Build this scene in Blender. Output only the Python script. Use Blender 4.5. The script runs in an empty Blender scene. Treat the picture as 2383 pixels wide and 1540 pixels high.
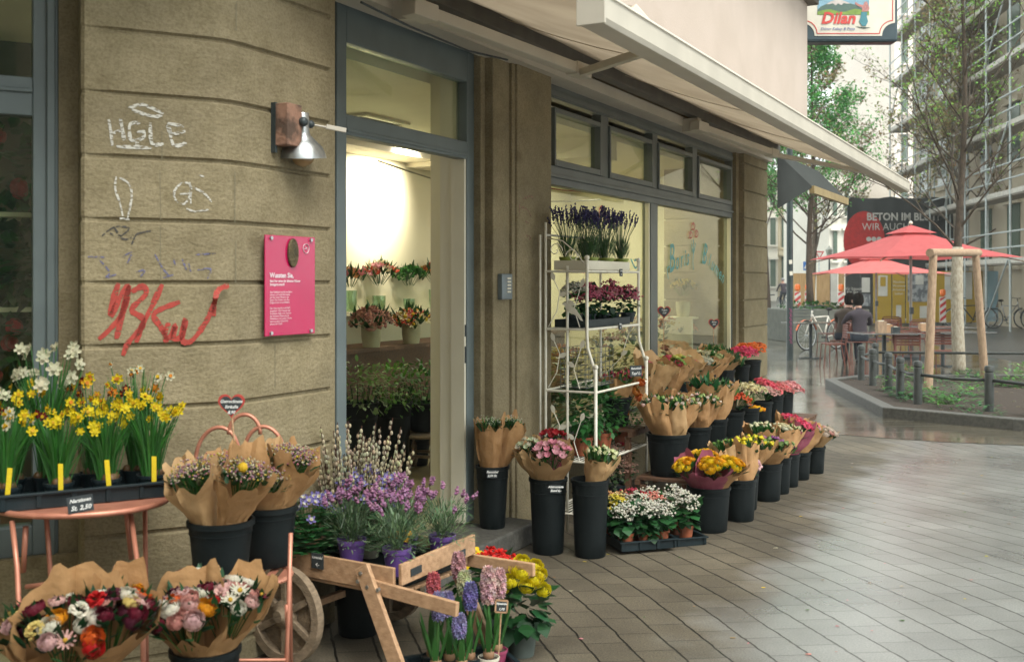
import bpy, math, random
import numpy as np
from mathutils import Vector, Matrix, noise
random.seed(11)
R = math.radians; V = Vector
scene = bpy.context.scene; COL = scene.collection
# ---------------------------------------------------------------- camera
F = 2500.0; CX = 1191.5; HY = 655.0; EYE = 1.6
cam_d = bpy.data.cameras.new('camera'); cam = bpy.data.objects.new('camera', cam_d); COL.objects.link(cam)
cam.location = (0, 0, EYE); cam.rotation_euler = (R(90), 0, 0)
cam_d.sensor_width = 36; cam_d.lens = 36*F/2383; cam_d.shift_y = (HY-770)/2383
cam_d.dof.use_dof = True; cam_d.dof.focus_distance = 7.5; cam_d.dof.aperture_fstop = 4.0
cam_d.clip_end = 1000; cam_d.clip_start = .05
scene.camera = cam
# ---------------------------------------------------------------- sky, sun, exposure
w = bpy.data.worlds.new('World'); scene.world = w; w.use_nodes = True
nt = w.node_tree; bg = nt.nodes['Background']
sky = nt.nodes.new('ShaderNodeTexSky'); sky.sky_type = 'NISHITA'; sky.sun_disc = False
SUN_EL, SUN_ROT = R(52), R(150)
sky.sun_elevation = SUN_EL; sky.sun_rotation = SUN_ROT; sky.dust_density = 1; sky.air_density = 1.0; sky.ozone_density = 1.0
hs = nt.nodes.new('ShaderNodeHueSaturation'); hs.inputs['Saturation'].default_value = .12
nt.links.new(sky.outputs[0], hs.inputs['Color'])
mxs = nt.nodes.new('ShaderNodeMix'); mxs.data_type = 'RGBA'; mxs.inputs[0].default_value = .8          # a closed grey-white cloud cover
mxs.inputs[7].default_value = (5.0, 5.35, 5.2, 1); nt.links.new(hs.outputs[0], mxs.inputs[6])
nt.links.new(mxs.outputs[2], bg.inputs[0]); bg.inputs[1].default_value = .15
sd = bpy.data.lights.new('sun', 'SUN'); sun = bpy.data.objects.new('sun', sd); COL.objects.link(sun)
sd.energy = 1.35; sd.angle = R(30); sd.color = (1, .98, .92)
sdir = V((math.sin(SUN_ROT)*math.cos(SUN_EL), math.cos(SUN_ROT)*math.cos(SUN_EL), math.sin(SUN_EL)))
sun.rotation_euler = sdir.to_track_quat('Z', 'Y').to_euler()
scene.view_settings.view_transform = 'Standard'; scene.view_settings.look = 'None'
scene.view_settings.gamma = 1; scene.view_settings.exposure = 1.58
scene.cycles.max_bounces = 6; scene.cycles.transparent_max_bounces = 12
scene.cycles.sample_clamp_indirect = 4

# ---------------------------------------------------------------- helpers
def at(px, py, Y): return V(((px-CX)/F*Y, Y, EYE-(py-HY)/F*Y))
def gnd(px, py, z=0):
    Y = (EYE-z)*F/(py-HY); return V(((px-CX)/F*Y, Y, z))
class Plane:                                     # a vertical wall plane: s along it, o out of it
    def __init__(s, A, u): s.A = V((A[0], A[1])); s.u = V(u).normalized(); s.n = V((s.u.y, -s.u.x))
    def pt(s, a, o, z): p = s.A+s.u*a+s.n*o; return V((p.x, p.y, z))
    def s_at(s, px, o=0):
        k = (px-CX)/F; b = s.A+s.n*o
        return (k*b.y-b.x)/(s.u.x-k*s.u.y)
    def hit(s, px, py, o=0):
        a = s.s_at(px, o); Y = s.pt(a, o, 0).y
        return a, EYE-(py-HY)/F*Y
    def ang(s): return math.atan2(s.u.y, s.u.x)
FW = Plane((.27, 7.2), (.52, 1.0))               # shop front with door and window
LW = Plane((-1.17, 4.43), (1.96, 1.0))           # left face of the corner

def rgb(c, v=.1):
    k = 1+random.uniform(-v, v); return tuple(max(0, min(1, x*k*(1+random.uniform(-v, v)*.35))) for x in c[:3])
class MB:
    def __init__(s): s.v = []; s.f = []; s.c = []; s.mi = []
    def add(s, vs, fs, col=(.5, .5, .5), mi=0):
        b = len(s.v); s.v += [tuple(x) for x in vs]
        for f in fs: s.f.append([i+b for i in f]); s.c.append(col); s.mi.append(mi)
    def box(s, c, d, rz=0, col=(.5, .5, .5), mi=0, M=None):
        cr, sr = math.cos(rz), math.sin(rz); vs = []
        for x, y, z in ((-1,-1,-1),(1,-1,-1),(1,1,-1),(-1,1,-1),(-1,-1,1),(1,-1,1),(1,1,1),(-1,1,1)):
            a, b, e = x*d[0]/2, y*d[1]/2, z*d[2]/2
            if M is not None: p = M @ V((a, b, e)); vs.append((c[0]+p.x, c[1]+p.y, c[2]+p.z))
            else: vs.append((c[0]+a*cr-b*sr, c[1]+a*sr+b*cr, c[2]+e))
        s.add(vs, [(0,3,2,1),(4,5,6,7),(0,1,5,4),(1,2,6,5),(2,3,7,6),(3,0,4,7)], col, mi)
    def bar(s, p, q, wd, ht, col=(.5, .5, .5), up=(0, 0, 1), mi=0):    # rectangular bar p->q
        p, q = V(p), V(q); d = q-p; L = d.length; z = d.normalized(); u = V(up)
        x = u.cross(z)
        if x.length < 1e-4: x = V((1, 0, 0)).cross(z)
        x.normalize(); y = z.cross(x)
        M = Matrix((x, y, z)).transposed()
        s.box((p+q)/2, (wd, ht, L), M=M, col=col, mi=mi)
    def tube(s, pts, r, n=8, col=(.5, .5, .5), cap=True, mi=0):
        pts = [V(p) for p in pts]; rs = r if isinstance(r, (list, tuple)) else [r]*len(pts)
        vs = []; fs = []; ref = None
        for i, p in enumerate(pts):
            d = (pts[min(i+1, len(pts)-1)]-pts[max(i-1, 0)]).normalized()
            if ref is None: ref = V((0, 0, 1)).cross(d) if abs(d.z) < .9 else V((1, 0, 0)).cross(d)
            x = (ref-d*ref.dot(d)).normalized(); ref = x; y = d.cross(x)
            for k in range(n):
                a = 2*math.pi*k/n; vs.append(p+(x*math.cos(a)+y*math.sin(a))*rs[i])
        for i in range(len(pts)-1):
            for k in range(n):
                a = i*n+k; b = i*n+(k+1) % n; fs.append((a, b, b+n, a+n))
        if cap: fs.append(tuple(range(n))[::-1]); fs.append(tuple(range((len(pts)-1)*n, len(pts)*n)))
        s.add(vs, fs, col, mi)
    def lathe(s, prof, c=(0, 0, 0), n=24, col=(.5, .5, .5), M=None, mi=0, sy=1):
        vs = []; fs = []
        for r, z in prof:
            for k in range(n):
                a = 2*math.pi*k/n; p = V((r*math.cos(a), r*math.sin(a)*sy, z))
                if M is not None: p = M @ p
                vs.append(p+V(c))
        for i in range(len(prof)-1):
            for k in range(n):
                a = i*n+k; b = i*n+(k+1) % n; fs.append((a, b, b+n, a+n))
        if prof[0][0] > 1e-5: fs.append(tuple(range(n))[::-1])
        if prof[-1][0] > 1e-5 and abs(prof[0][1]-prof[-1][1])+abs(prof[0][0]-prof[-1][0]) > 1e-5: fs.append(tuple(range((len(prof)-1)*n, len(prof)*n)))
        s.add(vs, fs, col, mi)
    def ball(s, c, r, col=(.5, .5, .5), n=8, m=6, sc=(1, 1, 1), mi=0):
        prof = [(r*math.sin(math.pi*i/m)+1e-6, -r*math.cos(math.pi*i/m)*sc[2]) for i in range(m+1)]
        s.lathe(prof, c, n, col, mi=mi, sy=sc[1])
    def poly(s, pts, th, M=None, off=(0, 0, 0), col=(.5, .5, .5), mi=0):   # extruded 2-D outline
        n = len(pts); vs = [V((x, y, 0)) for x, y in pts]+[V((x, y, th)) for x, y in pts]
        if M is not None: vs = [M @ v for v in vs]
        vs = [v+V(off) for v in vs]
        s.add(vs, [tuple(range(n))[::-1], tuple(range(n, 2*n))]+[(i, (i+1) % n, (i+1) % n+n, i+n) for i in range(n)], col, mi)
    def build(s, name, mats, parent=None, base=None, smooth=False, bevel=0, angle=None):
        me = bpy.data.meshes.new(name)
        off = np.array(base if base is not None else (0, 0, 0), dtype=float)
        vv = np.array([tuple(v) for v in s.v], dtype=float).reshape(-1, 3)-off
        me.from_pydata(vv.tolist(), [], s.f)
        if not isinstance(mats, (list, tuple)): mats = [mats]
        for m in mats: me.materials.append(m)
        if len(mats) > 1: me.polygons.foreach_set('material_index', s.mi)
        tot = [len(f) for f in s.f]
        ca = me.color_attributes.new('Col', 'FLOAT_COLOR', 'CORNER')
        cc = np.ones((len(s.f), 4)); cc[:, :3] = np.array([c[:3] for c in s.c]).reshape(-1, 3)
        ca.data.foreach_set('color', np.repeat(cc, tot, axis=0).ravel())
        if smooth: me.polygons.foreach_set('use_smooth', [True]*len(s.f))
        me.update()
        o = bpy.data.objects.new(name, me); COL.objects.link(o)
        if angle and smooth:
            try: me.set_sharp_from_angle(angle=R(angle))
            except Exception: pass
        if parent is not None: o.parent = parent
        elif base is not None: o.location = base
        if bevel:
            b = o.modifiers.new('bevel', 'BEVEL'); b.width = bevel; b.segments = 2; b.limit_method = 'ANGLE'
        return o
def tag(o, label=None, cat=None, group=None, kind=None):
    if label: o['label'] = label
    if cat: o['category'] = cat
    if group: o['group'] = group
    if kind: o['kind'] = kind
    return o
def thing(name, label, cat, loc=(0, 0, 0), group=None, rz=0):
    o = bpy.data.objects.new(name, None); COL.objects.link(o); o.location = loc; o.rotation_euler.z = rz
    o.empty_display_size = .1
    return tag(o, label, cat, group)
def kids(o): return [c for c in ALLKIDS.get(o.name, [])]
def copy_tree(o, loc=None, rz=None, label=None, parent=None, group=None):
    c = o.copy(); COL.objects.link(c); c.parent = parent
    if loc is not None: c.location = loc
    if rz is not None: c.rotation_euler.z = rz
    if label: c['label'] = label
    if group: c['group'] = group
    for ch in o.children: copy_tree(ch, parent=c)
    return c

# ---------------------------------------------------------------- materials
def mat(name, a, b=None, rough=.7, scale=8, bump=0, bscale=None, metal=0, spec=.5, detail=6, lo=.35, hi=.65, stretch=None, coat=0, trans=0):
    m = bpy.data.materials.new(name); m.use_nodes = True; t = m.node_tree; N = t.nodes; Lk = t.links
    p = N['Principled BSDF']; p.inputs['Roughness'].default_value = rough; p.inputs['Metallic'].default_value = metal
    p.inputs['Specular IOR Level'].default_value = spec; p.inputs['Coat Weight'].default_value = coat
    tc = N.new('ShaderNodeTexCoord'); mp = N.new('ShaderNodeMapping'); Lk.new(tc.outputs['Object'], mp.inputs[0])
    if stretch: mp.inputs['Scale'].default_value = stretch
    nz = N.new('ShaderNodeTexNoise'); nz.inputs['Scale'].default_value = scale; nz.inputs['Detail'].default_value = detail
    Lk.new(mp.outputs[0], nz.inputs['Vector'])
    if a == 'Col':
        at_ = N.new('ShaderNodeAttribute'); at_.attribute_name = 'Col'; src = at_.outputs['Color']
        mx = N.new('ShaderNodeMix'); mx.data_type = 'RGBA'; mx.blend_type = 'MULTIPLY'; mx.inputs[0].default_value = .35
        Lk.new(src, mx.inputs[6]); Lk.new(nz.outputs['Fac'], mx.inputs[7]); Lk.new(mx.outputs[2], p.inputs['Base Color'])
    else:
        cr = N.new('ShaderNodeValToRGB'); b = b or tuple(x*.75 for x in a)
        cr.color_ramp.elements[0].position = lo; cr.color_ramp.elements[1].position = hi
        cr.color_ramp.elements[0].color = (*b, 1); cr.color_ramp.elements[1].color = (*a, 1)
        Lk.new(nz.outputs['Fac'], cr.inputs[0]); Lk.new(cr.outputs[0], p.inputs['Base Color'])
    if bump:
        n2 = N.new('ShaderNodeTexNoise'); n2.inputs['Scale'].default_value = bscale or scale*3; n2.inputs['Detail'].default_value = 5
        Lk.new(mp.outputs[0], n2.inputs['Vector'])
        bp = N.new('ShaderNodeBump'); bp.inputs['Strength'].default_value = bump; bp.inputs['Distance'].default_value = .01
        Lk.new(n2.outputs['Fac'], bp.inputs['Height']); Lk.new(bp.outputs[0], p.inputs['Normal'])
    if trans:
        tr = N.new('ShaderNodeBsdfTranslucent'); ms = N.new('ShaderNodeMixShader'); ms.inputs[0].default_value = trans
        s_ = p.inputs['Base Color'].links[0].from_socket; Lk.new(s_, tr.inputs[0])
        Lk.new(p.outputs[0], ms.inputs[1]); Lk.new(tr.outputs[0], ms.inputs[2]); Lk.new(ms.outputs[0], N['Material Output'].inputs[0])
    return m
def emis(name, c, s):
    m = bpy.data.materials.new(name); m.use_nodes = True; p = m.node_tree.nodes['Principled BSDF']
    p.inputs['Base Color'].default_value = (*c, 1); p.inputs['Emission Color'].default_value = (*c, 1); p.inputs['Emission Strength'].default_value = s
    return m
def glass(name, tint=(.93, .97, .88), k=.05):
    m = bpy.data.materials.new(name); m.use_nodes = True; t = m.node_tree; N = t.nodes; Lk = t.links
    N.remove(N['Principled BSDF']); tr = N.new('ShaderNodeBsdfTransparent'); tr.inputs[0].default_value = (*tint, 1)
    gl = N.new('ShaderNodeBsdfGlossy'); gl.inputs['Roughness'].default_value = .02
    lw = N.new('ShaderNodeLayerWeight'); lw.inputs[0].default_value = .5
    fr = N.new('ShaderNodeMath'); fr.operation = 'POWER'; fr.inputs[1].default_value = 4; Lk.new(lw.outputs['Facing'], fr.inputs[0])
    nz = N.new('ShaderNodeTexNoise'); nz.inputs['Scale'].default_value = 1.2
    bp = N.new('ShaderNodeBump'); bp.inputs['Strength'].default_value = .05; Lk.new(nz.outputs['Fac'], bp.inputs['Height']); Lk.new(bp.outputs[0], gl.inputs['Normal'])
    ad = N.new('ShaderNodeMath'); ad.operation = 'ADD'; ad.inputs[1].default_value = k; Lk.new(fr.outputs[0], ad.inputs[0])
    ms = N.new('ShaderNodeMixShader'); Lk.new(ad.outputs[0], ms.inputs[0]); Lk.new(tr.outputs[0], ms.inputs[1]); Lk.new(gl.outputs[0], ms.inputs[2])
    Lk.new(ms.outputs[0], N['Material Output'].inputs[0]); return m
def stone_mat():
    m = mat('sandstone', (.262, .218, .132), (.205, .170, .105), rough=.92, scale=1.6, bump=.55, bscale=38, spec=.2, stretch=(1, 1, 1.8))
    t = m.node_tree; N = t.nodes; Lk = t.links; p = N['Principled BSDF']; src = p.inputs['Base Color'].links[0].from_socket
    g = N.new('ShaderNodeTexNoise'); g.inputs['Scale'].default_value = 7; g.inputs['Detail'].default_value = 8; g.inputs['Roughness'].default_value = .75
    tc = N.new('ShaderNodeTexCoord'); Lk.new(tc.outputs['Object'], g.inputs[0])
    cr = N.new('ShaderNodeValToRGB'); cr.color_ramp.elements[0].position = .36; cr.color_ramp.elements[0].color = (.74, .73, .68, 1); cr.color_ramp.elements[1].position = .6
    Lk.new(g.outputs['Fac'], cr.inputs[0])
    mx = N.new('ShaderNodeMix'); mx.data_type = 'RGBA'; mx.blend_type = 'MULTIPLY'; mx.inputs[0].default_value = .8
    Lk.new(src, mx.inputs[6]); Lk.new(cr.outputs[0], mx.inputs[7]); Lk.new(mx.outputs[2], p.inputs['Base Color'])
    gp = N.new('ShaderNodeTexNoise'); gp.inputs['Scale'].default_value = 95; gp.inputs['Detail'].default_value = 3; Lk.new(tc.outputs['Object'], gp.inputs[0])
    cp = N.new('ShaderNodeValToRGB'); cp.color_ramp.elements[0].position = .38; cp.color_ramp.elements[0].color = (.62, .60, .56, 1); cp.color_ramp.elements[1].position = .55; Lk.new(gp.outputs['Fac'], cp.inputs[0])
    mp_ = N.new('ShaderNodeMix'); mp_.data_type = 'RGBA'; mp_.blend_type = 'MULTIPLY'; mp_.inputs[0].default_value = .5; Lk.new(mx.outputs[2], mp_.inputs[6]); Lk.new(cp.outputs[0], mp_.inputs[7]); mx = mp_
    # a few soft spots of old stains
    vo = N.new('ShaderNodeTexVoronoi'); vo.inputs['Scale'].default_value = 2.3; Lk.new(tc.outputs['Object'], vo.inputs[0])
    c2 = N.new('ShaderNodeValToRGB'); c2.color_ramp.elements[0].position = .03; c2.color_ramp.elements[0].color = (.5, .46, .4, 1); c2.color_ramp.elements[1].position = .13
    Lk.new(vo.outputs['Distance'], c2.inputs[0])
    m2 = N.new('ShaderNodeMix'); m2.data_type = 'RGBA'; m2.blend_type = 'MULTIPLY'; m2.inputs[0].default_value = .6
    Lk.new(mx.outputs[2], m2.inputs[6]); Lk.new(c2.outputs[0], m2.inputs[7]); Lk.new(m2.outputs[2], p.inputs['Base Color'])
    return m
M = {}
M['stone'] = stone_mat()
M['plaster'] = mat('plaster', (.47, .395, .34), (.43, .36, .305), rough=.95, scale=2, bump=.15, bscale=60, spec=.2)
M['frame'] = mat('grey_paint', (.115, .145, .145), (.095, .12, .12), rough=.45, scale=5, bump=.03)
M['sash'] = mat('dark_grey_paint', (.10, .115, .105), (.08, .09, .085), rough=.45, scale=5)
M['white'] = mat('white_paint', (.62, .58, .46), (.57, .53, .42), rough=.6, scale=3, bump=.05)
M['room'] = mat('room_wall', (.66, .615, .44), (.62, .575, .41), rough=.9, scale=2)
M['glass'] = glass('window_glass', k=.035)
M['black'] = mat('black_plastic', (.003, .0055, .006), (.006, .009, .0095), rough=.55, scale=7, bump=.08, bscale=90, spec=.16, lo=.45, hi=.62)
M['tray'] = mat('tray_plastic', (.007, .014, .017), (.012, .02, .023), rough=.45, scale=9, spec=.22)
M['kraft'] = mat('kraft_paper', (.44, .255, .115), (.36, .20, .085), rough=.62, scale=12, bump=.6, bscale=26, trans=.18, spec=.25)
M['kraft2'] = mat('pale_kraft_paper', (.50, .32, .16), (.42, .26, .12), rough=.58, scale=9, bump=.7, bscale=20, trans=.22, spec=.3)
M['kraft3'] = mat('dark_kraft_paper', (.37, .205, .09), (.30, .16, .065), rough=.66, scale=14, bump=.6, bscale=30, trans=.15, spec=.25)
M['pinkwrap'] = mat('plum_tissue', (.34, .09, .13), (.25, .055, .09), rough=.7, scale=12, bump=.3, bscale=22, trans=.2)
M['petal'] = mat('petals', 'Col', rough=.6, scale=90, trans=.25, spec=.25)
M['leaf'] = mat('leaves', 'Col', rough=.45, scale=50, trans=.32, spec=.35)
M['treeleaf'] = mat('tree_leaves', 'Col', rough=.5, scale=50, trans=.5, spec=.3)
M['paint'] = mat('painted', 'Col', rough=.5, scale=30)
M['col'] = mat('coloured', 'Col', rough=.75, scale=12)
M['soil'] = mat('soil', (.05, .033, .02), (.02, .014, .01), rough=1, scale=40, bump=1, bscale=90)
M['terra'] = mat('terracotta', (.33, .09, .035), (.25, .07, .03), rough=.8, scale=14)
M['rosegold'] = mat('copper_paint', (.50, .21, .135), (.40, .155, .10), rough=.42, scale=20, metal=.35, spec=.5)
M['wood'] = mat('pale_wood', (.44, .27, .15), (.31, .18, .095), rough=.65, scale=9, bump=.2, bscale=30, stretch=(1, 6, 6))
M['oldwood'] = mat('weathered_wood', (.27, .20, .13), (.17, .125, .08), rough=.8, scale=12, bump=.4, bscale=40, stretch=(2, 2, 5))
M['darkwood'] = mat('dark_wood', (.12, .06, .03), (.07, .035, .02), rough=.6, scale=14, bump=.3, stretch=(1, 5, 5))
M['rackwhite'] = mat('white_lacquer', (.66, .63, .53), (.50, .46, .36), rough=.5, scale=25, bump=.1, lo=.2, hi=.5)
M['steel'] = mat('spun_aluminium', (.50, .52, .52), (.36, .38, .38), rough=.34, scale=16, metal=.9, bump=.12, bscale=50)
M['rust'] = mat('rusty_timber', (.24, .13, .085), (.075, .045, .03), rough=.9, scale=14, bump=.5, lo=.42, hi=.58)
M['fabric'] = mat('awning_cloth', (.46, .375, .27), (.34, .27, .19), rough=.9, scale=2, bump=.1, bscale=8, trans=.3)
M['alu'] = mat('cream_aluminium', (.46, .42, .345), (.40, .365, .30), rough=.5, scale=4, bump=.02)
M['darkfabric'] = mat('dark_awning_cloth', (.020, .024, .021), (.015, .018, .016), rough=.85, scale=5, bump=.1)
M['dark'] = mat('dark_metal', (.03, .04, .042), (.02, .027, .028), rough=.45, scale=12, spec=.4)
M['slate'] = mat('chalkboard', (.018, .024, .026), (.03, .037, .04), rough=.7, scale=14)
M['chalk'] = mat('chalk_marker', (.75, .75, .72), (.65, .65, .62), rough=.9)
M['sconcrete'] = mat('concrete', (.10, .105, .085), (.07, .075, .06), rough=.8, scale=6, bump=.3)
M['kerb'] = mat('granite_kerb', (.085, .082, .07), (.05, .048, .042), rough=.65, scale=30, bump=.25, bscale=60)
M['bark'] = mat('bark', (.085, .06, .04), (.04, .03, .02), rough=.95, scale=16, bump=1, bscale=30, stretch=(3, 3, 1))
M['farbark'] = mat('hazed_bark', (.17, .13, .095), (.11, .085, .06), rough=.95, scale=10)  # far trunks: bright haze put into a paler bark colour
M['palebark'] = mat('limewashed_bark', (.40, .36, .28), (.24, .20, .14), rough=.95, scale=14, bump=.7, stretch=(3, 3, 1))
M['stake'] = mat('round_timber', (.36, .25, .16), (.24, .16, .10), rough=.85, scale=12, bump=.3, stretch=(4, 4, 1))
M['redcloth'] = mat('red_parasol_cloth', (.52, .105, .105), (.46, .09, .09), rough=.85, scale=6, bump=.05, trans=.35)
M['chair'] = mat('red_brown_metal', (.15, .042, .024), (.11, .03, .018), rough=.5, scale=10)
M['tyre'] = mat('rubber', (.012, .012, .013), rough=.8)
M['skin'] = mat('skin', (.42, .24, .17), (.38, .21, .15), rough=.55, scale=10)
# ================================================================ ground
def paving(name, slab):
    m = bpy.data.materials.new(name); m.use_nodes = True; t = m.node_tree; N = t.nodes; Lk = t.links; p = N['Principled BSDF']
    tc = N.new('ShaderNodeTexCoord'); sp = N.new('ShaderNodeSeparateXYZ'); Lk.new(tc.outputs['Object'], sp.inputs[0])
    def mth(op, a, b=None, clamp=False):
        n = N.new('ShaderNodeMath'); n.operation = op; n.use_clamp = clamp
        for i, x in enumerate((a, b)):
            if x is None: continue
            if isinstance(x, (int, float)): n.inputs[i].default_value = x
            else: Lk.new(x, n.inputs[i])
        return n.outputs[0]
    X, Y = sp.outputs[0], sp.outputs[1]
    wob = N.new('ShaderNodeTexNoise'); wob.inputs['Scale'].default_value = 2.5; Lk.new(tc.outputs['Object'], wob.inputs[0])
    if not slab:
        y5 = mth('MAXIMUM', mth('SUBTRACT', Y, 5.0), 0.0); y5 = mth('MINIMUM', y5, 5.0)
        q = mth('ADD', mth('ADD', X, mth('MULTIPLY', Y, .24)), mth('MULTIPLY', mth('MULTIPLY', y5, y5), .062))
        q = mth('ADD', q, mth('MULTIPLY', wob.outputs['Fac'], .022)); wf_ = N.new('ShaderNodeTexNoise'); wf_.inputs['Scale'].default_value = 14; Lk.new(tc.outputs['Object'], wf_.inputs[0]); q = mth('ADD', q, mth('MULTIPLY', wf_.outputs['Fac'], .018))
        pp = mth('ADD', Y, mth('MULTIPLY', X, -.10)); bw, rh = .23, .185
    else:
        q = mth('SUBTRACT', mth('MULTIPLY', Y, 1.0), mth('MULTIPLY', X, .12)); pp = mth('SUBTRACT', X, mth('MULTIPLY', Y, .42)); bw, rh = 1.1, .42
    cb = N.new('ShaderNodeCombineXYZ'); Lk.new(pp, cb.inputs[0]); Lk.new(q, cb.inputs[1])
    br = N.new('ShaderNodeTexBrick'); Lk.new(cb.outputs[0], br.inputs[0]); br.inputs['Scale'].default_value = 1
    br.inputs['Brick Width'].default_value = bw; br.inputs['Row Height'].default_value = rh; br.inputs['Mortar Size'].default_value = .005 if not slab else .006
    br.inputs['Mortar Smooth'].default_value = .6; br.inputs['Bias'].default_value = 0
    if not slab:
        br.inputs['Color1'].default_value = (.200, .184, .158, 1); br.inputs['Color2'].default_value = (.155, .142, .122, 1); br.inputs['Mortar'].default_value = (.065, .06, .052, 1)
    else:
        br.inputs['Color1'].default_value = (.13, .115, .085, 1); br.inputs['Color2'].default_value = (.085, .078, .06, 1); br.inputs['Mortar'].default_value = (.02, .018, .015, 1)
    fq = mth('FRACT', mth('DIVIDE', q, rh)); jl = mth('GREATER_THAN', mth('ABSOLUTE', mth('SUBTRACT', fq, .5)), .5-(.030 if not slab else .012))
    jm = N.new('ShaderNodeMix'); jm.data_type = 'RGBA'; Lk.new(jl, jm.inputs[0]); Lk.new(br.outputs['Color'], jm.inputs[6]); jm.inputs[7].default_value = (.020, .017, .013, 1)
    sk = N.new('ShaderNodeTexNoise'); sk.inputs['Scale'].default_value = 120; sk.inputs['Detail'].default_value = 3; Lk.new(tc.outputs['Object'], sk.inputs[0])
    cr = N.new('ShaderNodeValToRGB'); cr.color_ramp.elements[0].position = .3; cr.color_ramp.elements[0].color = (.6, .6, .6, 1); cr.color_ramp.elements[1].position = .72; cr.color_ramp.elements[1].color = (1.35, 1.3, 1.2, 1)
    Lk.new(sk.outputs['Fac'], cr.inputs[0])
    mx = N.new('ShaderNodeMix'); mx.data_type = 'RGBA'; mx.blend_type = 'MULTIPLY'; mx.inputs[0].default_value = 1
    Lk.new(jm.outputs[2], mx.inputs[6]); Lk.new(cr.outputs[0], mx.inputs[7])
    pd = N.new('ShaderNodeTexNoise'); pd.inputs['Scale'].default_value = .9 if not slab else .7; pd.inputs['Detail'].default_value = 7; pd.inputs['Roughness'].default_value = .62; Lk.new(tc.outputs['Object'], pd.inputs[0])
    c3 = N.new('ShaderNodeValToRGB'); c3.color_ramp.elements[0].position = .38; c3.color_ramp.elements[1].position = .66
    c3.color_ramp.elements[0].color = (.64, .64, .64, 1); c3.color_ramp.elements[1].color = (1.15, 1.15, 1.15, 1); Lk.new(pd.outputs['Fac'], c3.inputs[0])
    m2 = N.new('ShaderNodeMix'); m2.data_type = 'RGBA'; m2.blend_type = 'MULTIPLY'; m2.inputs[0].default_value = 1
    Lk.new(mx.outputs[2], m2.inputs[6]); Lk.new(c3.outputs[0], m2.inputs[7]); Lk.new(m2.outputs[2], p.inputs['Base Color'])
    mr = N.new('ShaderNodeMapRange'); Lk.new(pd.outputs['Fac'], mr.inputs[0]); mr.inputs[1].default_value = .35; mr.inputs[2].default_value = .65
    mr.inputs[3].default_value = .22 if not slab else .07; mr.inputs[4].default_value = .40 if not slab else .22
    rr = mth('ADD', mr.outputs[0], mth('MULTIPLY', jl, .3))
    if not slab:                                 # the strip sheltered by the awning is dry and matt, the rest is rain-wet, with sky sheen added to its colour
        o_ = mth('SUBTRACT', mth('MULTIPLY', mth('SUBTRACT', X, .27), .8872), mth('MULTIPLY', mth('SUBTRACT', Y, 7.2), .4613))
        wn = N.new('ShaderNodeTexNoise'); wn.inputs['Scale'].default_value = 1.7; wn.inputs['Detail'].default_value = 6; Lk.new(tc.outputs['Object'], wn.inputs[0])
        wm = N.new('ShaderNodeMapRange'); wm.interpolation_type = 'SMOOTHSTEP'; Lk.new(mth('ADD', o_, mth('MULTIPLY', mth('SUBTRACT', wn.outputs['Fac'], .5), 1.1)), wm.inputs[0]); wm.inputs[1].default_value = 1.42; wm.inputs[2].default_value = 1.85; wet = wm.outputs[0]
        cm = N.new('ShaderNodeMix'); cm.data_type = 'RGBA'; cm.blend_type = 'MULTIPLY'; cm.inputs[0].default_value = 1; dm = N.new('ShaderNodeMix'); dm.data_type = 'RGBA'; Lk.new(wet, dm.inputs[0]); dm.inputs[6].default_value = (.62, .58, .50, 1); dm.inputs[7].default_value = (1.08, 1.20, 1.38, 1)  # brighter bluish wet tint: reflected sky put into the base colour
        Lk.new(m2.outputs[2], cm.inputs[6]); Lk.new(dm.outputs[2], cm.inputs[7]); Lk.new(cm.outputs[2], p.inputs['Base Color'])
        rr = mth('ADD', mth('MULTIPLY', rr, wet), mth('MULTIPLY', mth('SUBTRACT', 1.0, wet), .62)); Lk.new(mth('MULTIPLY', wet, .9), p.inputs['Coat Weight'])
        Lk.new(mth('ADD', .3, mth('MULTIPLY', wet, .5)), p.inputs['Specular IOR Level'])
    else: p.inputs['Coat Weight'].default_value = .5; p.inputs['Specular IOR Level'].default_value = .9
    Lk.new(rr, p.inputs['Roughness']); p.inputs['Coat Roughness'].default_value = .24 if not slab else .12; p.inputs['Coat IOR'].default_value = 1.5
    hh = mth('SUBTRACT', mth('MULTIPLY', sk.outputs['Fac'], .10 if not slab else .04), mth('ADD', jl, mth('MULTIPLY', br.outputs['Fac'], .25)))
    hh = mth('ADD', hh, mth('MULTIPLY', wob.outputs['Fac'], .5))
    bp = N.new('ShaderNodeBump'); bp.inputs['Strength'].default_value = .5 if not slab else .3; bp.inputs['Distance'].default_value = .008; Lk.new(hh, bp.inputs['Height']); Lk.new(bp.outputs[0], p.inputs['Normal'])
    return m
def sheet(name, pts, z, m):
    b = MB(); b.add([(x, y, z) for x, y in pts], [tuple(range(len(pts)))]); o = b.build(name, m); tag(o, kind='structure'); return o
M['asphalt'] = mat('wet_asphalt', (.055, .053, .048), (.035, .034, .032), rough=.28, scale=3, bump=.2, bscale=120, spec=.8)
sheet('ground', [(-300, -60), (300, -60), (300, 500), (-300, 500)], -.012, M['asphalt'])
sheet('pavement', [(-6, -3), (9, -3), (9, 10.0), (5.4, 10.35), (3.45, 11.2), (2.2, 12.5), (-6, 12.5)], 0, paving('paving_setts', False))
pa = gnd(1945, 1011); pb = gnd(2383, 1037)
sheet('wet_slab_path', [(0, 11.8), (2.0, 11.75), (pa.x, pa.y), ((pa.x+pb.x)/2+.1, (pa.y+pb.y)/2-.15), (pb.x, pb.y), (9, 9.9), (9, 12), (12, 40), (12, 75), (4, 75), (2, 30), (0, 14)], .004, paving('wet_slabs', True))

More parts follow.
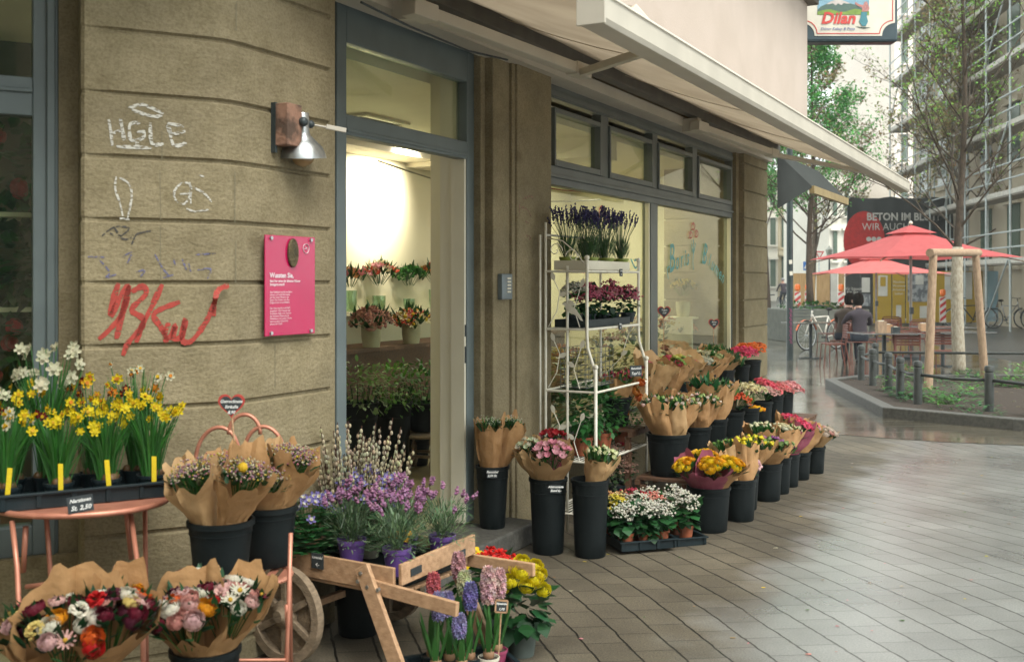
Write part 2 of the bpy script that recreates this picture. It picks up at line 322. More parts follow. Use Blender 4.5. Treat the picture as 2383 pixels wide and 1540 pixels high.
# ================================================================ flower shop building
SH = thing('shop_building', 'sandstone corner building with grey framed flower shop door and window under pink plaster', 'building', FW.pt(-1, 0, 0))
SB = V(SH.location)
def sp(name, mb, m, par=None, **k): return mb.build(name, m, par or SH, SB, **k)
def wbox(mb, s0, s1, o0, o1, z0, z1, PL=FW, **k):
    c = PL.pt((s0+s1)/2, (o0+o1)/2, (z0+z1)/2); mb.box(c, (abs(s1-s0), abs(o1-o0), z1-z0), PL.ang(), **k)
# rusticated wall swept round the corner
path = []
def P2(v): return V((v.x, v.y))
lend = LW.s_at(189)
path += [P2(LW.pt(lend+.01, -.26, 0)), P2(LW.pt(lend, -.012, 0)), P2(LW.pt(lend+.012, 0, 0))]
for i in range(1, 5): path.append(P2(LW.pt(lend+(abs(lend)-.10)*i/4, 0, 0)))
A_ = LW.pt(-.08, 0, 0); scr = FW.s_at(530); B_ = FW.pt(scr+.10, 0, 0); C_ = FW.pt(scr, 0, 0)
for i in range(1, 8):
    t = i/8; path.append(P2(A_*(1-t)**2+V((-1.17, 4.43, 0))*2*t*(1-t)+B_*t*t))
sdl = FW.s_at(783); sg = FW.s_at(766)
for i in range(0, 6): path.append(P2(FW.pt(scr+.10+(sg-scr-.10)*i/5, 0, 0)))
ng = len(path)
path += [P2(FW.pt(sg+.01, 0, 0)), P2(FW.pt(sdl-.012, 0, 0)), P2(FW.pt(sdl, -.012, 0)), P2(FW.pt(sdl, -.3, 0))]
CH = .249; zj = [1.593+CH*i for i in range(-7, 8)]
prof = [(0.0, 0)]
for z in zj:
    if z > .05: prof += [(z-.013, 0), (z-.005, -.014), (z+.005, -.014), (z+.013, 0)]
prof.append((3.7, 0))
mb = MB(); vs = []; n = len(path)
for i, p in enumerate(path):
    d1 = (path[i]-path[i-1]).normalized() if i else (path[1]-path[0]).normalized()
    d2 = (path[i+1]-path[i]).normalized() if i < n-1 else d1
    d = (d1+d2).normalized(); nn = V((d.y, -d.x))
    for z, o in prof:
        oo = o if i < ng else 0
        oo *= (1 if i > 2 else .3)
        q = p+nn*oo; vs.append((q.x, q.y, z))
m_ = len(prof)
mb.add(vs, [(i*m_+j, (i+1)*m_+j, (i+1)*m_+j+1, i*m_+j+1) for i in range(n-1) for j in range(m_-1)])
sp('stone_wall', mb, M['stone'])
# pier between door and window, its steps, the plain lintel zone above
sw0, sw1 = 0.0, FW.s_at(1722, -.02)
se = FW.s_at(1786)
mb = MB()
wbox(mb, FW.s_at(1204), -.01, -.3, 0, 0, 3.3); wbox(mb, FW.s_at(1160), FW.s_at(1204), -.3, -.035, 0, 3.3)
wbox(mb, FW.s_at(1150), FW.s_at(1160), -.3, -.09, 0, 3.3)
wbox(mb, FW.s_at(1197), FW.s_at(1206), -.05, -.015, 0, 3.3)
sp('stone_pier', mb, M['stone'], bevel=.008)
mb = MB()                                                            # end pillar with its own courses
zz = [0, .30, .60]; z = EYE-(696-HY)/F*12.2; 
zs = [z+.2925*i for i in range(-5, 6)]; zs = [a for a in zs if 0.05 < a < 3.2]+[3.3]; z0 = 0
for a in zs:
    wbox(mb, sw1+.10, se, -.9, 0, z0+.008, a-.008); z0 = a
wbox(mb, sw1+.105, se-.015, -.88, -.018, 0, 3.25)
sp('corner_pillar', mb, M['stone'], bevel=.006)
mb = MB(); wbox(mb, sw1, sw1+.105, -.5, -.06, 0, 3.25); wbox(mb, 0, sw1, -.45, -.06, 0, .52); sp('window_reveal', mb, M['stone'])
mb = MB(); wbox(mb, sdl-.6, se, -.8, -.04, 3.02, 3.32); sp('lintel', mb, M['stone'])
mb = MB(); wbox(mb, -3.3, se, -.1, .06, 2.965, 3.045); sp('lintel_board', mb, M['alu'])
# upper storey: jettied plaster wall with cornice
mb = MB(); wbox(mb, -9, se, -8, .45, 3.32, 4.72); sp('upper_wall', mb, M['plaster'])
cz = FW.hit(1893, 22, .45)[1]
mb = MB(); wbox(mb, -9, se+.10, -8, .56, 4.72, 4.80); wbox(mb, -9, se+.22, -8, .70, 4.80, 4.90); wbox(mb, -9, se+.36, -8, .84, 4.90, 5.05); wbox(mb, -9, se, -8, .45, 5.05, 12)
sp('cornice', mb, mat('cornice_grey', (.16, .14, .12), (.12, .105, .09), rough=.8), bevel=.01)
# wall that carries on to the left above the side window, seen edge-on
# door ----------------------------------------------------------------
DO = -.14
def dz(px, py): return FW.hit(px, py, DO)[1]
s_a, s_b = FW.s_at(784, DO), FW.s_at(807, DO); s_c, s_d, s_e = FW.s_at(1087, DO), FW.s_at(1112, DO), FW.s_at(1150, DO)
mb = MB()
wbox(mb, s_a, s_b, DO-.07, DO, .15, 3.02); wbox(mb, s_c, s_d, DO-.07, DO, .15, 3.02)
wbox(mb, s_d, s_e, DO-.05, DO-.02, .15, 3.02); wbox(mb, s_d+.05, s_d+.10, DO-.02, DO-.005, .15, 3.02)
wbox(mb, s_b, s_c, DO-.07, DO, 2.335, 2.44); wbox(mb, s_b, s_c, DO-.07, DO, 2.80, 3.02)
wbox(mb, s_b, s_c, DO-.05, DO+.008, 2.35, 2.37)
dfr = sp('door_frame', mb, M['frame'], bevel=.005)
mb = MB(); wbox(mb, s_c-.022, s_c, DO-.10, DO-.008, .15, 2.335); sp('frame_strip', mb, M['white'], dfr)
mb = MB(); wbox(mb, s_b-.003, s_c-.0225, DO-.045, DO-.039, 2.44, 2.80); sp('pane', mb, M['glass'], dfr)
for zc, hh in ((1.305, .07), (1.16, .10)): mb = MB(); wbox(mb, s_c-.016, s_c-.004, DO-.008, DO-.002, zc-hh/2, zc+hh/2); sp('strike_plate', mb, M['dark'], dfr)
mb = MB(); wbox(mb, s_a-.03, s_e, -.45, .17, 0, .13); sp('door_step', mb, M['kerb'], bevel=.012)
# inner return wall just inside the door, on the right
mb = MB(); wbox(mb, FW.s_at(1150), 0, -.45, -.301, .13, 3.0); sp('room_pier', mb, M['room'])
mb = MB(); wbox(mb, s_c, s_c+.2, -.33, DO-.075, .13, 3.0); sp('inner_return', mb, M['white'])
# room ------------------------------------------------------------------
BW = -2.4
mb = MB(); wbox(mb, -5.2, 6.2, BW-.1, BW, .13, 2.9); wbox(mb, 5.6, 5.7, BW, -.5, .13, 2.9); wbox(mb, -5.3, -5.2, BW, -.5, .13, 2.9)
sp('room_wall', mb, M['room'])
mb = MB(); wbox(mb, -5.2, 5.7, BW, -.3, .03, .145); 
fl = mat('room_tiles', (.30, .27, .14), (.25, .22, .12), rough=.35, scale=4)
sp('room_floor', mb, fl)
mb = MB(); wbox(mb, -5.2, 5.7, BW, -.46, 2.83, 2.95); wbox(mb, 1.9, 2.3, BW, -.46, 2.66, 2.83); wbox(mb, -5.2, 5.7, BW, BW+.35, 2.70, 2.83); sp('room_ceiling', mb, M['white'])
# window -----------------------------------------------------------------
WO = -.10
def wz(px, py): return FW.hit(px, py, WO)[1]
zt, zu0, zu1, zl1, zb = wz(1290, 222), wz(1290, 376), wz(1290, 257), wz(1290, 430), .52
sR = FW.s_at(1703, WO)
mb = MB()
wbox(mb, 0.0, .035, WO-.08, WO+.06, zb, 3.0); wbox(mb, sR, sw1+.0, WO-.08, WO, zb, 3.0); wbox(mb, sR+.14, sR+.2, WO, WO+.03, zb, 3.0)
wbox(mb, .035, sR, WO-.08, WO, zt-.02, 3.0); wbox(mb, .035, sR, WO-.06, WO+.015, zt-.01, zt+.03)
wbox(mb, .035, sR, WO-.08, WO, zl1, zu0-.03); wbox(mb, .035, sR, WO-.03, WO+.02, zl1+.05, zl1+.075)
wbox(mb, .035, sR, WO-.10, WO+.05, zb, zb+.06)
fr = sp('window_frame', mb, M['sash'], bevel=.004)
sm0, sm1 = FW.s_at(1515, WO), FW.s_at(1531, WO)
mb = MB(); wbox(mb, sm0, sm1, WO-.08, WO, zb+.06, zl1); sp('mullion', mb, M['sash'], fr, bevel=.004)
for a, b in ((.04, sm0), (sm1, sR)):
    mb = MB(); wbox(mb, a, b, WO-.05, WO-.044, zb+.06, zl1); sp('pane', mb, M['glass'], fr)
    mb = MB(); wbox(mb, b-.03, b-.002, WO-.043, WO-.01, zb+.07, zl1-.002); sp('glazing_bead', mb, M['room'], fr)
ups = [(1288, 1400), (1417, 1520), (1531, 1613), (1624, 1702)]
for a, b in ups:
    a, b = FW.s_at(a, WO), FW.s_at(b, WO); mb = MB(); k = .05
    wbox(mb, a, a+k*.5, WO-.07, WO+.012, zu0-.03, zu1+.02); wbox(mb, b-k, b, WO-.07, WO+.012, zu0-.03, zu1+.02)
    wbox(mb, a+k*.5, b-k, WO-.07, WO+.012, zu0-.03, zu0+.015); wbox(mb, a+k*.5, b-k, WO-.07, WO+.012, zu1-.015, zu1+.02)
    wf = sp('fanlight_sash', mb, M['sash'], bevel=.004)
    mb = MB(); wbox(mb, a+k*.5, b-k, WO-.04, WO-.034, zu0+.015, zu1-.015); sp('pane', mb, M['glass'], wf)
for i in range(3):
    mb = MB(); a, b = FW.s_at(ups[i][1], WO), FW.s_at(ups[i+1][0], WO); wbox(mb, a, b, WO-.08, WO-.004, zu0-.03, zt-.02); sp('mullion', mb, M['sash'], fr, bevel=.004)
# left shop window, recessed behind the left face ---------------------------
LO = -.24; LW2 = LW
def ls(px, o=LO): return LW.s_at(px, o)
mb = MB(); a, b, c = ls(76), ls(97), ls(136)
wbox(mb, a, c, LO-.09, LO, .5, 3.0, LW, ); wbox(mb, ls(108), ls(128), LO, LO+.025, .5, 3.0, LW)
wbox(mb, -4, a, LO-.09, LO, LW.hit(50, 268, LO)[1], LW.hit(50, 178, LO)[1], LW); wbox(mb, -4, a, LO-.05, LO+.015, LW.hit(50, 215, LO)[1], LW.hit(50, 205, LO)[1], LW)
wbox(mb, -4, a, LO-.09, LO, .5, .62, LW)
lf = sp('side_window_frame', mb, M['frame'], bevel=.005)
mb = MB(); wbox(mb, -4, a, LO-.05, LO-.044, .62, 3.0, LW); sp('pane', mb, M['glass'], lf)
mb = MB(); wbox(mb, -4, lend+.03, LO-.3, LO+.03, 0, .5, LW); wbox(mb, c, lend+.02, LO-.3, LO+.005, .5, 3.0, LW); sp('side_window_plinth', mb, M['stone'])
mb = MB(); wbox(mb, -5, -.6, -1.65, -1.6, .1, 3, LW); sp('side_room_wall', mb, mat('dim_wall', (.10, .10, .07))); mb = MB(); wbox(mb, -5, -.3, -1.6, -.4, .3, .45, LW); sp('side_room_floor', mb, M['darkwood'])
# neighbour's dark awning beyond the pillar -----------------------------------
# lights inside
def area(name, loc, size, e, col=(1, .92, .72), rot=(0, 0, 0)):
    l = bpy.data.lights.new(name, 'AREA'); l.energy = e; l.size = size; l.color = col; o = bpy.data.objects.new(name, l); COL.objects.link(o); o.location = loc; o.rotation_euler = rot; return o
warm = emis('lamp_glow', (1, .92, .7), 4)
glow_pts = [(1.0, -1.2, 'flush round ceiling lamp glowing beyond the open shop door'), (-1.3, -1.3, 'flush ceiling lamp over the shop doorway'), (4.2, -1.5, 'flush ceiling lamp at the far end of the shop window')]
for s_, o_, lb in glow_pts:
    p = FW.pt(s_, o_, 2.80); t = thing('ceiling_lamp', lb, 'ceiling lamp', p, 'shop ceiling lamps')
    b = MB(); b.lathe([(.10, .03), (.11, 0), (.095, -.01), (.09, 0)], p, 20); b.build('ring', M['white'], t, p)
    b = MB(); b.lathe([(.09, -.002), (.06, -.014), (1e-4, -.018)], p, 20); b.build('bulb', warm, t, p, smooth=True)
    area('ceiling_light', p+V((0, 0, -.04)), .2, 3 if s_ < 0 else (20 if s_ > 3 else 7))
# spot lamp that throws the bright pool on the back wall
p = FW.pt(FW.s_at(870, BW)+.0, BW+.75, 2.79); t = thing('spot_lamp', 'small ceiling spot throwing a bright pool on the back wall of the shop', 'spot lamp', p)
tg = FW.pt(FW.s_at(868, BW), BW, FW.hit(868, 430, BW)[1]); dr = (tg-p).normalized()
b = MB(); b.tube([p+dr*.02, p+dr*.12], [.03, .04], 14); b.tube([p+V((0, 0, .04)), p+dr*.03], .008, 6); b.build('lamp_head', M['white'], t, p, smooth=True, angle=40)
b = MB(); b.tube([p+dr*.118, p+dr*.122], .036, 14); b.build('bulb', emis('spot_glow', (1, .95, .8), 30), t, p)
l = bpy.data.lights.new('spot', 'SPOT'); l.energy = 110; l.spot_size = R(95); l.spot_blend = 1; l.color = (1, .93, .76); l.shadow_soft_size = .05
o = bpy.data.objects.new('spot_light', l); COL.objects.link(o); o.location = p+dr*.14; o.rotation_euler = (-dr).to_track_quat('Z', 'Y').to_euler()
# pendant seen through the fanlight
p = FW.pt(FW.s_at(1375, -1.0), -1.0, FW.hit(1375, 350, -1.0)[1]); t = thing('pendant_lamp', 'small lit pendant bulb behind the first fanlight pane', 'pendant lamp', p)
b = MB(); b.lathe([(.006, .35), (.006, .06), (.03, .05), (.05, 0), (.045, 0)], p, 14); b.build('lamp_shade', M['steel'], t, p, smooth=True)
b = MB(); b.ball(p+V((0, 0, -.005)), .028, n=10); b.build('bulb', emis('pendant_glow', (1, .93, .75), 25), t, p, smooth=True)

# ================================================================ awning
AW = thing('awning', 'cream folding arm awning stretched over the shop door and window', 'awning', FW.pt(1, .1, 3.1))
AB = V(AW.location)
def ap(name, b, m, **k): return b.build(name, m, AW, AB, **k)
fs0 = FW.s_at(1378, 1.5); fs1 = FW.s_at(2106, 1.5); fz = 2.63
b = MB(); c = [(-.055, -.07), (.04, -.07), (.05, -.05), (.05, .035), (.03, .06), (-.055, .075)]
vs = []
for s_ in (fs0, fs1):
    for o_, z_ in c: vs.append(FW.pt(s_, 1.5+o_, fz+z_))
b.add(vs, [(i, (i+1) % 6, (i+1) % 6+6, i+6) for i in range(6)]+[(5, 4, 3, 2, 1, 0), (6, 7, 8, 9, 10, 11)])
wbox(b, fs0, fs1, 1.552, 1.557, fz+.03, fz+.036); wbox(b, fs0-.012, fs0, 1.44, 1.556, fz-.075, fz+.08)
ap('front_bar', b, M['alu'], bevel=.004)
sA0, sA1 = -2.75, 5.72
b = MB(); wbox(b, sA0, sA1, .07, .16, 3.05, 3.17); wbox(b, sA0, sA0+.06, .05, .22, 3.0, 3.2); ap('cassette', b, mat('dark_bar', (.10, .09, .07), (.07, .062, .05), rough=.6), bevel=.01)
b = MB(); vs = []; ns = 28; no = 8
for i in range(ns+1):
    for j in range(no+1):
        tt = i/ns; u_ = j/no; s_ = (sA0+.15)*(1-tt)+(sA1-.1)*tt; sf = (fs0+.02)*(1-tt)+(fs1-.03)*tt
        sx = s_*(1-u_)+sf*u_
        zz_ = 3.15*(1-u_)+(fz+.06)*u_-.035*math.sin(math.pi*u_)*(1+.4*math.sin(tt*17))-.004*math.sin(tt*60)
        vs.append(FW.pt(sx, .13+(1.47-.13)*u_, zz_))
b.add(vs, [(i*(no+1)+j, (i+1)*(no+1)+j, (i+1)*(no+1)+j+1, i*(no+1)+j+1) for i in range(ns) for j in range(no)])
ap('cloth', b, M['fabric'], smooth=True)
for tt in (.19, .43, .66, .86):
    b = MB()
    s_ = (sA0+.15)*(1-tt)+(sA1-.1)*tt; sf = (fs0+.02)*(1-tt)+(fs1-.03)*tt
    pts = []
    for j in range(7):
        u_ = j/6; pts.append(FW.pt(s_*(1-u_)+sf*u_, .13+1.34*u_, 3.135*(1-u_)+(fz+.045)*u_-.035*math.sin(math.pi*u_)))
    for q in range(6): b.bar(pts[q], pts[q+1], .012, .004)
    ap('seam', b, M['fabric'])
def arm(s1, s2, s3):
    e0 = FW.pt(s1, .20, 2.95); e1 = FW.pt(s2, .52, 2.84); e2 = FW.pt(s3, 1.44, 2.66)
    b = MB(); b.bar(e0, e1, .075, .06); b.bar(e0+(e0-e1).normalized()*.09, e0+(e1-e0).normalized()*.07, .10, .085); b.bar(e1+(e0-e1).normalized()*.09, e1+(e1-e0).normalized()*.05, .088, .075)
    b.bar(e1+V((0, 0, -.01)), e2, .05, .04); b.bar(e2+V((0, 0, -.02)), e2+V((0, 0, .04)), .06, .06)
    b.bar(FW.pt(s1, .05, 2.97), FW.pt(s1, .2, 2.97), .09, .12)
    ap('folding_arm', b, M['alu'], bevel=.006)
arm(-1.95, -.70, -1.9); arm(2.6, 3.9, 4.8)
b = MB(); b.tube([FW.pt(-2.3, .08, 2.93), FW.pt(-1.9, .09, 2.90), FW.pt(-1.3, .1, 2.885), FW.pt(-.8, .08, 2.93)], .006, 6); ap('cable', b, M['dark'])
# neighbouring dark awning
NA = thing('awning', 'small dark grey awning beyond the sandstone pillar', 'awning', FW.pt(6.2, .3, 2.9)); NB = V(NA.location)
def NP(px, py, Y): return at(px, py, Y)
a0, a1 = FW.pt(se+.05, .1, 3.05), FW.pt(se+2.3, .1, 3.05)
f0 = at(1889, 437, 12.9); f1 = f0+(a1-a0)
b = MB(); nrm = V((0, 0, .02)); b.add([a0, a1, f1, f0, a0+nrm, a1+nrm, f1+nrm, f0+nrm], [(3, 2, 1, 0), (4, 5, 6, 7), (0, 1, 5, 4), (2, 3, 7, 6), (1, 2, 6, 5), (3, 0, 4, 7)]); 
b.add([a0, f0, V((a0.x, a0.y, a0.z-.62))], [(0, 1, 2)])
b.build('cloth', M['darkfabric'], NA, NB)
b = MB(); b.bar(f0+V((0, 0, -.02)), f1+V((0, 0, -.02)), .06, .09); b.build('front_bar', mat('brass_bar', (.30, .22, .10), rough=.5), NA, NB)
b = MB(); b.bar(FW.pt(se+.3, .1, 2.9), f0+(f1-f0)*.1, .04, .03); b.build('folding_arm', M['alu'], NA, NB)
# ================================================================ flower and leaf builders
def frame(d, spin=None):
    z = V(d).normalized(); x = z.orthogonal().normalized(); a = random.uniform(0, 6.283) if spin is None else spin
    y = z.cross(x); return x*math.cos(a)+y*math.sin(a), y*math.cos(a)-x*math.sin(a), z
def petal(m, p, d, up, L, W, cup, col):
    d = d.normalized(); side = d.cross(up).normalized(); n = side.cross(d)
    c = p+d*L*.55-n*cup*L*.5
    t = n*cup*L*.22
    m.add([p, p+d*L*.5+side*W*.95, p+d*L*.5-side*W*.95, p+d*L*.98+side*W*.5+t, p+d*L*.98-side*W*.5+t, c], [(0, 1, 5), (0, 5, 2), (1, 3, 5), (3, 4, 5), (4, 2, 5)], col)
def rose(m, p, d, r, col, rings=4, open_=1.0, heart=None):      # ball of cupped overlapping petals
    x, y, z = frame(d); p = V(p); R_ = rings
    for j in range(R_):
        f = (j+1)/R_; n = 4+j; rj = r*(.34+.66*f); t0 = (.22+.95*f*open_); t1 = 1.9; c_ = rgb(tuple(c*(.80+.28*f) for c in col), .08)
        for k in range(n):
            a0 = 6.283*(k+random.uniform(-.12, .12))/n+j*.7; hw = 3.6/n; vs = []
            tt0 = t0+random.uniform(-.1, .1)
            for q in range(3):
                t = tt0+(t1-tt0)*q/2; rr = rj*(1.04 if q == 0 else 1)
                for u in (-1, -.4, .4, 1):
                    a = a0+u*hw*(1.0 if q == 1 else .72); bul = 1+.06*(1-u*u)-.03*q; tq = t+(.16*u*u if q == 0 else 0)
                    vs.append(p+((x*math.cos(a)+y*math.sin(a))*math.sin(tq)+z*math.cos(tq)*.8)*rr*bul)
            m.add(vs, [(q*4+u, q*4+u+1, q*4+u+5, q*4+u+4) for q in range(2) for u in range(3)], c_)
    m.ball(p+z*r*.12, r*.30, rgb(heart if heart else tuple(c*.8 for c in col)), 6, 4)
def puff(m, p, d, r, col, n=34, flat=.7):
    x, y, z = frame(d); p = V(p)
    for i in range(n):
        a = random.uniform(0, 6.283); t = math.acos(1-random.random()*1.1); rad = x*math.cos(a)+y*math.sin(a)
        dd = z*math.cos(t)*flat+rad*math.sin(t); q = p+dd*r*.45
        petal(m, q, dd+V((random.uniform(-.3, .3), random.uniform(-.3, .3), random.uniform(-.3, .3))), z, r*.5, r*.27, random.uniform(-.7, .1), rgb(col, .18))
def star(m, p, d, r, n, col, heart=None, w=.28, tilt=1.35, hr=.25):
    x, y, z = frame(d); p = V(p)
    for k in range(n):
        a = 6.283*k/n; rad = x*math.cos(a)+y*math.sin(a); petal(m, p, rad*math.sin(tilt)+z*math.cos(tilt), z, r, r*w, .25, rgb(col, .1))
    if heart: m.ball(p+z*r*.12, r*hr, rgb(heart), 6, 4)
def daffodil(m, p, d, r, col, cup):
    star(m, p, d, r, 6, col, w=.34, tilt=1.45); x, y, z = frame(d); M_ = Matrix((x, y, z)).transposed()
    m.lathe([(r*.2, 0), (r*.24, r*.35), (r*.36, r*.55)], p, 7, rgb(cup), M=M_)
def tulip(m, p, d, r, col, h=2.2):
    x, y, z = frame(d); p = V(p)
    for ly in (0, 1):
        for k in range(3):
            a = 6.283*k/3+ly*1.05; rad = x*math.cos(a)+y*math.sin(a); s = z.cross(rad); q = r*(1-.15*ly)
            m.add([p, p+rad*q+s*q*.7+z*r*h*.4, p+rad*q-s*q*.7+z*r*h*.4, p+rad*q*.25+z*r*h, p+rad*q*1.15+z*r*h*.45], [(0, 1, 4), (0, 4, 2), (1, 3, 4), (4, 3, 2)], rgb(col, .12))
def blob(m, p, r, col):
    p = V(p); a = random.uniform(0, 1.5); c, s = math.cos(a)*r, math.sin(a)*r
    m.add([p+V((c, s, 0)), p+V((-s, c, 0)), p+V((-c, -s, 0)), p+V((s, -c, 0)), p+V((0, 0, r)), p+V((0, 0, -r))], [(0, 1, 4), (1, 2, 4), (2, 3, 4), (3, 0, 4), (1, 0, 5), (2, 1, 5), (3, 2, 5), (0, 3, 5)], col)
def leaf(m, p, d, L, W, col, bend=.4, seg=3, up=None):
    p = V(p); d = V(d).normalized(); s = d.cross(V((0, 0, 1)) if up is None else up)
    if s.length < .05: s = V((random.uniform(-1, 1), random.uniform(-1, 1), 0))
    s.normalize(); vs = []; fs = []; q = p.copy(); dd = d.copy()
    for i in range(seg+1):
        t = i/seg; w = W*(math.sin(math.pi*min(1, t*.85+.12))**.8) if i < seg else 0
        vs += [q+s*w, q-s*w]; 
        dd = (dd+V((0, 0, -bend/seg))).normalized(); q = q+dd*(L/seg)
    for i in range(seg): fs.append((2*i, 2*i+1, 2*i+3, 2*i+2))
    m.add(vs, fs, col)
def blade(m, p, tip, w, col, seg=4, sag=.0):       # grass-like leaf
    p = V(p); tip = V(tip); d = tip-p; s = V((random.uniform(-1, 1), random.uniform(-1, 1), 0)).normalized()*w; vs = []; fs = []
    for i in range(seg+1):
        t = i/seg; q = p+d*t+V((d.x, d.y, 0))*(t*t-t)*.9-V((0, 0, sag*t*t)); k = 1-t**3
        vs += [q+s*k, q-s*k]
    for i in range(seg): fs.append((2*i, 2*i+1, 2*i+3, 2*i+2))
    m.add(vs, fs, col)
GREEN = (.035, .13, .025); DGREEN = (.012, .06, .018); LGREEN = (.10, .22, .05); GREY = (.10, .17, .085)
def leafball(m, c, rad, n, size, col, W=.45, inner=.35):
    c = V(c)
    for i in range(n):
        while True:
            v = V((random.uniform(-1, 1), random.uniform(-1, 1), random.uniform(-1, 1)))
            if inner < v.length < 1: break
        p = c+V((v.x*rad[0], v.y*rad[1], v.z*rad[2])); d = (v.normalized()+V((random.uniform(-.8, .8), random.uniform(-.8, .8), random.uniform(-.4, .6))))
        s = size*random.uniform(.6, 1.25); leaf(m, p, d, s, s*W, rgb(col, .35), bend=.5, seg=2)
# ---------------------------------------------------------------- vessels
BUCKS = []
def squeeze(q, bk):                              # paper keeps inside the bucket mouth and flares only above its rim
    c, r, zr = bk; lim = max(.012, r-.014)*(1-.17*min(1, max(0, (zr-q.z)/.2)))+max(0, q.z-zr-.004)*1.1; d = V((q.x-c.x, q.y-c.y)); L = d.length
    if L > lim and q.z < zr+.35: d *= lim/L; return V((c.x+d.x, c.y+d.y, q.z))
    return q
def bucket(name, label, cat, p, r0, r1, h, group=None, m=None, ribs=0, rim=.006):
    t = thing(name, label, cat, p, group); b = MB(); p = V(p); BUCKS.append((p, r1, p.z+h))
    pr = [(r0*.96, 0), (r0, .006)]
    for i in range(1, 6): f = i/6; pr.append((r0+(r1-r0)*f, h*f))
    pr += [(r1, h-.022), (r1+rim, h-.020), (r1+rim, h-.002), (r1+rim*.5, h), (r1-.003, h), (r1-.004, h-.02), (r0-.004, .012), (1e-4, .012)]
    b.lathe(pr, p, 32); rg = r0+(r1-r0)*.8; b.lathe([(rg-.002, h*.80), (rg+.0035, h*.805), (rg+.0035, h*.815), (rg-.002, h*.82)], p, 32); b.build('shell', m or M['black'], t, p, smooth=True, angle=35)
    return t
def pot(t, base, p, r, h, m, soil=True, saucer=False):
    b = MB(); b.lathe([(r*.72, 0), (r*.93, h*.82), (r, h*.82), (r*1.02, h), (r*.95, h), (r*.92, h*.86), (1e-4, h*.86)], p, 18)
    o = b.build('pot', m, t, base, smooth=True, angle=35)
    if soil:
        b = MB(); b.lathe([(r*.91, h*.87), (r*.5, h*.93), (1e-4, h*.95)], p, 12); b.build('soil', M['soil'], t, base)
    return o
# ---------------------------------------------------------------- wrapped bunches

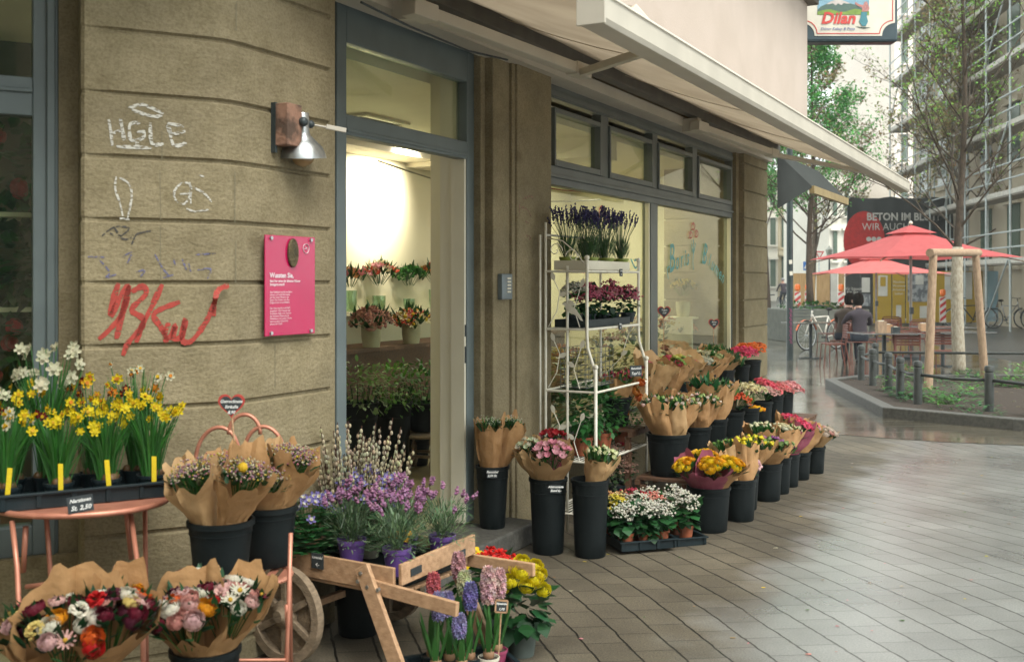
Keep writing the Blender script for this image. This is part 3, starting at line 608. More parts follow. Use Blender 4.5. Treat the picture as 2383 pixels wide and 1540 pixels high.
def scatter(c, ax, r, n, dome=.5):
    x, y, z = frame(ax, 0); out = []
    for i in range(n):
        rr = math.sqrt((i+.5)/n); a = i*2.39996+random.uniform(-.25, .25); rad = x*math.cos(a)+y*math.sin(a)
        out.append((c+rad*rr*r+z*(dome*r*(1-rr*rr)+random.uniform(-.08, .08)*r), (z+rad*rr*.75).normalized()))
    return out
def bunch(name, label, base, top, r1, kind, cols, n=14, fs=.03, group=None, wrap='kraft', r0=None, cat='bouquet', indiv=False, peak=.1, wh=.93, green=None, back=V((0, 1, 0)), dome=.35, sink=.0, folds=5, open_=0):
    base, top = V(base), V(top)
    bk_ = min(BUCKS, key=lambda e: (V((e[0].x, e[0].y, 0))-V((base.x, base.y, 0))).length+(0 if e[0].z-.05 < base.z < e[2]+.02 else 9))
    if (V((bk_[0].x, bk_[0].y))-V((base.x, base.y))).length > bk_[1]: bk_ = None
    indiv = n < 95
    ax = top-base; h = ax.length; x, y, z = frame(ax, 0); r0 = r0 or r1*.34
    t = thing(name, label, cat, base, group)
    if wrap:
        b = MB(); na, nr = 46, 9; vs = []; fs_ = []; ph = random.uniform(0, 6); bk = back-z*back.dot(z); ba = math.atan2(bk.dot(y), bk.dot(x)); sd = random.uniform(0, 99)
        fold = [random.uniform(-.10, .10) for _ in range(folds)]
        for j in range(nr+1):
            tj = j/nr
            for i in range(na):
                a = 6.283*i/na; cb = math.cos(a-ba)
                hh = h*(wh+peak*.7*cb+.055*math.sin(2*a+ph)+.05*math.sin(5*a+ph*2)*tj)*(1+.03*math.sin(11*a+sd))
                rr = r0+(r1-r0)*(tj**.85)
                saw = ((a*folds/6.283+ph) % 1)-.5; rr *= 1+.15*saw*min(1, tj*1.4)+fold[int(a*folds/6.283) % folds]*tj*.7
                if tj > .8: rr += (tj-.8)*r1*.35*(1+.8*math.sin(3*a+ph))+open_*(tj-.8)*5*r1*max(0, -cb)
                q = base+(x*math.cos(a)+y*math.sin(a))*rr+z*hh*tj
                nv = noise.noise_vector(q*24+V((sd, 0, 0))); q = q+nv*.010*min(1, tj*2)+noise.noise_vector(q*55+V((0, sd, 0)))*.005
                if bk_: q = squeeze(q, bk_)
                vs.append(q)
        fs_ = [(j*na+i, j*na+(i+1) % na, (j+1)*na+(i+1) % na, (j+1)*na+i) for j in range(nr) for i in range(na)]
        b.add(vs, fs_); b.build('paper_wrap', M[random.choice(('kraft', 'kraft', 'kraft2', 'kraft3')) if wrap == 'kraft' else wrap], t, base, smooth=True, angle=38)
    head = base+z*h*(.95-sink)
    g = MB()
    if green:
        for q, d in scatter(head-z*.02, z, r1*.85, green[0], dome): 
            for _ in range(3): leaf(g, q-z*.02, d+V((random.uniform(-.6, .6), random.uniform(-.6, .6), random.uniform(0, .5))), green[1]*random.uniform(.6, 1.2), green[1]*green[2], rgb(green[3], .3), bend=.2)
    if wrap:
        for q, d in scatter(head-z*.045, z, r1*.9, 26, dome*.5): leaf(g, q, d+V((random.uniform(-.9, .9), random.uniform(-.9, .9), random.uniform(-.1, .3))), .055, .013, rgb((.02, .07, .02), .4), bend=.3, seg=2)
    f = MB(); pts = scatter(head, z, r1*.82, n, dome); idx = 0
    for q, d in pts:
        col = cols[idx % len(cols)] if len(cols) < 4 else random.choice(cols); idx += 1; s = fs*random.uniform(.8, 1.15)
        tgt = MB() if indiv else f
        g.tube([q-d*.01, base+(q-head)*.3+z*h*.62], .0020, 4, rgb(GREEN, .3), cap=False)
        if kind == 'rose': rose(tgt, q, d, s, col, heart=(.06, .12, .02) if random.random() < .4 else None)
        elif kind == 'mixed':
            k = random.random()
            if k < .68: rose(tgt, q, d, s*.95, col, rings=5)
            elif k < .9: puff(tgt, q, d, s*1.05, col, 60)
            else: star(tgt, q, d, s, 12, col, (.5, .3, .03), w=.14)
        elif kind == 'puff': puff(tgt, q, d, s, col)
        elif kind == 'tulip':
            tulip(tgt, q, d, s*.6, col)
            for _ in range(2): leaf(g, q-z*.05, d+V((random.uniform(-.3, .3), random.uniform(-.3, .3), .4)), .09, .011, rgb(GREEN, .3), bend=.1)
        elif kind == 'daisy': star(tgt, q, d, s, 9, col, (.55, .38, .03), w=.2, hr=.32)
        elif kind == 'tiny':
            for _ in range(7):
                qq = q+V((random.gauss(0, s), random.gauss(0, s), random.gauss(0, s*.6))); blob(tgt, qq, s*random.uniform(.2, .38), rgb(random.choice(cols), .2))
        elif kind == 'lily': star(tgt, q, d, s, 6, col, w=.3, tilt=.8)
        if indiv: tgt.build('flower' if kind != 'tiny' else 'flower_head', M['petal'], t, base)
    if not indiv: f.build('flowers', M['petal'], t, base)
    g.build('stems', M['leaf'], t, base)
    return t
# ---------------------------------------------------------------- lettering
def text_mb(b, s, size, c, xdir, up, shear=0, col=(.8, .8, .8), th=.0006, align='CENTER', sx=1, mi=0, bold=0, narrow=0):
    cu = bpy.data.curves.new('t', 'FONT'); cu.body = s; cu.size = size; cu.shear = shear; cu.align_x = align; cu.align_y = 'CENTER'; cu.resolution_u = 2; cu.offset = bold; cu.space_character = 1+narrow
    o = bpy.data.objects.new('t', cu); me = bpy.data.meshes.new_from_object(o)
    x = V(xdir).normalized(); u = V(up).normalized(); c = V(c); nrm = x.cross(u)
    b.add([c+x*v.co.x*sx+u*v.co.y+nrm*th for v in me.vertices], [tuple(p.vertices) for p in me.polygons], col, mi)
    bpy.data.objects.remove(o); bpy.data.curves.remove(cu); bpy.data.meshes.remove(me)
def slate(label, p, wd, ht, lines, size, facing=(0, -1, 0), frame_=False, stick=0, rot=0, group='chalk price tags'):
    t = thing('price_tag', label, 'price tag', p, group); p = V(p); f = V(facing).normalized(); x = V((0, 0, 1)).cross(-f).normalized()*-1
    x = V((-f.y, f.x, 0)).normalized(); u = V((0, 0, 1))
    x, u = x*math.cos(rot)+u*math.sin(rot), u*math.cos(rot)-x*math.sin(rot)
    b = MB(); b.bar(p-f*.002, p+f*.002, wd, ht, up=u); b.build('board', M['slate'], t, p)
    if frame_:
        b = MB(); k = .006
        b.bar(p-u*(ht/2)-x*wd/2, p-u*(ht/2)+x*wd/2, k, k); b.bar(p+u*(ht/2)-x*wd/2, p+u*(ht/2)+x*wd/2, k, k); b.bar(p-u*ht/2-x*wd/2, p+u*ht/2-x*wd/2, k, k); b.bar(p-u*ht/2+x*wd/2, p+u*ht/2+x*wd/2, k, k)
        b.build('frame', M['wood'], t, p)
    b = MB()
    for i, s in enumerate(lines): text_mb(b, s, size*(1 if i == 0 else 1.25), p+u*(ht*.24-i*ht*.46)+f*.0028, x, u, shear=.35, bold=.0004)
    b.build('lettering', M['chalk'], t, p)
    if stick:
        b = MB(); b.tube([p-u*ht*.4-f*.004, p-u*(ht*.5+stick)-f*.004], .003, 6); b.build('stick', M['wood'], t, p)
    return t
def heart(label, p, r, lines, stick, facing=(0, -1, 0), lean=0):
    t = thing('heart_sign', label, 'heart sign', p, 'heart shaped price signs'); p = V(p); f = V(facing).normalized(); x = V((-f.y, f.x, 0)); u = V((0, 0, 1))
    pts = []
    for i in range(28):
        a = 6.283*i/28; pts.append((16*math.sin(a)**3/17*r, (13*math.cos(a)-5*math.cos(2*a)-2*math.cos(3*a)-math.cos(4*a)+2)/17*r))
    Mx = Matrix((x, u, f)).transposed()
    b = MB(); b.poly(pts, .004, Mx, p); b.build('heart_rim', mat('red_rim', (.42, .05, .035)), t, p)
    b = MB(); b.poly([(q[0]*.82, q[1]*.82) for q in pts], .0055, Mx, p); b.build('heart_board', M['slate'], t, p)
    b = MB()
    for i, s in enumerate(lines): text_mb(b, s, r*.30, p+u*(r*.32-i*r*.38)+f*.006, x, u, shear=.35, bold=.0003)
    b.build('lettering', M['chalk'], t, p)
    b = MB(); b.tube([p-u*r*.7-f*.003, p-u*(r*.7+stick)-f*.003+x*lean], .0035, 6); b.build('stick', M['wood'], t, p)
    return t
CF = (0, -1, 0)
# ================================================================ wall things: graffiti, plaque, lamp, intercom
def wpath(mb, PLs, pts, wd, col, off=.0025):      # flat painted stroke on a wall, pts in photo measure
    P = []
    for px, py in pts:
        if px < 500: a, z = LW.hit(px, py, off); P.append(LW.pt(a, off, z))
        else: a, z = FW.hit(px, py, off); P.append(FW.pt(a, off+(.004 if px < 560 else 0), z))
    PL = PLs; nrm = V((PL.n.x, PL.n.y, 0)); vs = []; n = len(P)
    for i, p in enumerate(P):
        d = (P[min(i+1, n-1)]-P[max(i-1, 0)]).normalized(); s = nrm.cross(d).normalized(); k = wd/2*(random.uniform(.7, 1.15) if 0 < i < n-1 else .6)
        vs += [p+s*k, p-s*k]
    mb.add(vs, [(2*i, 2*i+1, 2*i+3, 2*i+2) for i in range(n-1)], col)
def smooth(pts, k=3):
    P = [V((p[0], p[1])) for p in pts]; out = []
    for i in range(len(P)-1):
        p0 = P[max(i-1, 0)]; p1 = P[i]; p2 = P[i+1]; p3 = P[min(i+2, len(P)-1)]
        for j in range(k):
            t = j/k; out.append(tuple(.5*((2*p1)+(-p0+p2)*t+(2*p0-5*p1+4*p2-p3)*t*t+(-p0+3*p1-3*p2+p3)*t**3)))
    out.append(tuple(P[-1])); return out
def z1(pts): return [(x*.5107, y*.5107) for x, y in pts]
def spray(nm, c, rough, wear=.5):                # worn paint: bare stone shows through the pores
    m = mat(nm, c, tuple(x*.8 for x in c), rough=rough, scale=30); t = m.node_tree; N = t.nodes; Lk = t.links
    tc = N.new('ShaderNodeTexCoord'); mp = N.new('ShaderNodeMapping'); mp.inputs['Scale'].default_value = (1, 1, 2.5); Lk.new(tc.outputs['Object'], mp.inputs[0])
    nz = N.new('ShaderNodeTexNoise'); nz.inputs['Scale'].default_value = 55; nz.inputs['Detail'].default_value = 4; Lk.new(mp.outputs[0], nz.inputs[0])
    cr = N.new('ShaderNodeValToRGB'); cr.color_ramp.elements[0].position = wear-.08; cr.color_ramp.elements[1].position = wear+.06; Lk.new(nz.outputs['Fac'], cr.inputs[0])
    Lk.new(cr.outputs[0], N['Principled BSDF'].inputs['Alpha']); return m
red = spray('red_spray', (.33, .032, .018), .6, .38); wht = spray('white_marker', (.50, .48, .42), .9, .46); blu = spray('blue_marker', (.13, .125, .20), .9, .48); blk = spray('black_marker', (.06, .055, .05), .9, .46)
mb = MB(); RW = .023
for st in ([(540, 1290), (515, 1370), (505, 1440), (560, 1330), (585, 1310), (560, 1420), (500, 1500), (450, 1545)], [(590, 1300), (560, 1420), (530, 1545)], [(600, 1330), (650, 1305), (665, 1340), (600, 1410), (650, 1450), (640, 1500), (585, 1560), (560, 1620)],
           [(740, 1295), (690, 1400), (650, 1480), (620, 1560)], [(820, 1375), (730, 1410), (700, 1440), (740, 1500), (760, 1560)], [(770, 1470), (750, 1520), (770, 1540), (800, 1480), (790, 1540), (830, 1530), (845, 1450), (830, 1545), (870, 1555), (930, 1480), (970, 1400), (985, 1330)],
           [(975, 1440), (985, 1330), (1040, 1300)]):
    wpath(mb, LW, smooth(z1(st), 4), RW, (.4, .1, .1))
sp('red_graffiti', mb, red)
mb = MB()
for st in ([(495, 545), (505, 600), (512, 665)], [(510, 610), (560, 590)], [(548, 540), (560, 600), (565, 640)], [(640, 560), (595, 565), (590, 600), (600, 640), (650, 630), (655, 600), (625, 605)], [(625, 640), (625, 680)], [(530, 668), (690, 675)],
           [(685, 560), (692, 655), (745, 655)], [(838, 580), (770, 565), (780, 610), (845, 598)], [(770, 565), (790, 662), (850, 650)], [(585, 495), (650, 478), (740, 520), (690, 530), (585, 495)]):
    wpath(mb, LW, smooth(z1(st)), .014, (.5, .5, .5))
sp('white_graffiti', mb, wht)
for grp_ in (([(530, 805), (525, 860), (545, 920), (560, 985)], [(545, 810), (590, 840), (600, 900), (580, 1000)], [(545, 995), (590, 1000)]), ([(830, 830), (795, 870), (800, 910), (840, 930), (870, 880), (865, 840), (830, 830)], [(820, 885), (870, 880)], [(865, 830), (870, 930)], [(870, 850), (930, 880), (965, 920)], [(850, 950), (890, 965), (950, 955)], [(905, 800), (930, 806)])):
    mb = MB()
    for st in grp_: wpath(mb, LW, smooth(z1(st)), .0085, (.5, .5, .5))
    sp('chalk_doodle', mb, wht)
mb = MB()
for st in ([(465, 1075), (520, 1035), (590, 1040), (540, 1080), (500, 1060)], [(520, 1035), (560, 1090), (600, 1080)], [(600, 1115), (620, 1070), (650, 1060), (700, 1048)]): wpath(mb, LW, smooth(z1(st)), .008, (.1, .1, .1))
sp('black_graffiti', mb, blk)
mb = MB()
for st in ([(400, 1170), (480, 1172)], [(450, 1180), (500, 1240), (480, 1265), (530, 1250)], [(560, 1170), (600, 1150), (580, 1200)], [(620, 1240), (660, 1230), (640, 1262)], [(705, 1158), (740, 1220), (770, 1255)], [(745, 1265), (790, 1252)], [(830, 1180), (850, 1230)], [(890, 1160), (980, 1155)], [(900, 1230), (960, 1225), (945, 1270)], [(860, 1200), (870, 1240)], [(790, 1180), (800, 1210)]): wpath(mb, LW, smooth(z1(st)), .007, (.1, .1, .1))
sp('blue_graffiti', mb, blu)
for a, b_2, pts in ((0, 0, [(548, 4), (548, 72)]), (0, 0, [(377, 305), (377, 372)]), (0, 0, [(372, 395), (374, 512)]), (0, 0, [(373, 525), (374, 655)]), (0, 0, [(545, 400), (545, 520)]), (0, 0, [(640, 800), (640, 900)]), (0, 0, [(547, 560), (547, 660)])):
    mb = MB(); wpath(mb, LW, pts, .005, (.1, .1, .1), .0015); sp('block_joint', mb, bpy.data.materials.get('mortar_line') or mat('mortar_line', (.15, .13, .075)))
mb = MB()
for st in ([(1045, 1000), (1040, 1080)], [(1060, 990), (1100, 975), (1110, 990)], [(1050, 1030), (1080, 1040), (1100, 1080)], [(1075, 1170), (1100, 1180), (1090, 1190)], [(1070, 1100), (1090, 1110)]):
    P = [(1100+x*.7143, y*.7143) for x, y in st]; wpath(mb, FW, smooth([(x*.6554, y*.6554) for x, y in P]), .012, (.1, .1, .1))
sp('pink_graffiti', mb, spray('faded_pink_marker', (.26, .13, .10), .9))
# plaque
a0, zt_ = FW.hit(616, 546, .03); a1, _ = FW.hit(732, 556, .03); zb_ = FW.hit(616, 783, .03)[1]; zt_ = FW.hit(616, 546, .03)[1]
pc = FW.pt((a0+a1)/2, .03, (zt_+zb_)/2); t = thing('plaque', 'magenta information plaque with oval relief and white text screwed to the sandstone wall', 'plaque', pc)
W_, H_ = a1-a0, zt_-zb_
mb = MB(); wbox(mb, a0, a1, .026, .033, zb_, zt_); mb.build('panel', mat('magenta_panel', (.40, .005, .065), (.36, .004, .06), rough=.25, scale=3, coat=.3), t, pc, bevel=.002)
for i, (fx, fz_) in enumerate(((.1, .03), (.9, .03), (.1, .97), (.9, .97))):
    mb = MB(); q = FW.pt(a0+W_*fx, 0, zb_+H_*fz_); mb.tube([q, FW.pt(a0+W_*fx, .042, zb_+H_*fz_)], .008, 10); mb.build('screw', M['steel'], t, pc)
Mf = Matrix((V((FW.u.x, FW.u.y, 0)), V((0, 0, 1)), V((FW.n.x, FW.n.y, 0)))).transposed()
mb = MB(); mb.poly([(.035*math.cos(6.283*i/24), .064*math.sin(6.283*i/24)) for i in range(24)], .012, Mf, FW.pt(a0+W_*.52, .033, zt_-H_*.17)); mb.build('oval_relief', mat('bronze', (.12, .09, .04), (.05, .04, .02), rough=.5, scale=30, bump=.8, metal=.4), t, pc, bevel=.004)
mb = MB(); ux = V((FW.u.x, FW.u.y, 0)); uz = V((0, 0, 1))
def pl(s, sz, fx, fz, **k): text_mb(mb, s, sz, FW.pt(a0+W_*fx, .0345, zt_-H_*fz), ux, uz, align='LEFT', **k)
pl('Wussten Sie,', .030, .08, .40, bold=.0009); pl('dass hier eines der ältesten Häuser', .0145, .08, .455, bold=.0004); pl('Stuttgarts stand?', .0145, .08, .49, bold=.0004)
for i, s in enumerate(('Das Gebäude wurde im Jahre', 'erbaut und steht bis heute', 'auf den alten Mauern der', 'Stadt. Der Keller und das', 'Erdgeschoss sind erhalten.')): pl(s, .0125, .08, .565+i*.026)
for i, s in enumerate(('Das Haus wurde mehrfach', 'umgebaut. Die Fassade aus', 'Sandstein zeigt noch Spuren', 'der früheren Nutzung als', 'Wohnhaus mit Laden. Heute', 'steht es unter Denkmal-', 'schutz der Stadt.')): pl(s, .0125, .08, .725+i*.026)
for rr, w_ in ((.021, .002),): 
    cc = FW.pt(a0+W_*.80, .0345, zt_-H_*.12)
    for k in range(24):
        e0 = cc+ux*rr*math.cos(6.283*k/24)+uz*rr*math.sin(6.283*k/24); e1 = cc+ux*rr*math.cos(6.283*(k+1)/24)+uz*rr*math.sin(6.283*(k+1)/24); mb.bar(e0, e1, .006, .001)
    mb.bar(cc-ux*.01-uz*.004, cc+ux*.008+uz*.006, .005, .001); mb.bar(cc-ux*.006+uz*.007, cc+ux*.008-uz*.006, .004, .001)
mb.build('lettering', mat('white_print', (.75, .62, .66), rough=.5), t, pc)
# wall lamp
ba, bz = FW.hit(678, 285, .05); base = FW.pt(ba, 0, bz)
t = thing('wall_lamp', 'spun aluminium bell lamp on a weathered timber block on the sandstone wall', 'wall lamp', base)
mb = MB(); z0 = FW.hit(660, 335, .09)[1]; z1_ = FW.hit(660, 236, .09)[1]; wbox(mb, FW.s_at(652, .05), FW.s_at(703, .09), 0.0, .09, z0, z1_); mb.build('mounting_block', M['rust'], t, base, bevel=.004)
mb = MB(); wbox(mb, FW.s_at(643, .03), FW.s_at(652, .04)-.001, 0, .025, z0-.03, z1_+.005); mb.build('block_side_shade', M['dark'], t, base)  # dark strip painting the shaded side of the timber block
hc = at(705, 330, 4.78); rb = .105; hh = (377-262)/F*4.78
lp = [(.028, .20), (.031, .195), (.031, .115), (.036, .10), (.06, .075), (.085, .05), (.099, .02), (.104, 0.0), (.101, 0.0), (.08, .045), (.03, .09), (1e-4, .10)]
bot = at(705, 368, 4.78)
Mt = Matrix.Rotation(R(8), 3, 'X')
mb = MB(); mb.lathe(lp, bot, 32, M=Mt); mb.build('lamp_shade', M['steel'], t, base, smooth=True, angle=50)
mb = MB(); mb.ball(bot+V((0, 0, .015)), .055, n=14, m=10); mb.build('bulb', mat('amber_glass', (.35, .22, .10), rough=.15, coat=.6), t, base, smooth=True)
jn = bot+V((-.02, 0, .15)); mb = MB(); mb.tube([FW.pt(ba+.02, .085, bot.z+.15), jn], .012, 8); mb.ball(FW.pt(ba+.02, .10, bot.z+.15), .022, n=10); mb.ball(bot+V((.035, -.0, .15)), .018, n=10); mb.build('joint', M['dark'], t, base, smooth=True)
mb = MB(); e = bot+V((.035, 0, .15)); mb.tube([e, e+V((.075, .02, -.012))], .005, 6); mb.bar(e+V((.065, .017, -.008)), e+V((.15, .045, -.022)), .016, .02); mb.build('clamp_handle', M['alu'], t, base, bevel=.002)
# intercom
ia, iz = FW.hit(1180, 668, 0); t = thing('intercom', 'small grey intercom panel on the stone pier beside the shop door', 'intercom', FW.pt(ia, -.03, iz))
mb = MB(); B0 = FW.pt(ia, -.03, iz); zi0, zi1 = FW.hit(1180, 697, 0)[1], FW.hit(1180, 637, 0)[1]; i0, i1 = FW.s_at(1169, 0), FW.s_at(1193, 0)
wbox(mb, i0, i1, -.035, .0, zi0, zi1); mb.build('housing', mat('grey_panel', (.16, .19, .20), rough=.35, metal=.3), t, B0, bevel=.006)
for k in range(5):
    mb = MB(); zz_ = zi0+(zi1-zi0)*(.3+.13*k); wbox(mb, i0+(i1-i0)*.45, i0+(i1-i0)*.8, .0005, .004, zz_-.005, zz_+.005); mb.build('button', M['white'], t, B0)
# small flood lamp on the plaster wall
fa, fzz = FW.hit(1490, 38, .6); t = thing('flood_lamp', 'small pale flood lamp on a bracket on the pink plaster wall above the awning', 'flood lamp', FW.pt(fa, .45, fzz)); B0 = FW.pt(fa, .45, fzz)
mb = MB(); mb.bar(FW.pt(fa-.02, .53, fzz+.05), FW.pt(fa+.06, .60, fzz-.05), .12, .07); mb.build('lamp_head', M['white'], t, B0, bevel=.01)
mb = MB(); mb.bar(FW.pt(fa, .451, fzz+.09), FW.pt(fa, .55, fzz+.06), .02, .02); mb.bar(FW.pt(fa, .451, fzz+.05), FW.pt(fa, .451, fzz+.13), .04, .008); mb.build('bracket', M['alu'], t, B0)

# ================================================================ daffodil table
e_ = V((-.87, -.5, 0)); g_ = V((-.5, .87, 0)); O_ = V((-1.26, 3.93, 0))
TZ = .81
def T(a, b, z): p = O_+e_*a+g_*b; return V((p.x, p.y, z))
t = thing('bistro_table', 'folding bistro table with copper painted tube rim under the daffodil tray', 'table', T(.30, .16, 0)); B0 = T(.30, .16, 0)
mb = MB(); tc_ = at(180, 1190, 3.86); tc_ = V((-1.55, 3.87, TZ)); rx_, ry_ = .30, .25
ring = [tc_+V((rx_*math.cos(6.283*i/40), ry_*math.sin(6.283*i/40), 0)) for i in range(41)]
mb.tube(ring, .011, 8, cap=False); mb.build('table_rim', M['rosegold'], t, B0, smooth=True)
mb = MB(); mb.lathe([(1e-4, -.004), (rx_-.005, -.004), (rx_-.005, .004), (1e-4, .004)], tc_, 32, sy=ry_/rx_); mb.build('table_top', M['rosegold'], t, B0)
def leg(pts, r=.009, nm='leg', tt=None, bb=None): mb = MB(); mb.tube(pts, r, 8); return mb.build(nm, M['rosegold'], tt or t, bb if bb is not None else B0, smooth=True)
z_ = TZ-.01
leg([at(28, 1212, 3.66), at(40, 1320, 3.60), (at(52, 1455, 3.5).x, 3.5, .3), (-1.62, 3.42, 0)]); leg([(-1.64, 3.78, z_), (-1.66, 3.95, 0)])
leg([at(302, 1178, 3.80), at(332, 1400, 3.62), (-1.18, 3.45, 0)]); leg([(-1.36, 3.98, z_), (-1.40, 4.12, 0)])
leg([at(60, 1365, 3.72), at(330, 1330, 3.72)], .009, 'cross_bar'); leg([at(292, 1185, 3.86), at(305, 1300, 3.9)], .008, 'hinge_strut'); leg([at(60, 1225, 3.7), at(54, 1330, 3.72)], .010, 'hinge_strut')
# black plant tray
t = thing('plant_tray', 'long black plastic plant tray full of daffodil pots on the copper table', 'tray', T(.3, .16, TZ+.006)); B0 = V(t.location)
def tray(L0, L1, D0, D1, z, h, t, B0, TT=None, cells=True):
    TT = TT or T; mb = MB()
    def q(a, b, zz): return TT(a, b, zz)
    def slab(a0, a1, b0, b1, z0, z1):
        vs = [q(a0, b0, z0), q(a1, b0, z0), q(a1, b1, z0), q(a0, b1, z0), q(a0, b0, z1), q(a1, b0, z1), q(a1, b1, z1), q(a0, b1, z1)]
        mb.add(vs, [(0, 3, 2, 1), (4, 5, 6, 7), (0, 1, 5, 4), (1, 2, 6, 5), (2, 3, 7, 6), (3, 0, 4, 7)])
    slab(L0, L1, D0, D1, z+.004, z+.010)
    for a0, a1, b0, b1 in ((L0, L1, D0-.008, D0+.002), (L0, L1, D1-.002, D1+.008), (L0-.006, L0+.002, D0, D1), (L1-.002, L1+.006, D0, D1)): slab(a0, a1, b0, b1, z, z+h)
    slab(L0-.02, L1+.02, D0-.022, D0-.002, z+h-.006, z+h+.003); slab(L0-.02, L1+.02, D1+.002, D1+.022, z+h-.006, z+h+.003); slab(L0-.02, L0, D0-.002, D1+.002, z+h-.006, z+h+.003); slab(L1, L1+.02, D0-.002, D1+.002, z+h-.006, z+h+.003)
    n = int(abs(L1-L0)/.11)
    for i in range(n+1):
        a = L0+(L1-L0)*i/n; slab(a-.008, a+.008, D0-.016, D0-.007, z+.004, z+h-.006)
    mb.build('tray_shell', M['tray'], t, B0, bevel=.002)
tray(-.02, .66, 0, .30, TZ+.006, .055, t, B0)
YEL = (.64, .49, .009); YE2 = (.56, .33, .006); CRM = (.52, .50, .34); DRD = (.12, .008, .008); ORG = (.55, .18, .008)
def daffs(i, a, b, lab, cols, cups, hmax, nf, hs=None, tagstick=True, spread=.092, fr_=.019):
    p = T(a, b, TZ+.018); t = thing('daffodil_pot', lab, 'potted daffodils', p, 'potted daffodils in the black tray')
    pot(t, p, p, .052, .062, M['tray'])
    mb = MB(); 
    for k in range(5): mb.ball(p+V((random.uniform(-.028, .028), random.uniform(-.028, .028), .062)), .017, rgb((.16, .09, .04), .3), 7, 5, sc=(1, 1, 1.2))
    mb.build('bulb', M['leaf'], t, p, smooth=True)
    mb = MB()
    for k in range(110):
        a_ = random.uniform(0, 6.283); rr = spread*math.sqrt(random.random()); L = hmax*random.uniform(.6, 1.0)
        blade(mb, p+V((.03*math.cos(a_)*random.random(), .03*math.sin(a_)*random.random(), .055)), p+V((rr*1.5*math.cos(a_), rr*1.5*math.sin(a_), .06+L)), random.uniform(.003, .0052), rgb((.05, .20, .035), .35), seg=5)
    stems = []
    for k in range(nf):
        a_ = 2.4*k+i; rr = spread*1.2*math.sqrt((k+.5)/nf); hh = hmax*random.uniform(.72, 1.05); q = p+V((rr*1.15*math.cos(a_), rr*1.15*math.sin(a_), .06+hh))
        mb.tube([p+V((rr*.3*math.cos(a_), rr*.3*math.sin(a_), .05)), p+V((rr*.7*math.cos(a_), rr*.7*math.sin(a_), .05+hh*.6)), q], .002, 4, rgb((.05, .17, .04)), cap=False); stems.append(q)
    mb.build('leaves', M['leaf'], t, p)
    for k, q in enumerate(stems):
        d = V((random.uniform(-.9, .9), random.uniform(-1.4, -.2), random.uniform(-.1, .55))); f = MB(); col = random.choice(cols)
        for _ in range(random.choice((1, 1, 2))):
            daffodil(f, q+V((random.uniform(-.012, .012), random.uniform(-.012, .012), random.uniform(-.015, .01))), d+V((random.uniform(-.5, .5), 0, random.uniform(-.3, .3))), fr_*random.uniform(.8, 1.15), col, random.choice(cups))
        f.build('flower', M['petal'], t, p)
    if tagstick:
        mb = MB(); q = p+V((.028, -.048, .0)); mb.bar(q+V((0, 0, .03)), q+V((random.uniform(-.012, .012), -.004, .135)), .017, .0015, up=(0, 1, 0)); mb.build('plant_label', mat('yellow_label', (.72, .55, .02), (.62, .45, .02), rough=.5, scale=60, stretch=(1, 1, 3)), t, p)
    return t
daffs(0, .045, .07, 'yellow daffodil pot at the right end of the black tray', [YEL], [YE2], .29, 19)
daffs(1, .20, .07, 'yellow daffodil pot second from the right at the front of the black tray', [YEL], [YEL], .27, 19)
daffs(2, .36, .07, 'yellow daffodil pot in the middle of the tray front, behind its chalk price tag', [YEL], [YEL, YE2], .25, 16)
daffs(3, .53, .07, 'yellow and white daffodil pot at the left end of the tray front', [YEL, CRM, DRD], [YE2], .27, 16)
daffs(4, .07, .21, 'tall pale narcissus pot with orange cups at the back right of the tray', [CRM, CRM, ORG], [ORG, YE2], .40, 12, tagstick=False, spread=.09)
daffs(5, .22, .22, 'daffodil pot with orange and dark red blooms in the back row', [YE2, YEL, DRD], [ORG], .34, 20, tagstick=False)
daffs(6, .38, .22, 'tall cream narcissus pot rising above the back row of the tray', [CRM], [CRM], .47, 17, tagstick=False, spread=.09, fr_=.026)
daffs(7, .50, .23, 'daffodil pot with dark red and yellow blooms at the back left', [DRD, YE2, YEL], [YE2], .33, 19, tagstick=False)
daffs(8, .62, .20, 'cream white narcissus pot cut by the left edge of the picture', [CRM], [CRM, YEL], .40, 14, tagstick=False, fr_=.027)
slate('chalk tag with price hanging on the front of the daffodil tray', at(187, 1172, 3.63), .082, .055, ('Narzissen', 'St. 2,50'), .017, facing=(.45, -1, 0), rot=.1)

# ================================================================ copper garden chair with two buckets of dried flowers
CC = V((-1.035, 3.97, .515)); t = thing('garden_chair', 'copper painted garden chair with a looped back carrying two black buckets', 'garden chair', (CC.x, CC.y, 0)); B0 = V(t.location)
def ctube(nm, pts, r=.008): mb = MB(); mb.tube(pts, r, 8); mb.build(nm, M['rosegold'], t, B0, smooth=True)
mb = MB(); ring = [CC+V((.215*math.cos(6.283*i/36), .19*math.sin(6.283*i/36), 0)) for i in range(37)]; mb.tube(ring, .010, 8, cap=False)
for k in range(9):
    x_ = -.19+.0475*k; yy = .19*math.sqrt(max(.01, 1-(x_/.215)**2)); mb.bar(CC+V((x_, -yy, 0)), CC+V((x_, yy, 0)), .028, .004)
mb.build('seat', M['rosegold'], t, B0)
def arch(p0, p1, top, n=14): 
    out = []; a, b = V(p0), V(p1)
    for i in range(n+1):
        th = math.pi*i/n; m_ = (a+b)/2; out.append(m_+(a-b)/2*math.cos(th)+V((0, 0, 1))*(top-m_.z)*math.sin(th))
    return out
YB = 4.22
def bk(px, py): return at(px, py, YB)
zlow = CC.z+.02
ctube('back_arch', [bk(452, 1120)*1.0]+arch(bk(455, 1075), bk(557, 1062), bk(510, 994).z)+[V((bk(556, 1070).x, YB, zlow))])
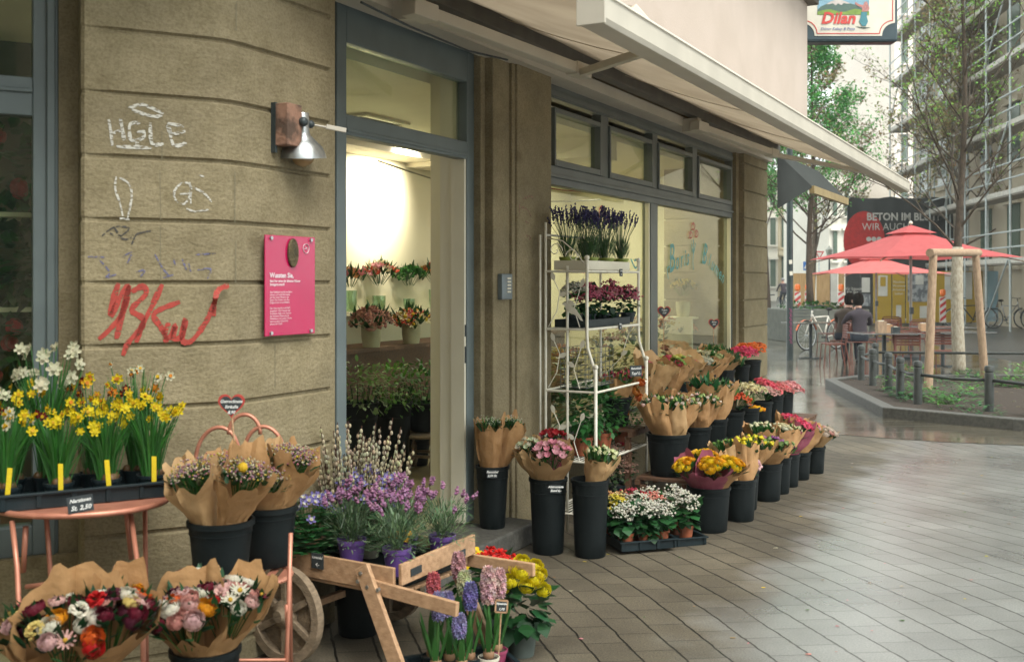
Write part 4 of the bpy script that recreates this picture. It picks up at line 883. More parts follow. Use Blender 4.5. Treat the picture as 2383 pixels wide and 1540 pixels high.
ctube('back_arch', [V((bk(568, 1070).x, YB, zlow))]+arch(bk(567, 1062), bk(664, 1070), bk(615, 992).z)+[bk(672, 1130)])
ctube('back_arch', arch(bk(532, 1010), bk(606, 1010), bk(568, 964).z))
ctube('back_post', [bk(452, 1110), bk(452, 1300), V((bk(450, 1300).x, YB, 0))]); ctube('back_post', [bk(672, 1120), V((bk(672, 1300).x, YB+.02, .5)), V((bk(672, 1300).x, YB+.05, 0))])
LX = -.206*3.85
ctube('leg', [V((LX, 3.85, .70)), V((LX-.005, 3.83, .4)), V((LX-.015, 3.80, 0))]); ctube('leg', [V((-1.2, 3.86, .5)), V((-1.22, 3.80, 0))])
ctube('cross_bar', [V((-1.2, 3.8, .26)), V((LX-.01, 3.81, .26))], .006); ctube('cross_bar', [V((LX-.01, 3.82, .45)), V((LX-.03, 3.97, .12))], .006)
DRY = [(.50, .43, .28), (.42, .36, .22), (.30, .17, .22), (.45, .33, .05), (.38, .14, .16)]
bA = V((-1.03, 3.80, .527)); bucket('flower_bucket', 'black bucket of dried bouquets at the front of the copper chair seat', 'bucket', bA, .088, .112, .235, 'black flower buckets')
bB = V((-.93, 4.09, .527)); bucket('flower_bucket', 'black bucket of dried bouquets at the back of the copper chair seat', 'bucket', bB, .088, .108, .225, 'black flower buckets')
def dry(lab, bs, top, r1, n=14, fs=.012, **k): return bunch('dried_bouquet', lab, bs, top, r1, 'tiny', DRY, n=int(n*1.8), fs=fs*1.2, sink=k.pop('sink', -.01), wh=.97, group='dried bouquets in kraft paper', green=(10, .05, .12, (.14, .14, .07)), **k)
U = V((0, 0, 1))
dry('dried bouquet leaning far out to the left of its bucket', bA+V((-.04, -.01, .06)), at(445, 1090, 3.72), .085, 22, open_=.2)
dry('dried bouquet with a yellow ball flower in the middle of the chair buckets', bA+V((.03, -.04, .08)), at(578, 1085, 3.66), .088, 22, back=V((-.4, 1, 0)), open_=.3, peak=.18)
dry('dried bouquet at the back of the front chair bucket, half hidden by its kraft paper', bA+V((0, .04, .08)), at(500, 1068, 3.86), .085, 16)
dry('tall empty looking kraft cone behind the dried bouquets', bA+V((.03, .06, .08)), at(562, 1050, 3.92), .075, 6, sink=.22, folds=3)
dry('dried bouquet of white strawflowers leaning right towards the barrow', bB+V((.03, 0, .05)), at(688, 1050, 4.05), .088, 40, .013, back=V((-1, .3, 0)), open_=.25)
dry('dried bouquet of small dark flowers in the back chair bucket', bB+V((-.02, .02, .05)), at(625, 1048, 4.12), .072, 16)
dry('dried bouquet with pink heads low in the back chair bucket', bB+V((-.03, -.04, .05)), at(632, 1098, 3.98), .07, 20)
mb = MB(); q = at(565, 1087, 3.60); mb.ball(q, .017, (.6, .38, .02), 10, 8); tt = mb.build('yellow_ball_flower', M['petal']); tag(tt, 'single yellow ball shaped dried flower on top of the middle dried bouquet', 'flower')
heart('heart shaped chalk sign with red rim above the dried bouquets', at(539, 944, 3.9), .052, ('Getrocknete', 'Sträuße', '8,90'), .13, lean=.012)

# ================================================================ big mixed bouquets at the lower left
MIX = [(.60, .36, .32), (.45, .012, .012), (.60, .24, .01), (.62, .58, .46), (.60, .56, .44), (.58, .36, .34), (.12, .008, .02), (.50, .22, .18), (.55, .09, .01), (.58, .44, .14), (.07, .008, .02), (.62, .58, .48)]
bC = V((-1.33, 3.27, 0)); bucket('flower_bucket', 'black floor bucket of mixed bouquets at the lower left corner', 'bucket', bC, .10, .13, .42, 'black flower buckets')
bD = V((-.985, 3.45, 0)); bucket('flower_bucket', 'black floor bucket of mixed bouquets in front of the copper chair', 'bucket', bD, .085, .108, .43, 'black flower buckets')
def mixb(lab, bs, top, r1, n=13, **k):
    k.setdefault('fs', .031); n = int(n*1.35)
    return bunch('mixed_bouquet', lab, bs, top, r1, 'mixed', MIX, n=n, group='mixed bouquets in kraft paper', green=(18, .075, .16, DGREEN), indiv=True, dome=.3, wh=.92, sink=-.01, **k)
mixb('mixed bouquet with a magenta bloom, opening to the lower left', bC+V((-.03, -.02, .22)), at(165, 1440, 3.10), .15, 12, open_=.35, peak=.30, back=V((-.5, 1, 0)))
mixb('mixed bouquet with a big red ranunculus at its right side', bC+V((.06, .0, .22)), at(285, 1395, 3.18), .115, 13, open_=.2, peak=.22)
mixb('mixed bouquet with a single white bloom cut by the left edge', bC+V((-.08, .03, .22)), at(65, 1425, 3.2), .10, 6, open_=.2)
mixb('mixed bouquet with dark red and orange blooms, low and in front of the copper chair', bD+V((-.02, -.02, .22)), at(428, 1405, 3.30), .12, 14, open_=.3, peak=.25)
mixb('mixed bouquet of white and orange blooms leaning right over the barrow wheel', bD+V((.04, .0, .22)), at(540, 1375, 3.40), .13, 14, open_=.25, peak=.28)
mixb('mixed bouquet at the back between the copper chair and the front bouquets', bD+V((.0, .06, .22)), at(450, 1345, 3.56), .11, 10)
slate('wood framed chalk tag standing between the mixed bouquets and the table', at(292, 1333, 3.42), .068, .05, ('Sträuße', 'ab 16,-'), .015, frame_=True, stick=.12, rot=.06)
# ================================================================ wooden flower barrow
a_ = V((.84, -.54, 0)).normalized(); b_ = V((.54, .84, 0)).normalized(); N_ = V((-.47, 4.30, 0))
def Bw(a, b, z): p = N_+a_*a+b_*b; return V((p.x, p.y, z))
t = thing('flower_barrow', 'pale wooden flower barrow with two spoked wheels and long handles', 'barrow', Bw(-.3, .25, 0)); B0 = V(t.location); BT = t
def plank(nm, p, q, th, ht, par=None, m='wood', up=(0, 0, 1), bv=.003): mb = MB(); mb.bar(p, q, th, ht, up=up); return mb.build(nm, M[m], par or t, B0 if par is None else None, bevel=bv)
zt2, zb2 = .455, .355
plank('side_board', Bw(-.66, 0, (zt2+zb2)/2-.005), Bw(0, 0, (zt2+zb2)/2), .018, .10); plank('side_board', Bw(-.66, .50, (zt2+zb2)/2), Bw(0, .50, (zt2+zb2)/2), .018, .10)
plank('end_board', Bw(.028, .0, .43), Bw(.028, .515, .45), .018, .085); plank('end_board', Bw(-.665, .0, .40), Bw(-.665, .5, .40), .018, .10)
for k in range(4): plank('floor_board', Bw(-.65, .055+.125*k, .345), Bw(.01, .055+.125*k, .345), .115, .014)
plank('handle', Bw(-.10, -.014, .37), Bw(.32, -.014, .345), .022, .055); plank('handle', Bw(-.10, .53, .37), Bw(.33, .53, .375), .022, .055)
plank('leg', Bw(-.14, -.036, .45), Bw(.11, -.06, 0), .022, .07, up=a_); plank('leg', Bw(-.14, .552, .42), Bw(.06, .57, 0), .022, .07, up=a_)
plank('axle', Bw(-.52, -.12, .205), Bw(-.52, .60, .205), .03, .03); plank('axle_block', Bw(-.52, .02, .29), Bw(-.52, .02, .19), .05, .03); plank('axle_block', Bw(-.52, .48, .29), Bw(-.52, .48, .19), .05, .03)
for aa, zz_ in ((-.135, .425), (-.10, .375), (-.045, .372), (-.15, .39)):
    mb = MB(); mb.tube([Bw(aa, -.04, zz_), Bw(aa, -.054, zz_)], .008, 8); mb.build('bolt', M['steel'], t, B0)
for bb in (.09, .40):
    mb = MB(); mb.bar(Bw(.0395, bb-.035, .428), Bw(.0395, bb+.035, .432), .004, .03); mb.build('hand_slot', M['dark'], t, B0)
def wheel(bo):
    c = Bw(-.52, bo, .205); Mx = Matrix((a_, V((0, 0, 1)), -b_)).transposed(); ro, ri = .203, .165; n = 40
    mb = MB(); mb.lathe([(ri, -.018), (ro, -.018), (ro, .018), (ri, .018), (ri, -.018)], c, n, M=Mx)
    w_ = mb.build('wheel', M['oldwood'], t, B0, smooth=True, angle=30)
    for k in range(6):
        an = math.pi/2+math.pi*k/3; d = Mx @ V((math.cos(an), math.sin(an), 0)); mb = MB(); mb.bar(c+d*.03, c+d*.17, .028, .022, up=b_); mb.build('spoke', M['oldwood'], w_, B0, bevel=.003)
    mb = MB(); mb.lathe([(1e-4, -.03), (.02, -.03), (.03, -.02), (.05, -.016), (.06, -.012), (.06, .012), (.045, .02), (.028, .035), (.024, .045), (1e-4, .045)], c, 24, M=Mx); mb.build('hub', M['oldwood'], w_, B0, smooth=True, angle=30)
wheel(-.085); wheel(.60)
slate('chalk tag with the lavender price on the side board of the barrow', Bw(-.40, -.016, .43), .066, .064, ('Lavendel', '4,-'), .016, facing=-b_)
# black tray liner in the barrow
t = thing('plant_tray', 'black plant tray lying inside the wooden barrow', 'tray', Bw(-.3, .25, .353)); tray(-.62, -.02, .03, .47, .354, .05, t, V(t.location), TT=Bw)
LAV = (.32, .15, .26); PUR = mat('purple_pot', (.12, .06, .24), (.10, .05, .20), rough=.4)
def lav_spikes(m, g, p, n, R_, H_, col, hr=.011, hl=.03, lean=0, leafy=True, stemcol=GREY):
    for k in range(n):
        a = random.uniform(0, 6.283); rr = R_*math.sqrt(random.random()); q = p+V((rr*math.cos(a), rr*math.sin(a), H_*random.uniform(.82, 1.15)-rr*.25))
        g.tube([p+V((rr*.2*math.cos(a), rr*.2*math.sin(a), 0)), p+(q-p)*.6+V((0, 0, .02)), q], .0015, 3, rgb(stemcol, .3), cap=False)
        d = ((q-p).normalized()+V((random.uniform(-.3, .3), random.uniform(-.3, .3), .3))).normalized()
        for j in range(5):
            for _ in range(2): blob(m, q+d*hl*j/4+V((random.uniform(-1, 1), random.uniform(-1, 1), random.uniform(-1, 1)))*hr*.5, hr*(.75-.08*abs(j-2)), rgb(col, .3))
        if hr > .008:
            for _ in range(3): petal(m, q+d*hl, d+V((random.uniform(-.7, .7), random.uniform(-.7, .7), .2)), U, .016, .005, .2, rgb(tuple(c*1.35 for c in col), .2))
def french_lavender(lab, p, r, R_, H_, n=30, leaves=520):
    t = thing('lavender_pot', lab, 'potted lavender', p, 'lavender pots in the barrow'); pot(t, p, p, r, r*1.95, PUR); c = p+V((0, 0, r*1.9))
    g = MB(); f = MB()
    for k in range(leaves):
        a = random.uniform(0, 6.283); ph = math.acos(random.uniform(-.12, 1)); d = V((math.cos(a)*math.sin(ph), math.sin(a)*math.sin(ph), math.cos(ph))); rr = random.random()**.5
        q = c+V((d.x*R_*rr, d.y*R_*rr, d.z*H_*.8*rr)); leaf(g, q, d+V((random.uniform(-.5, .5), random.uniform(-.5, .5), random.uniform(-.1, .8))), random.uniform(.02, .045), .0034, rgb((.20, .30, .16) if random.random() < .75 else (.07, .14, .055), .3), bend=.3, seg=2)
    for k in range(30):
        a = random.uniform(0, 6.283); g.tube([c, c+V((math.cos(a)*R_*.6, math.sin(a)*R_*.6, H_*.6)), c+V((math.cos(a)*R_*.95, math.sin(a)*R_*.95, H_*random.uniform(.3, .8)))], .0016, 3, rgb(GREY, .3), cap=False)
    lav_spikes(f, g, c, n, R_*.95, H_, LAV, hr=.0125, hl=.02); g.build('foliage', M['leaf'], t, p); f.build('flowers', M['petal'], t, p)
french_lavender('lavender in a purple pot, left of the three in the barrow', Bw(-.33, .12, .385), .062, .125, .21, 32)
french_lavender('lavender in a purple pot, the front one at the barrow corner', Bw(-.085, .12, .385), .060, .13, .20, 22, 640)
french_lavender('lavender in a purple pot at the far corner of the barrow, beside the shop step', Bw(-.06, .40, .385), .060, .145, .19, 16, 640)
french_lavender('lavender at the back of the barrow between the aquilegia and the front pots', Bw(-.22, .35, .385), .055, .13, .23, 30)
# aquilegia
def aquilegia(lab, p, r, R_, H_, n=26, m='white'):
    t = thing('columbine_pot', lab, 'potted columbine', p, 'columbine pots in the barrow'); pot(t, p, p, r, r*1.25, M[m]); c = p+V((0, 0, r*1.3)); g = MB(); f = MB()
    for k in range(420):
        a = random.uniform(0, 6.283); rr = R_*random.random()**.5; q = c+V((rr*math.cos(a), rr*math.sin(a), random.uniform(-.02, 1)*H_*.75*(1-.4*(rr/R_)**2)))
        for j in range(3): leaf(g, q, V((math.cos(a+j*1.3-1.3), math.sin(a+j*1.3-1.3), .25)), .026, .012, rgb((.025, .12, .03), .35), bend=.4, seg=2)
    for k in range(n):
        a = 2.4*k; rr = R_*math.sqrt((k+.5)/n); q = c+V((rr*math.cos(a), rr*math.sin(a), H_*(random.uniform(.85, 1.1)-.35*(rr/R_)**2))); g.tube([c+V((0, 0, .03)), q], .0016, 3, rgb(GREEN), cap=False)
        d = V((random.uniform(-.6, .6), random.uniform(-1, 0), .6)); star(f, q, d, .024, 5, (.20, .17, .42), w=.3, tilt=1.3); star(f, q+d.normalized()*.003, d, .013, 5, (.55, .53, .50), (.6, .5, .12), w=.45, tilt=.9, hr=.3)
    g.build('foliage', M['leaf'], t, p); f.build('flowers', M['petal'], t, p)
aquilegia('blue columbine in a square white pot at the left end of the barrow', Bw(-.525, .07, .375), .052, .125, .25, 26)
aquilegia('taller blue columbine at the back of the barrow against the pussy willow', Bw(-.42, .34, .368), .055, .17, .31, 44)
t = thing('pot_saucer', 'white plastic saucer box under the left columbine', 'saucer', Bw(-.525, .07, .36)); mb = MB(); p = Bw(-.525, .07, .36); mb.lathe([(.06, 0), (.085, .002), (.088, .03), (.083, .03), (.06, .012), (1e-4, .012)], p, 4, M=Matrix.Rotation(.3, 3, 'Z')); mb.build('dish', M['white'], t, p, bevel=.003)
# orange primula peeping between the lavenders
def leafy(lab, name, cat, p, r, h, potm, R_, H_, nl, lsz, lcol, fkind, fcol, nf, fs, grp=None, up_=.2, potted=True, W=.45):
    t = thing(name, lab, cat, p, grp); p = V(p)
    if potted: pot(t, p, p, r, h, potm)
    c = p+V((0, 0, h*.9)); g = MB(); f = MB()
    leafball(g, c+V((0, 0, H_*.42)), (R_, R_, H_*.5), nl, lsz, lcol, W=W)
    for k in range(nf):
        f = MB(); a = 2.4*k; rr = R_*.92*math.sqrt((k+.5)/nf); q = c+V((rr*math.cos(a), rr*math.sin(a), H_*(random.uniform(.92, 1.08)-up_*(rr/R_)**2))); d = V((math.cos(a)*.5*rr/R_, math.sin(a)*.5*rr/R_-.25, 1)); col = random.choice(fcol)
        if fkind == 'cluster':
            for _ in range(12): blob(f, q+V((random.gauss(0, fs*.55), random.gauss(0, fs*.55), random.gauss(0, fs*.25))), fs*random.uniform(.2, .32), rgb(col, .15))
        elif fkind == 'rose': rose(f, q, d, fs, col)
        elif fkind == 'puff': puff(f, q, d, fs, col)
        elif fkind == 'star': star(f, q, d, fs, 5, col, (.6, .4, .05), w=.4)
        f.build('flower_head' if fkind == 'cluster' else 'flower', M['petal'], t, p)
    if nl: g.build('foliage', M['leaf'], t, p)
    return t
leafy('small orange primrose tucked between two lavender pots in the barrow', 'primrose_pot', 'potted primrose', Bw(-.17, .26, .368), .045, .07, PUR, .05, .09, 40, .04, GREEN, 'star', [(.75, .28, .01), (.8, .42, .02)], 12, .022)
# ================================================================ floor group right of the barrow
tp = at(1100, 1545, 4.42); hO = V((-.29, 4.25, 0))
def H(a, b, z): p = hO+V((.92, .39, 0))*a+V((-.39, .92, 0))*b; return V((p.x, p.y, z))
t = thing('plant_tray', 'black plant tray on the paving holding the hyacinth pots', 'tray', H(.15, .15, 0)); tray(-.07, .33, -.08, .22, .0, .05, t, V(t.location), TT=H)
def hyacinth(lab, p, col, H_, r=.044, potm=None, fl=.10, tall=0, bulb=True, fr=.032):
    t = thing('hyacinth_pot', lab, 'potted hyacinth', p, 'potted hyacinths on the floor tray'); pot(t, p, p, r, r*1.5, potm or M['tray']); c = p+V((0, 0, r*1.45)); g = MB(); f = MB()
    if bulb: b = MB(); b.ball(c+V((.0, 0, .012)), .024, rgb((.40, .24, .13)), 12, 8, sc=(1, 1, 1.15)); b.build('bulb', M['leaf'], t, p, smooth=True)
    tip = c+V((random.uniform(-.012, .012), 0, H_)); g.tube([c, tip-V((0, 0, fl*.5))], .007, 6, rgb((.08, .20, .05)))
    for k in range(6):
        a = 6.283*k/6+.5; d = V((math.cos(a)*.3, math.sin(a)*.3, 1)); leaf(g, c+V((math.cos(a)*.012, math.sin(a)*.012, 0)), d, H_*random.uniform(.55, .8), .012, rgb((.05, .17, .035), .2), bend=-.05, seg=4, up=V((-math.sin(a), math.cos(a), 0)).cross(d))
    rows = int(fl/.0105)
    for j in range(rows):
        zz_ = fl*j/rows; rr = fr*.62*math.sin(math.pi*(.18+.74*j/rows))**.7
        for k in range(8):
            a = 6.283*k/8+j*.6+random.uniform(-.2, .2); d = V((math.cos(a), math.sin(a), .25)); q = tip+V((0, 0, zz_-fl*.62))+d*rr; star(f, q, d, .0165, 6, rgb(col, .35), w=.26, tilt=1.0)
    g.build('leaves', M['leaf'], t, p); f.build('flower_spike', M['petal'], t, p)
HB = (.24, .21, .38); HP = (.56, .36, .36); HC = (.50, .50, .30)
GP = mat('green_pot', (.08, .10, .09), (.06, .08, .07), rough=.5); PK = mat('pink_pot', (.30, .05, .11), rough=.5); BP = mat('blue_pot', (.03, .14, .22), rough=.5)
hyacinth('lilac hyacinth at the left front of the floor tray', H(-.005, .02, .012), HB, .25)
hyacinth('short lilac hyacinth, lowest bloom in the middle front of the tray', H(.09, -.02, .012), HB, .17, potm=BP, fl=.085)
hyacinth('lilac hyacinth directly above the short one, behind it', H(.07, .07, .012), HB, .235, fl=.085)
hyacinth('deep lilac hyacinth in the middle of the tray', H(.15, .05, .012), (.17, .15, .35), .265)
hyacinth('tall pink hyacinth behind the small framed price tag', H(.225, .03, .012), HP, .31, potm=M['white'], fl=.14, fr=.036)
hyacinth('pink hyacinth at the right edge of the tray', H(.29, .10, .012), HP, .29, potm=PK, fl=.11)
hyacinth('pink hyacinth rising beside the barrow handle', H(.145, .17, .012), (.46, .25, .26), .36, fl=.10)
hyacinth('red hyacinth under the end of the barrow handle', H(.02, .14, .012), (.42, .10, .11), .30, fl=.085)
hyacinth('pale yellow hyacinth between the lilac and pink ones', H(.14, .115, .012), HC, .30, fl=.09)
slate('small framed chalk tag on a long stick in the hyacinth tray', at(1167, 1410, 4.25), .046, .046, ('Hyazinthe', '1,70'), .0105, frame_=True, stick=.17, rot=-.06)
leafy('yellow begonia in a grey green pot, right of the hyacinths', 'begonia_pot', 'potted begonia', gnd(1214, 1522), .073, .13, GP, .13, .20, 110, .075, DGREEN, 'rose', [(.80, .60, .015)], 0, .03, W=.42)
p = gnd(1214, 1522); BG = [o for o in COL.objects if o.name.startswith('begonia_pot')][-1]
for q in ((.0, -.03, .36), (.055, -.03, .33), (.02, -.06, .31), (-.05, -.04, .325), (.06, .03, .37), (.0, .03, .39), (-.02, 0, .365), (.09, -.04, .29), (-.08, .0, .29), (.075, 0, .345)): mb = MB(); rose(mb, p+V(q), V((q[0]*3, -.6, .8)), .036, (.68, .56, .012)); mb.build('flower', M['petal'], BG, p)
leafy('red begonia half hidden behind the far handle of the barrow', 'begonia_pot', 'potted begonia', gnd(1150, 1462), .07, .12, GP, .11, .24, 80, .07, DGREEN, 'puff', [(.60, .012, .008)], 12, .036)
leafy('yellow primrose squeezed between the barrow end board and the red begonia', 'primrose_pot', 'potted primrose', gnd(1090, 1455), .06, .12, GP, .08, .24, 70, .05, GREEN, 'star', [(.80, .56, .015)], 16, .028)
# ================================================================ pussy willow
wp = V((-.70, 4.90, 0)); t = bucket('flower_bucket', 'black bucket of pussy willow standing left of the shop door', 'bucket', wp, .09, .115, .38, 'black flower buckets')
t = thing('willow_bunch', 'big bunch of pussy willow twigs with white catkins in front of the doorway', 'willow twigs', wp+V((0, 0, .2))); g = MB(); f = MB(); p = V(t.location)
for k in range(125):
    a = random.uniform(0, 6.283); rr = .20*math.sqrt(random.random()); tipz = random.uniform(.5, .78)-.6*abs(rr)*random.random(); q = p+V((rr*math.cos(a)*1.15+.03, rr*math.sin(a), tipz)); b0 = p+V((rr*.3*math.cos(a), rr*.3*math.sin(a), .12)); md = (b0+q)/2+V((math.cos(a), math.sin(a), 0))*.02
    g.tube([b0, md, q], .0022, 4, rgb((.10, .05, .03), .3), cap=False); n = int((q-b0).length/.024)
    for j in range(2, n):
        tt = j/n; c = (b0*(1-tt)+md*tt)*(1-tt)+(md*(1-tt)+q*tt)*tt; s = V((random.uniform(-1, 1), random.uniform(-1, 1), random.uniform(0, .8))).normalized()*.006
        f.ball(c+s,   .0070, rgb((.46, .41, .27), .3), 5, 4, sc=(1, 1, 1.5))
g.build('twigs', M['leaf'], t, p); f.build('catkins', M['petal'], t, p)
# ================================================================ tall buckets by the step
def gb(nm, lab, px, py, Y, r0, r1, h, grp='black flower buckets'):
    p = at(px, py, Y); p.z = max(0, round(p.z, 3)); bucket(nm, lab, 'bucket', p, r0, r1, h, grp); return p
p1 = V((-.117, 6.44, .131)); bucket('flower_bucket', 'tall black bucket standing on the shop door step', 'bucket', p1, .075, .097, .37, 'black flower buckets')
p2 = V((.214, 6.36, 0)); bucket('flower_bucket', 'tall black bucket of alstroemeria on the paving at the end of the step', 'bucket', p2, .09, .11, .443, 'black flower buckets')
p3 = V((.457, 6.28, 0)); bucket('flower_bucket', 'tall black bucket with one narrow kraft cone in front of the white rack', 'bucket', p3, .09, .108, .45, 'black flower buckets')
def btxt(lab, p, r, z, lines, sz):
    t = thing('price_tag', lab, 'price tag', p+V((0, -r, z)), 'chalk price tags'); b0 = V(t.location)
    b = MB(); b.bar(b0+V((.0, -.003, 0)), b0+V((.0, -.006, 0)), .062, .05, up=(0, 0, 1)); b.build('board', M['slate'], t, b0); b = MB()
    for i, s in enumerate(lines): text_mb(b, s, sz, b0+V((.0, -.0068, .012-.022*i)), (1, 0, 0), (0, 0, 1), shear=.35, bold=.0008)
    b.build('lettering', M['chalk'], t, b0)
btxt('chalk price tag on the bucket on the door step', p1, .099, .335, ('Ranunkel', '2,50 St.'), .018); btxt('chalk price tag on the tall alstroemeria bucket', p2+V((.04, 0, 0)), .106, .395, ('Alstromerie', 'Bund 6,-'), .018)
WG = [(.45, .50, .30), (.55, .55, .45)]
k_ = dict(group='bouquets in the tall buckets')
bunch('kraft_bouquet', 'narrow kraft cone of small white flowers on the step, left of two', p1+V((-.02, -.02, .15)), at(1138, 972, 6.38), .088, 'tiny', WG, 14, .012, green=(8, .05, .1, LGREEN), r0=.03, peak=.0, folds=3, **k_)
bunch('kraft_bouquet', 'narrow kraft cone leaning right on the step, right of two', p1+V((.03, .01, .15)), at(1196, 970, 6.47), .075, 'tiny', WG, 10, .012, green=(8, .05, .1, LGREEN), r0=.03, peak=.08, folds=3, **k_)
bunch('kraft_bouquet', 'pink lily like bouquet facing the street in the tall alstroemeria bucket', p2+V((.02, -.03, .30)), at(1282, 1045, 6.22), .12, 'lily', [(.66, .25, .32), (.62, .32, .36)], 20, .036, r0=.07, green=(6, .05, .15, GREEN), open_=.15, **k_)
bunch('kraft_bouquet', 'dark red bouquet at the back of the alstroemeria bucket', p2+V((.01, .04, .30)), at(1285, 1015, 6.40), .085, 'lily', [(.25, .008, .012), (.32, .01, .015)], 14, .034, wrap='pinkwrap', r0=.06, sink=-.05, **k_)
bunch('kraft_bouquet', 'pale green and white bouquet leaning left out of the alstroemeria bucket', p2+V((-.04, -.01, .30)), at(1225, 1030, 6.30), .085, 'lily', [(.50, .55, .35), (.58, .55, .42)], 14, .026, r0=.05, **k_)
bunch('kraft_bouquet', 'single kraft cone of cream buds in the tall bucket before the rack', p3+V((.02, .0, .30)), at(1404, 1052, 6.26), .098, 'tulip', [(.60, .60, .36), (.55, .60, .30)], 16, .024, r0=.055, peak=.04, folds=3, green=(8, .06, .12, LGREEN), **k_)
# ================================================================ white plant rack
t = thing('plant_rack', 'white metal plant rack with finials, five shelves and leaf ornaments before the shop window', 'plant rack', FW.pt(.2, .25, 0)); B0 = V(t.location)
def Rk(s, o, z): return FW.pt(s, o, z)
def rt(nm, pts, r=.009): mb = MB(); mb.tube(pts, r, 8); return mb.build(nm, M['rackwhite'], t, B0, smooth=True)
RS0, RS1, RB, RFt, RFb = -.27, .64, .08, .37, .43
for s_ in (RS0, RS1):
    rt('post', [Rk(s_, RB, 0), Rk(s_, RB, 1.98)]); rt('post', [Rk(s_, RFt, 1.74), Rk(s_, RFt, 1.26), Rk(s_, RFt+.005, 1.18), Rk(s_, RFb-.015, 1.06), Rk(s_, RFb, .98)], .010); rt('post', [Rk(s_, RFb, 0), Rk(s_, RFb, 1.05)], .011)
    for q in (Rk(s_, RFb, 1.06), Rk(s_, RFt, 1.75)): mb = MB(); mb.ball(q, .017, n=12); mb.build('finial', M['rackwhite'], t, B0, smooth=True)
rt('post', [Rk(RS0+.03, .22, 0), Rk(RS0+.03, .22, 1.70)]); rt('post', [Rk(RS0-.04, RB-.02, .4), Rk(RS0-.04, RB-.02, 1.9)], .008); rt('top_rail', [Rk(RS0, RB, 1.90), Rk(RS1, RB, 1.90)], .007)
for zz_, fo in ((1.665, RFt), (1.295, RFt), (.90, RFb), (.455, RFb), (.12, RFb)):
    mb = MB(); c4 = [Rk(RS0, RB, zz_), Rk(RS1, RB, zz_), Rk(RS1, fo, zz_), Rk(RS0, fo, zz_)]
    for i in range(4): mb.tube([c4[i], c4[(i+1) % 4]], .008, 6)
    if zz_ != .90:
        for k in range(1, 11): oo = RB+(fo-RB)*k/11; mb.tube([Rk(RS0, oo, zz_), Rk(RS1, oo, zz_)], .003, 5)
    mb.build('shelf', M['rackwhite'], t, B0)
def twig(pts, leaves_):
    mb = MB(); mb.tube(pts, .003, 5)
    for p, ang in leaves_:
        d = V((FW.n.x*math.cos(ang)*1, FW.n.y*math.cos(ang), math.sin(ang))); leaf(mb, p, d, .055, .016, (.5, .5, .5), bend=0, seg=4, up=V((FW.u.x, FW.u.y, 0)))
    mb.build('leaf_ornament', M['rackwhite'], t, B0)
for zb in (.46, .92, 1.31):
    twig([Rk(RS0, .10, zb), Rk(RS0, .16, zb+.10), Rk(RS0, .18, zb+.22), Rk(RS0, .14, zb+.30)], [(Rk(RS0, .14, zb+.30), 1.9), (Rk(RS0, .18, zb+.2), .4)])
    twig([Rk(RS0, .32, zb), Rk(RS0, .28, zb+.12), Rk(RS0, .33, zb+.26)], [(Rk(RS0, .33, zb+.26), 1.2), (Rk(RS0, .28, zb+.14), 2.6)])
for zb in (.50, .94): twig([Rk(RS1, .12, zb), Rk(RS1, .24, zb+.12), Rk(RS1, .30, zb+.3)], [(Rk(RS1, .30, zb+.3), 1.3), (Rk(RS1, .24, zb+.14), .5)])
mb = MB(); c = Rk(RS0, .27, 1.42); Mf = Matrix((V((FW.n.x, FW.n.y, 0)), U, V((-FW.u.x, -FW.u.y, 0)))).transposed()
mb.poly([(x*.0016, y*.0016) for x, y in ((-46, 22), (-34, 30), (-24, 28), (-10, 18), (14, 4), (34, -22), (46, -44), (36, -42), (22, -26), (6, -18), (-14, -12), (-28, 2), (-34, 16))], .003, Mf, c); mb.build('bird_ornament', M['rackwhite'], t, B0)
mb = MB()
for i in range(14):
    th = i*.5; 
def scroll(c0, sgn):
    pts = []
    for i in range(22): th = i*.33; rr = .05*(1-i/26); pts.append(c0+V((FW.n.x, FW.n.y, 0))*(rr*math.cos(th)*sgn)+V((0, 0, rr*math.sin(th))))
    rt('scroll', pts, .003)
scroll(Rk(RS0, .15, 1.80), 1); scroll(Rk(RS0, .27, 1.76), -1); rt('arched_brace', [Rk(RS0, .09, 1.88), Rk(RS0, .2, 1.86), Rk(RS0, .30, 1.78), Rk(RS0, .36, 1.70)], .004)
# rack contents
def box_tray(lab, s0, s1, o0, o1, z, h, m, name='plant_tray', cat='tray'):
    c = FW.pt((s0+s1)/2, (o0+o1)/2, z); t = thing(name, lab, cat, c); mb = MB()
    wbox(mb, s0, s1, o0, o1, z, z+.006); wbox(mb, s0-.004, s0, o0, o1, z, z+h); wbox(mb, s1, s1+.004, o0, o1, z, z+h); wbox(mb, s0, s1, o0-.004, o0, z, z+h); wbox(mb, s0, s1, o1, o1+.004, z, z+h); mb.build('tray_shell', m, t, c, bevel=.002); return t
box_tray('long white plastic box on the top shelf holding lavender', RS0+.05, RS1-.1, RB+.04, RFt-.03, 1.675, .06, M['white'])
box_tray('black plant tray on the second rack shelf', RS0+.06, RS1-.12, RB+.04, RFt-.02, 1.305, .05, M['tray'])
box_tray('wire mesh basket on the middle of the rack', RS0+.1, RS1-.35, RB+.06, RFt-.05, .91, .004, M['dark'], 'wire_basket', 'basket')
wb = [o for o in COL.objects if o.name.startswith('wire_basket')][0]; mb = MB(); wc = V(wb.location)
for i in range(8):
    for (o0) in (RB+.06, RFt-.05): s_ = RS0+.1+(RS1-.45-RS0)*i/7; mb.tube([FW.pt(s_, o0, .91), FW.pt(s_, o0, 1.17)], .002, 4)
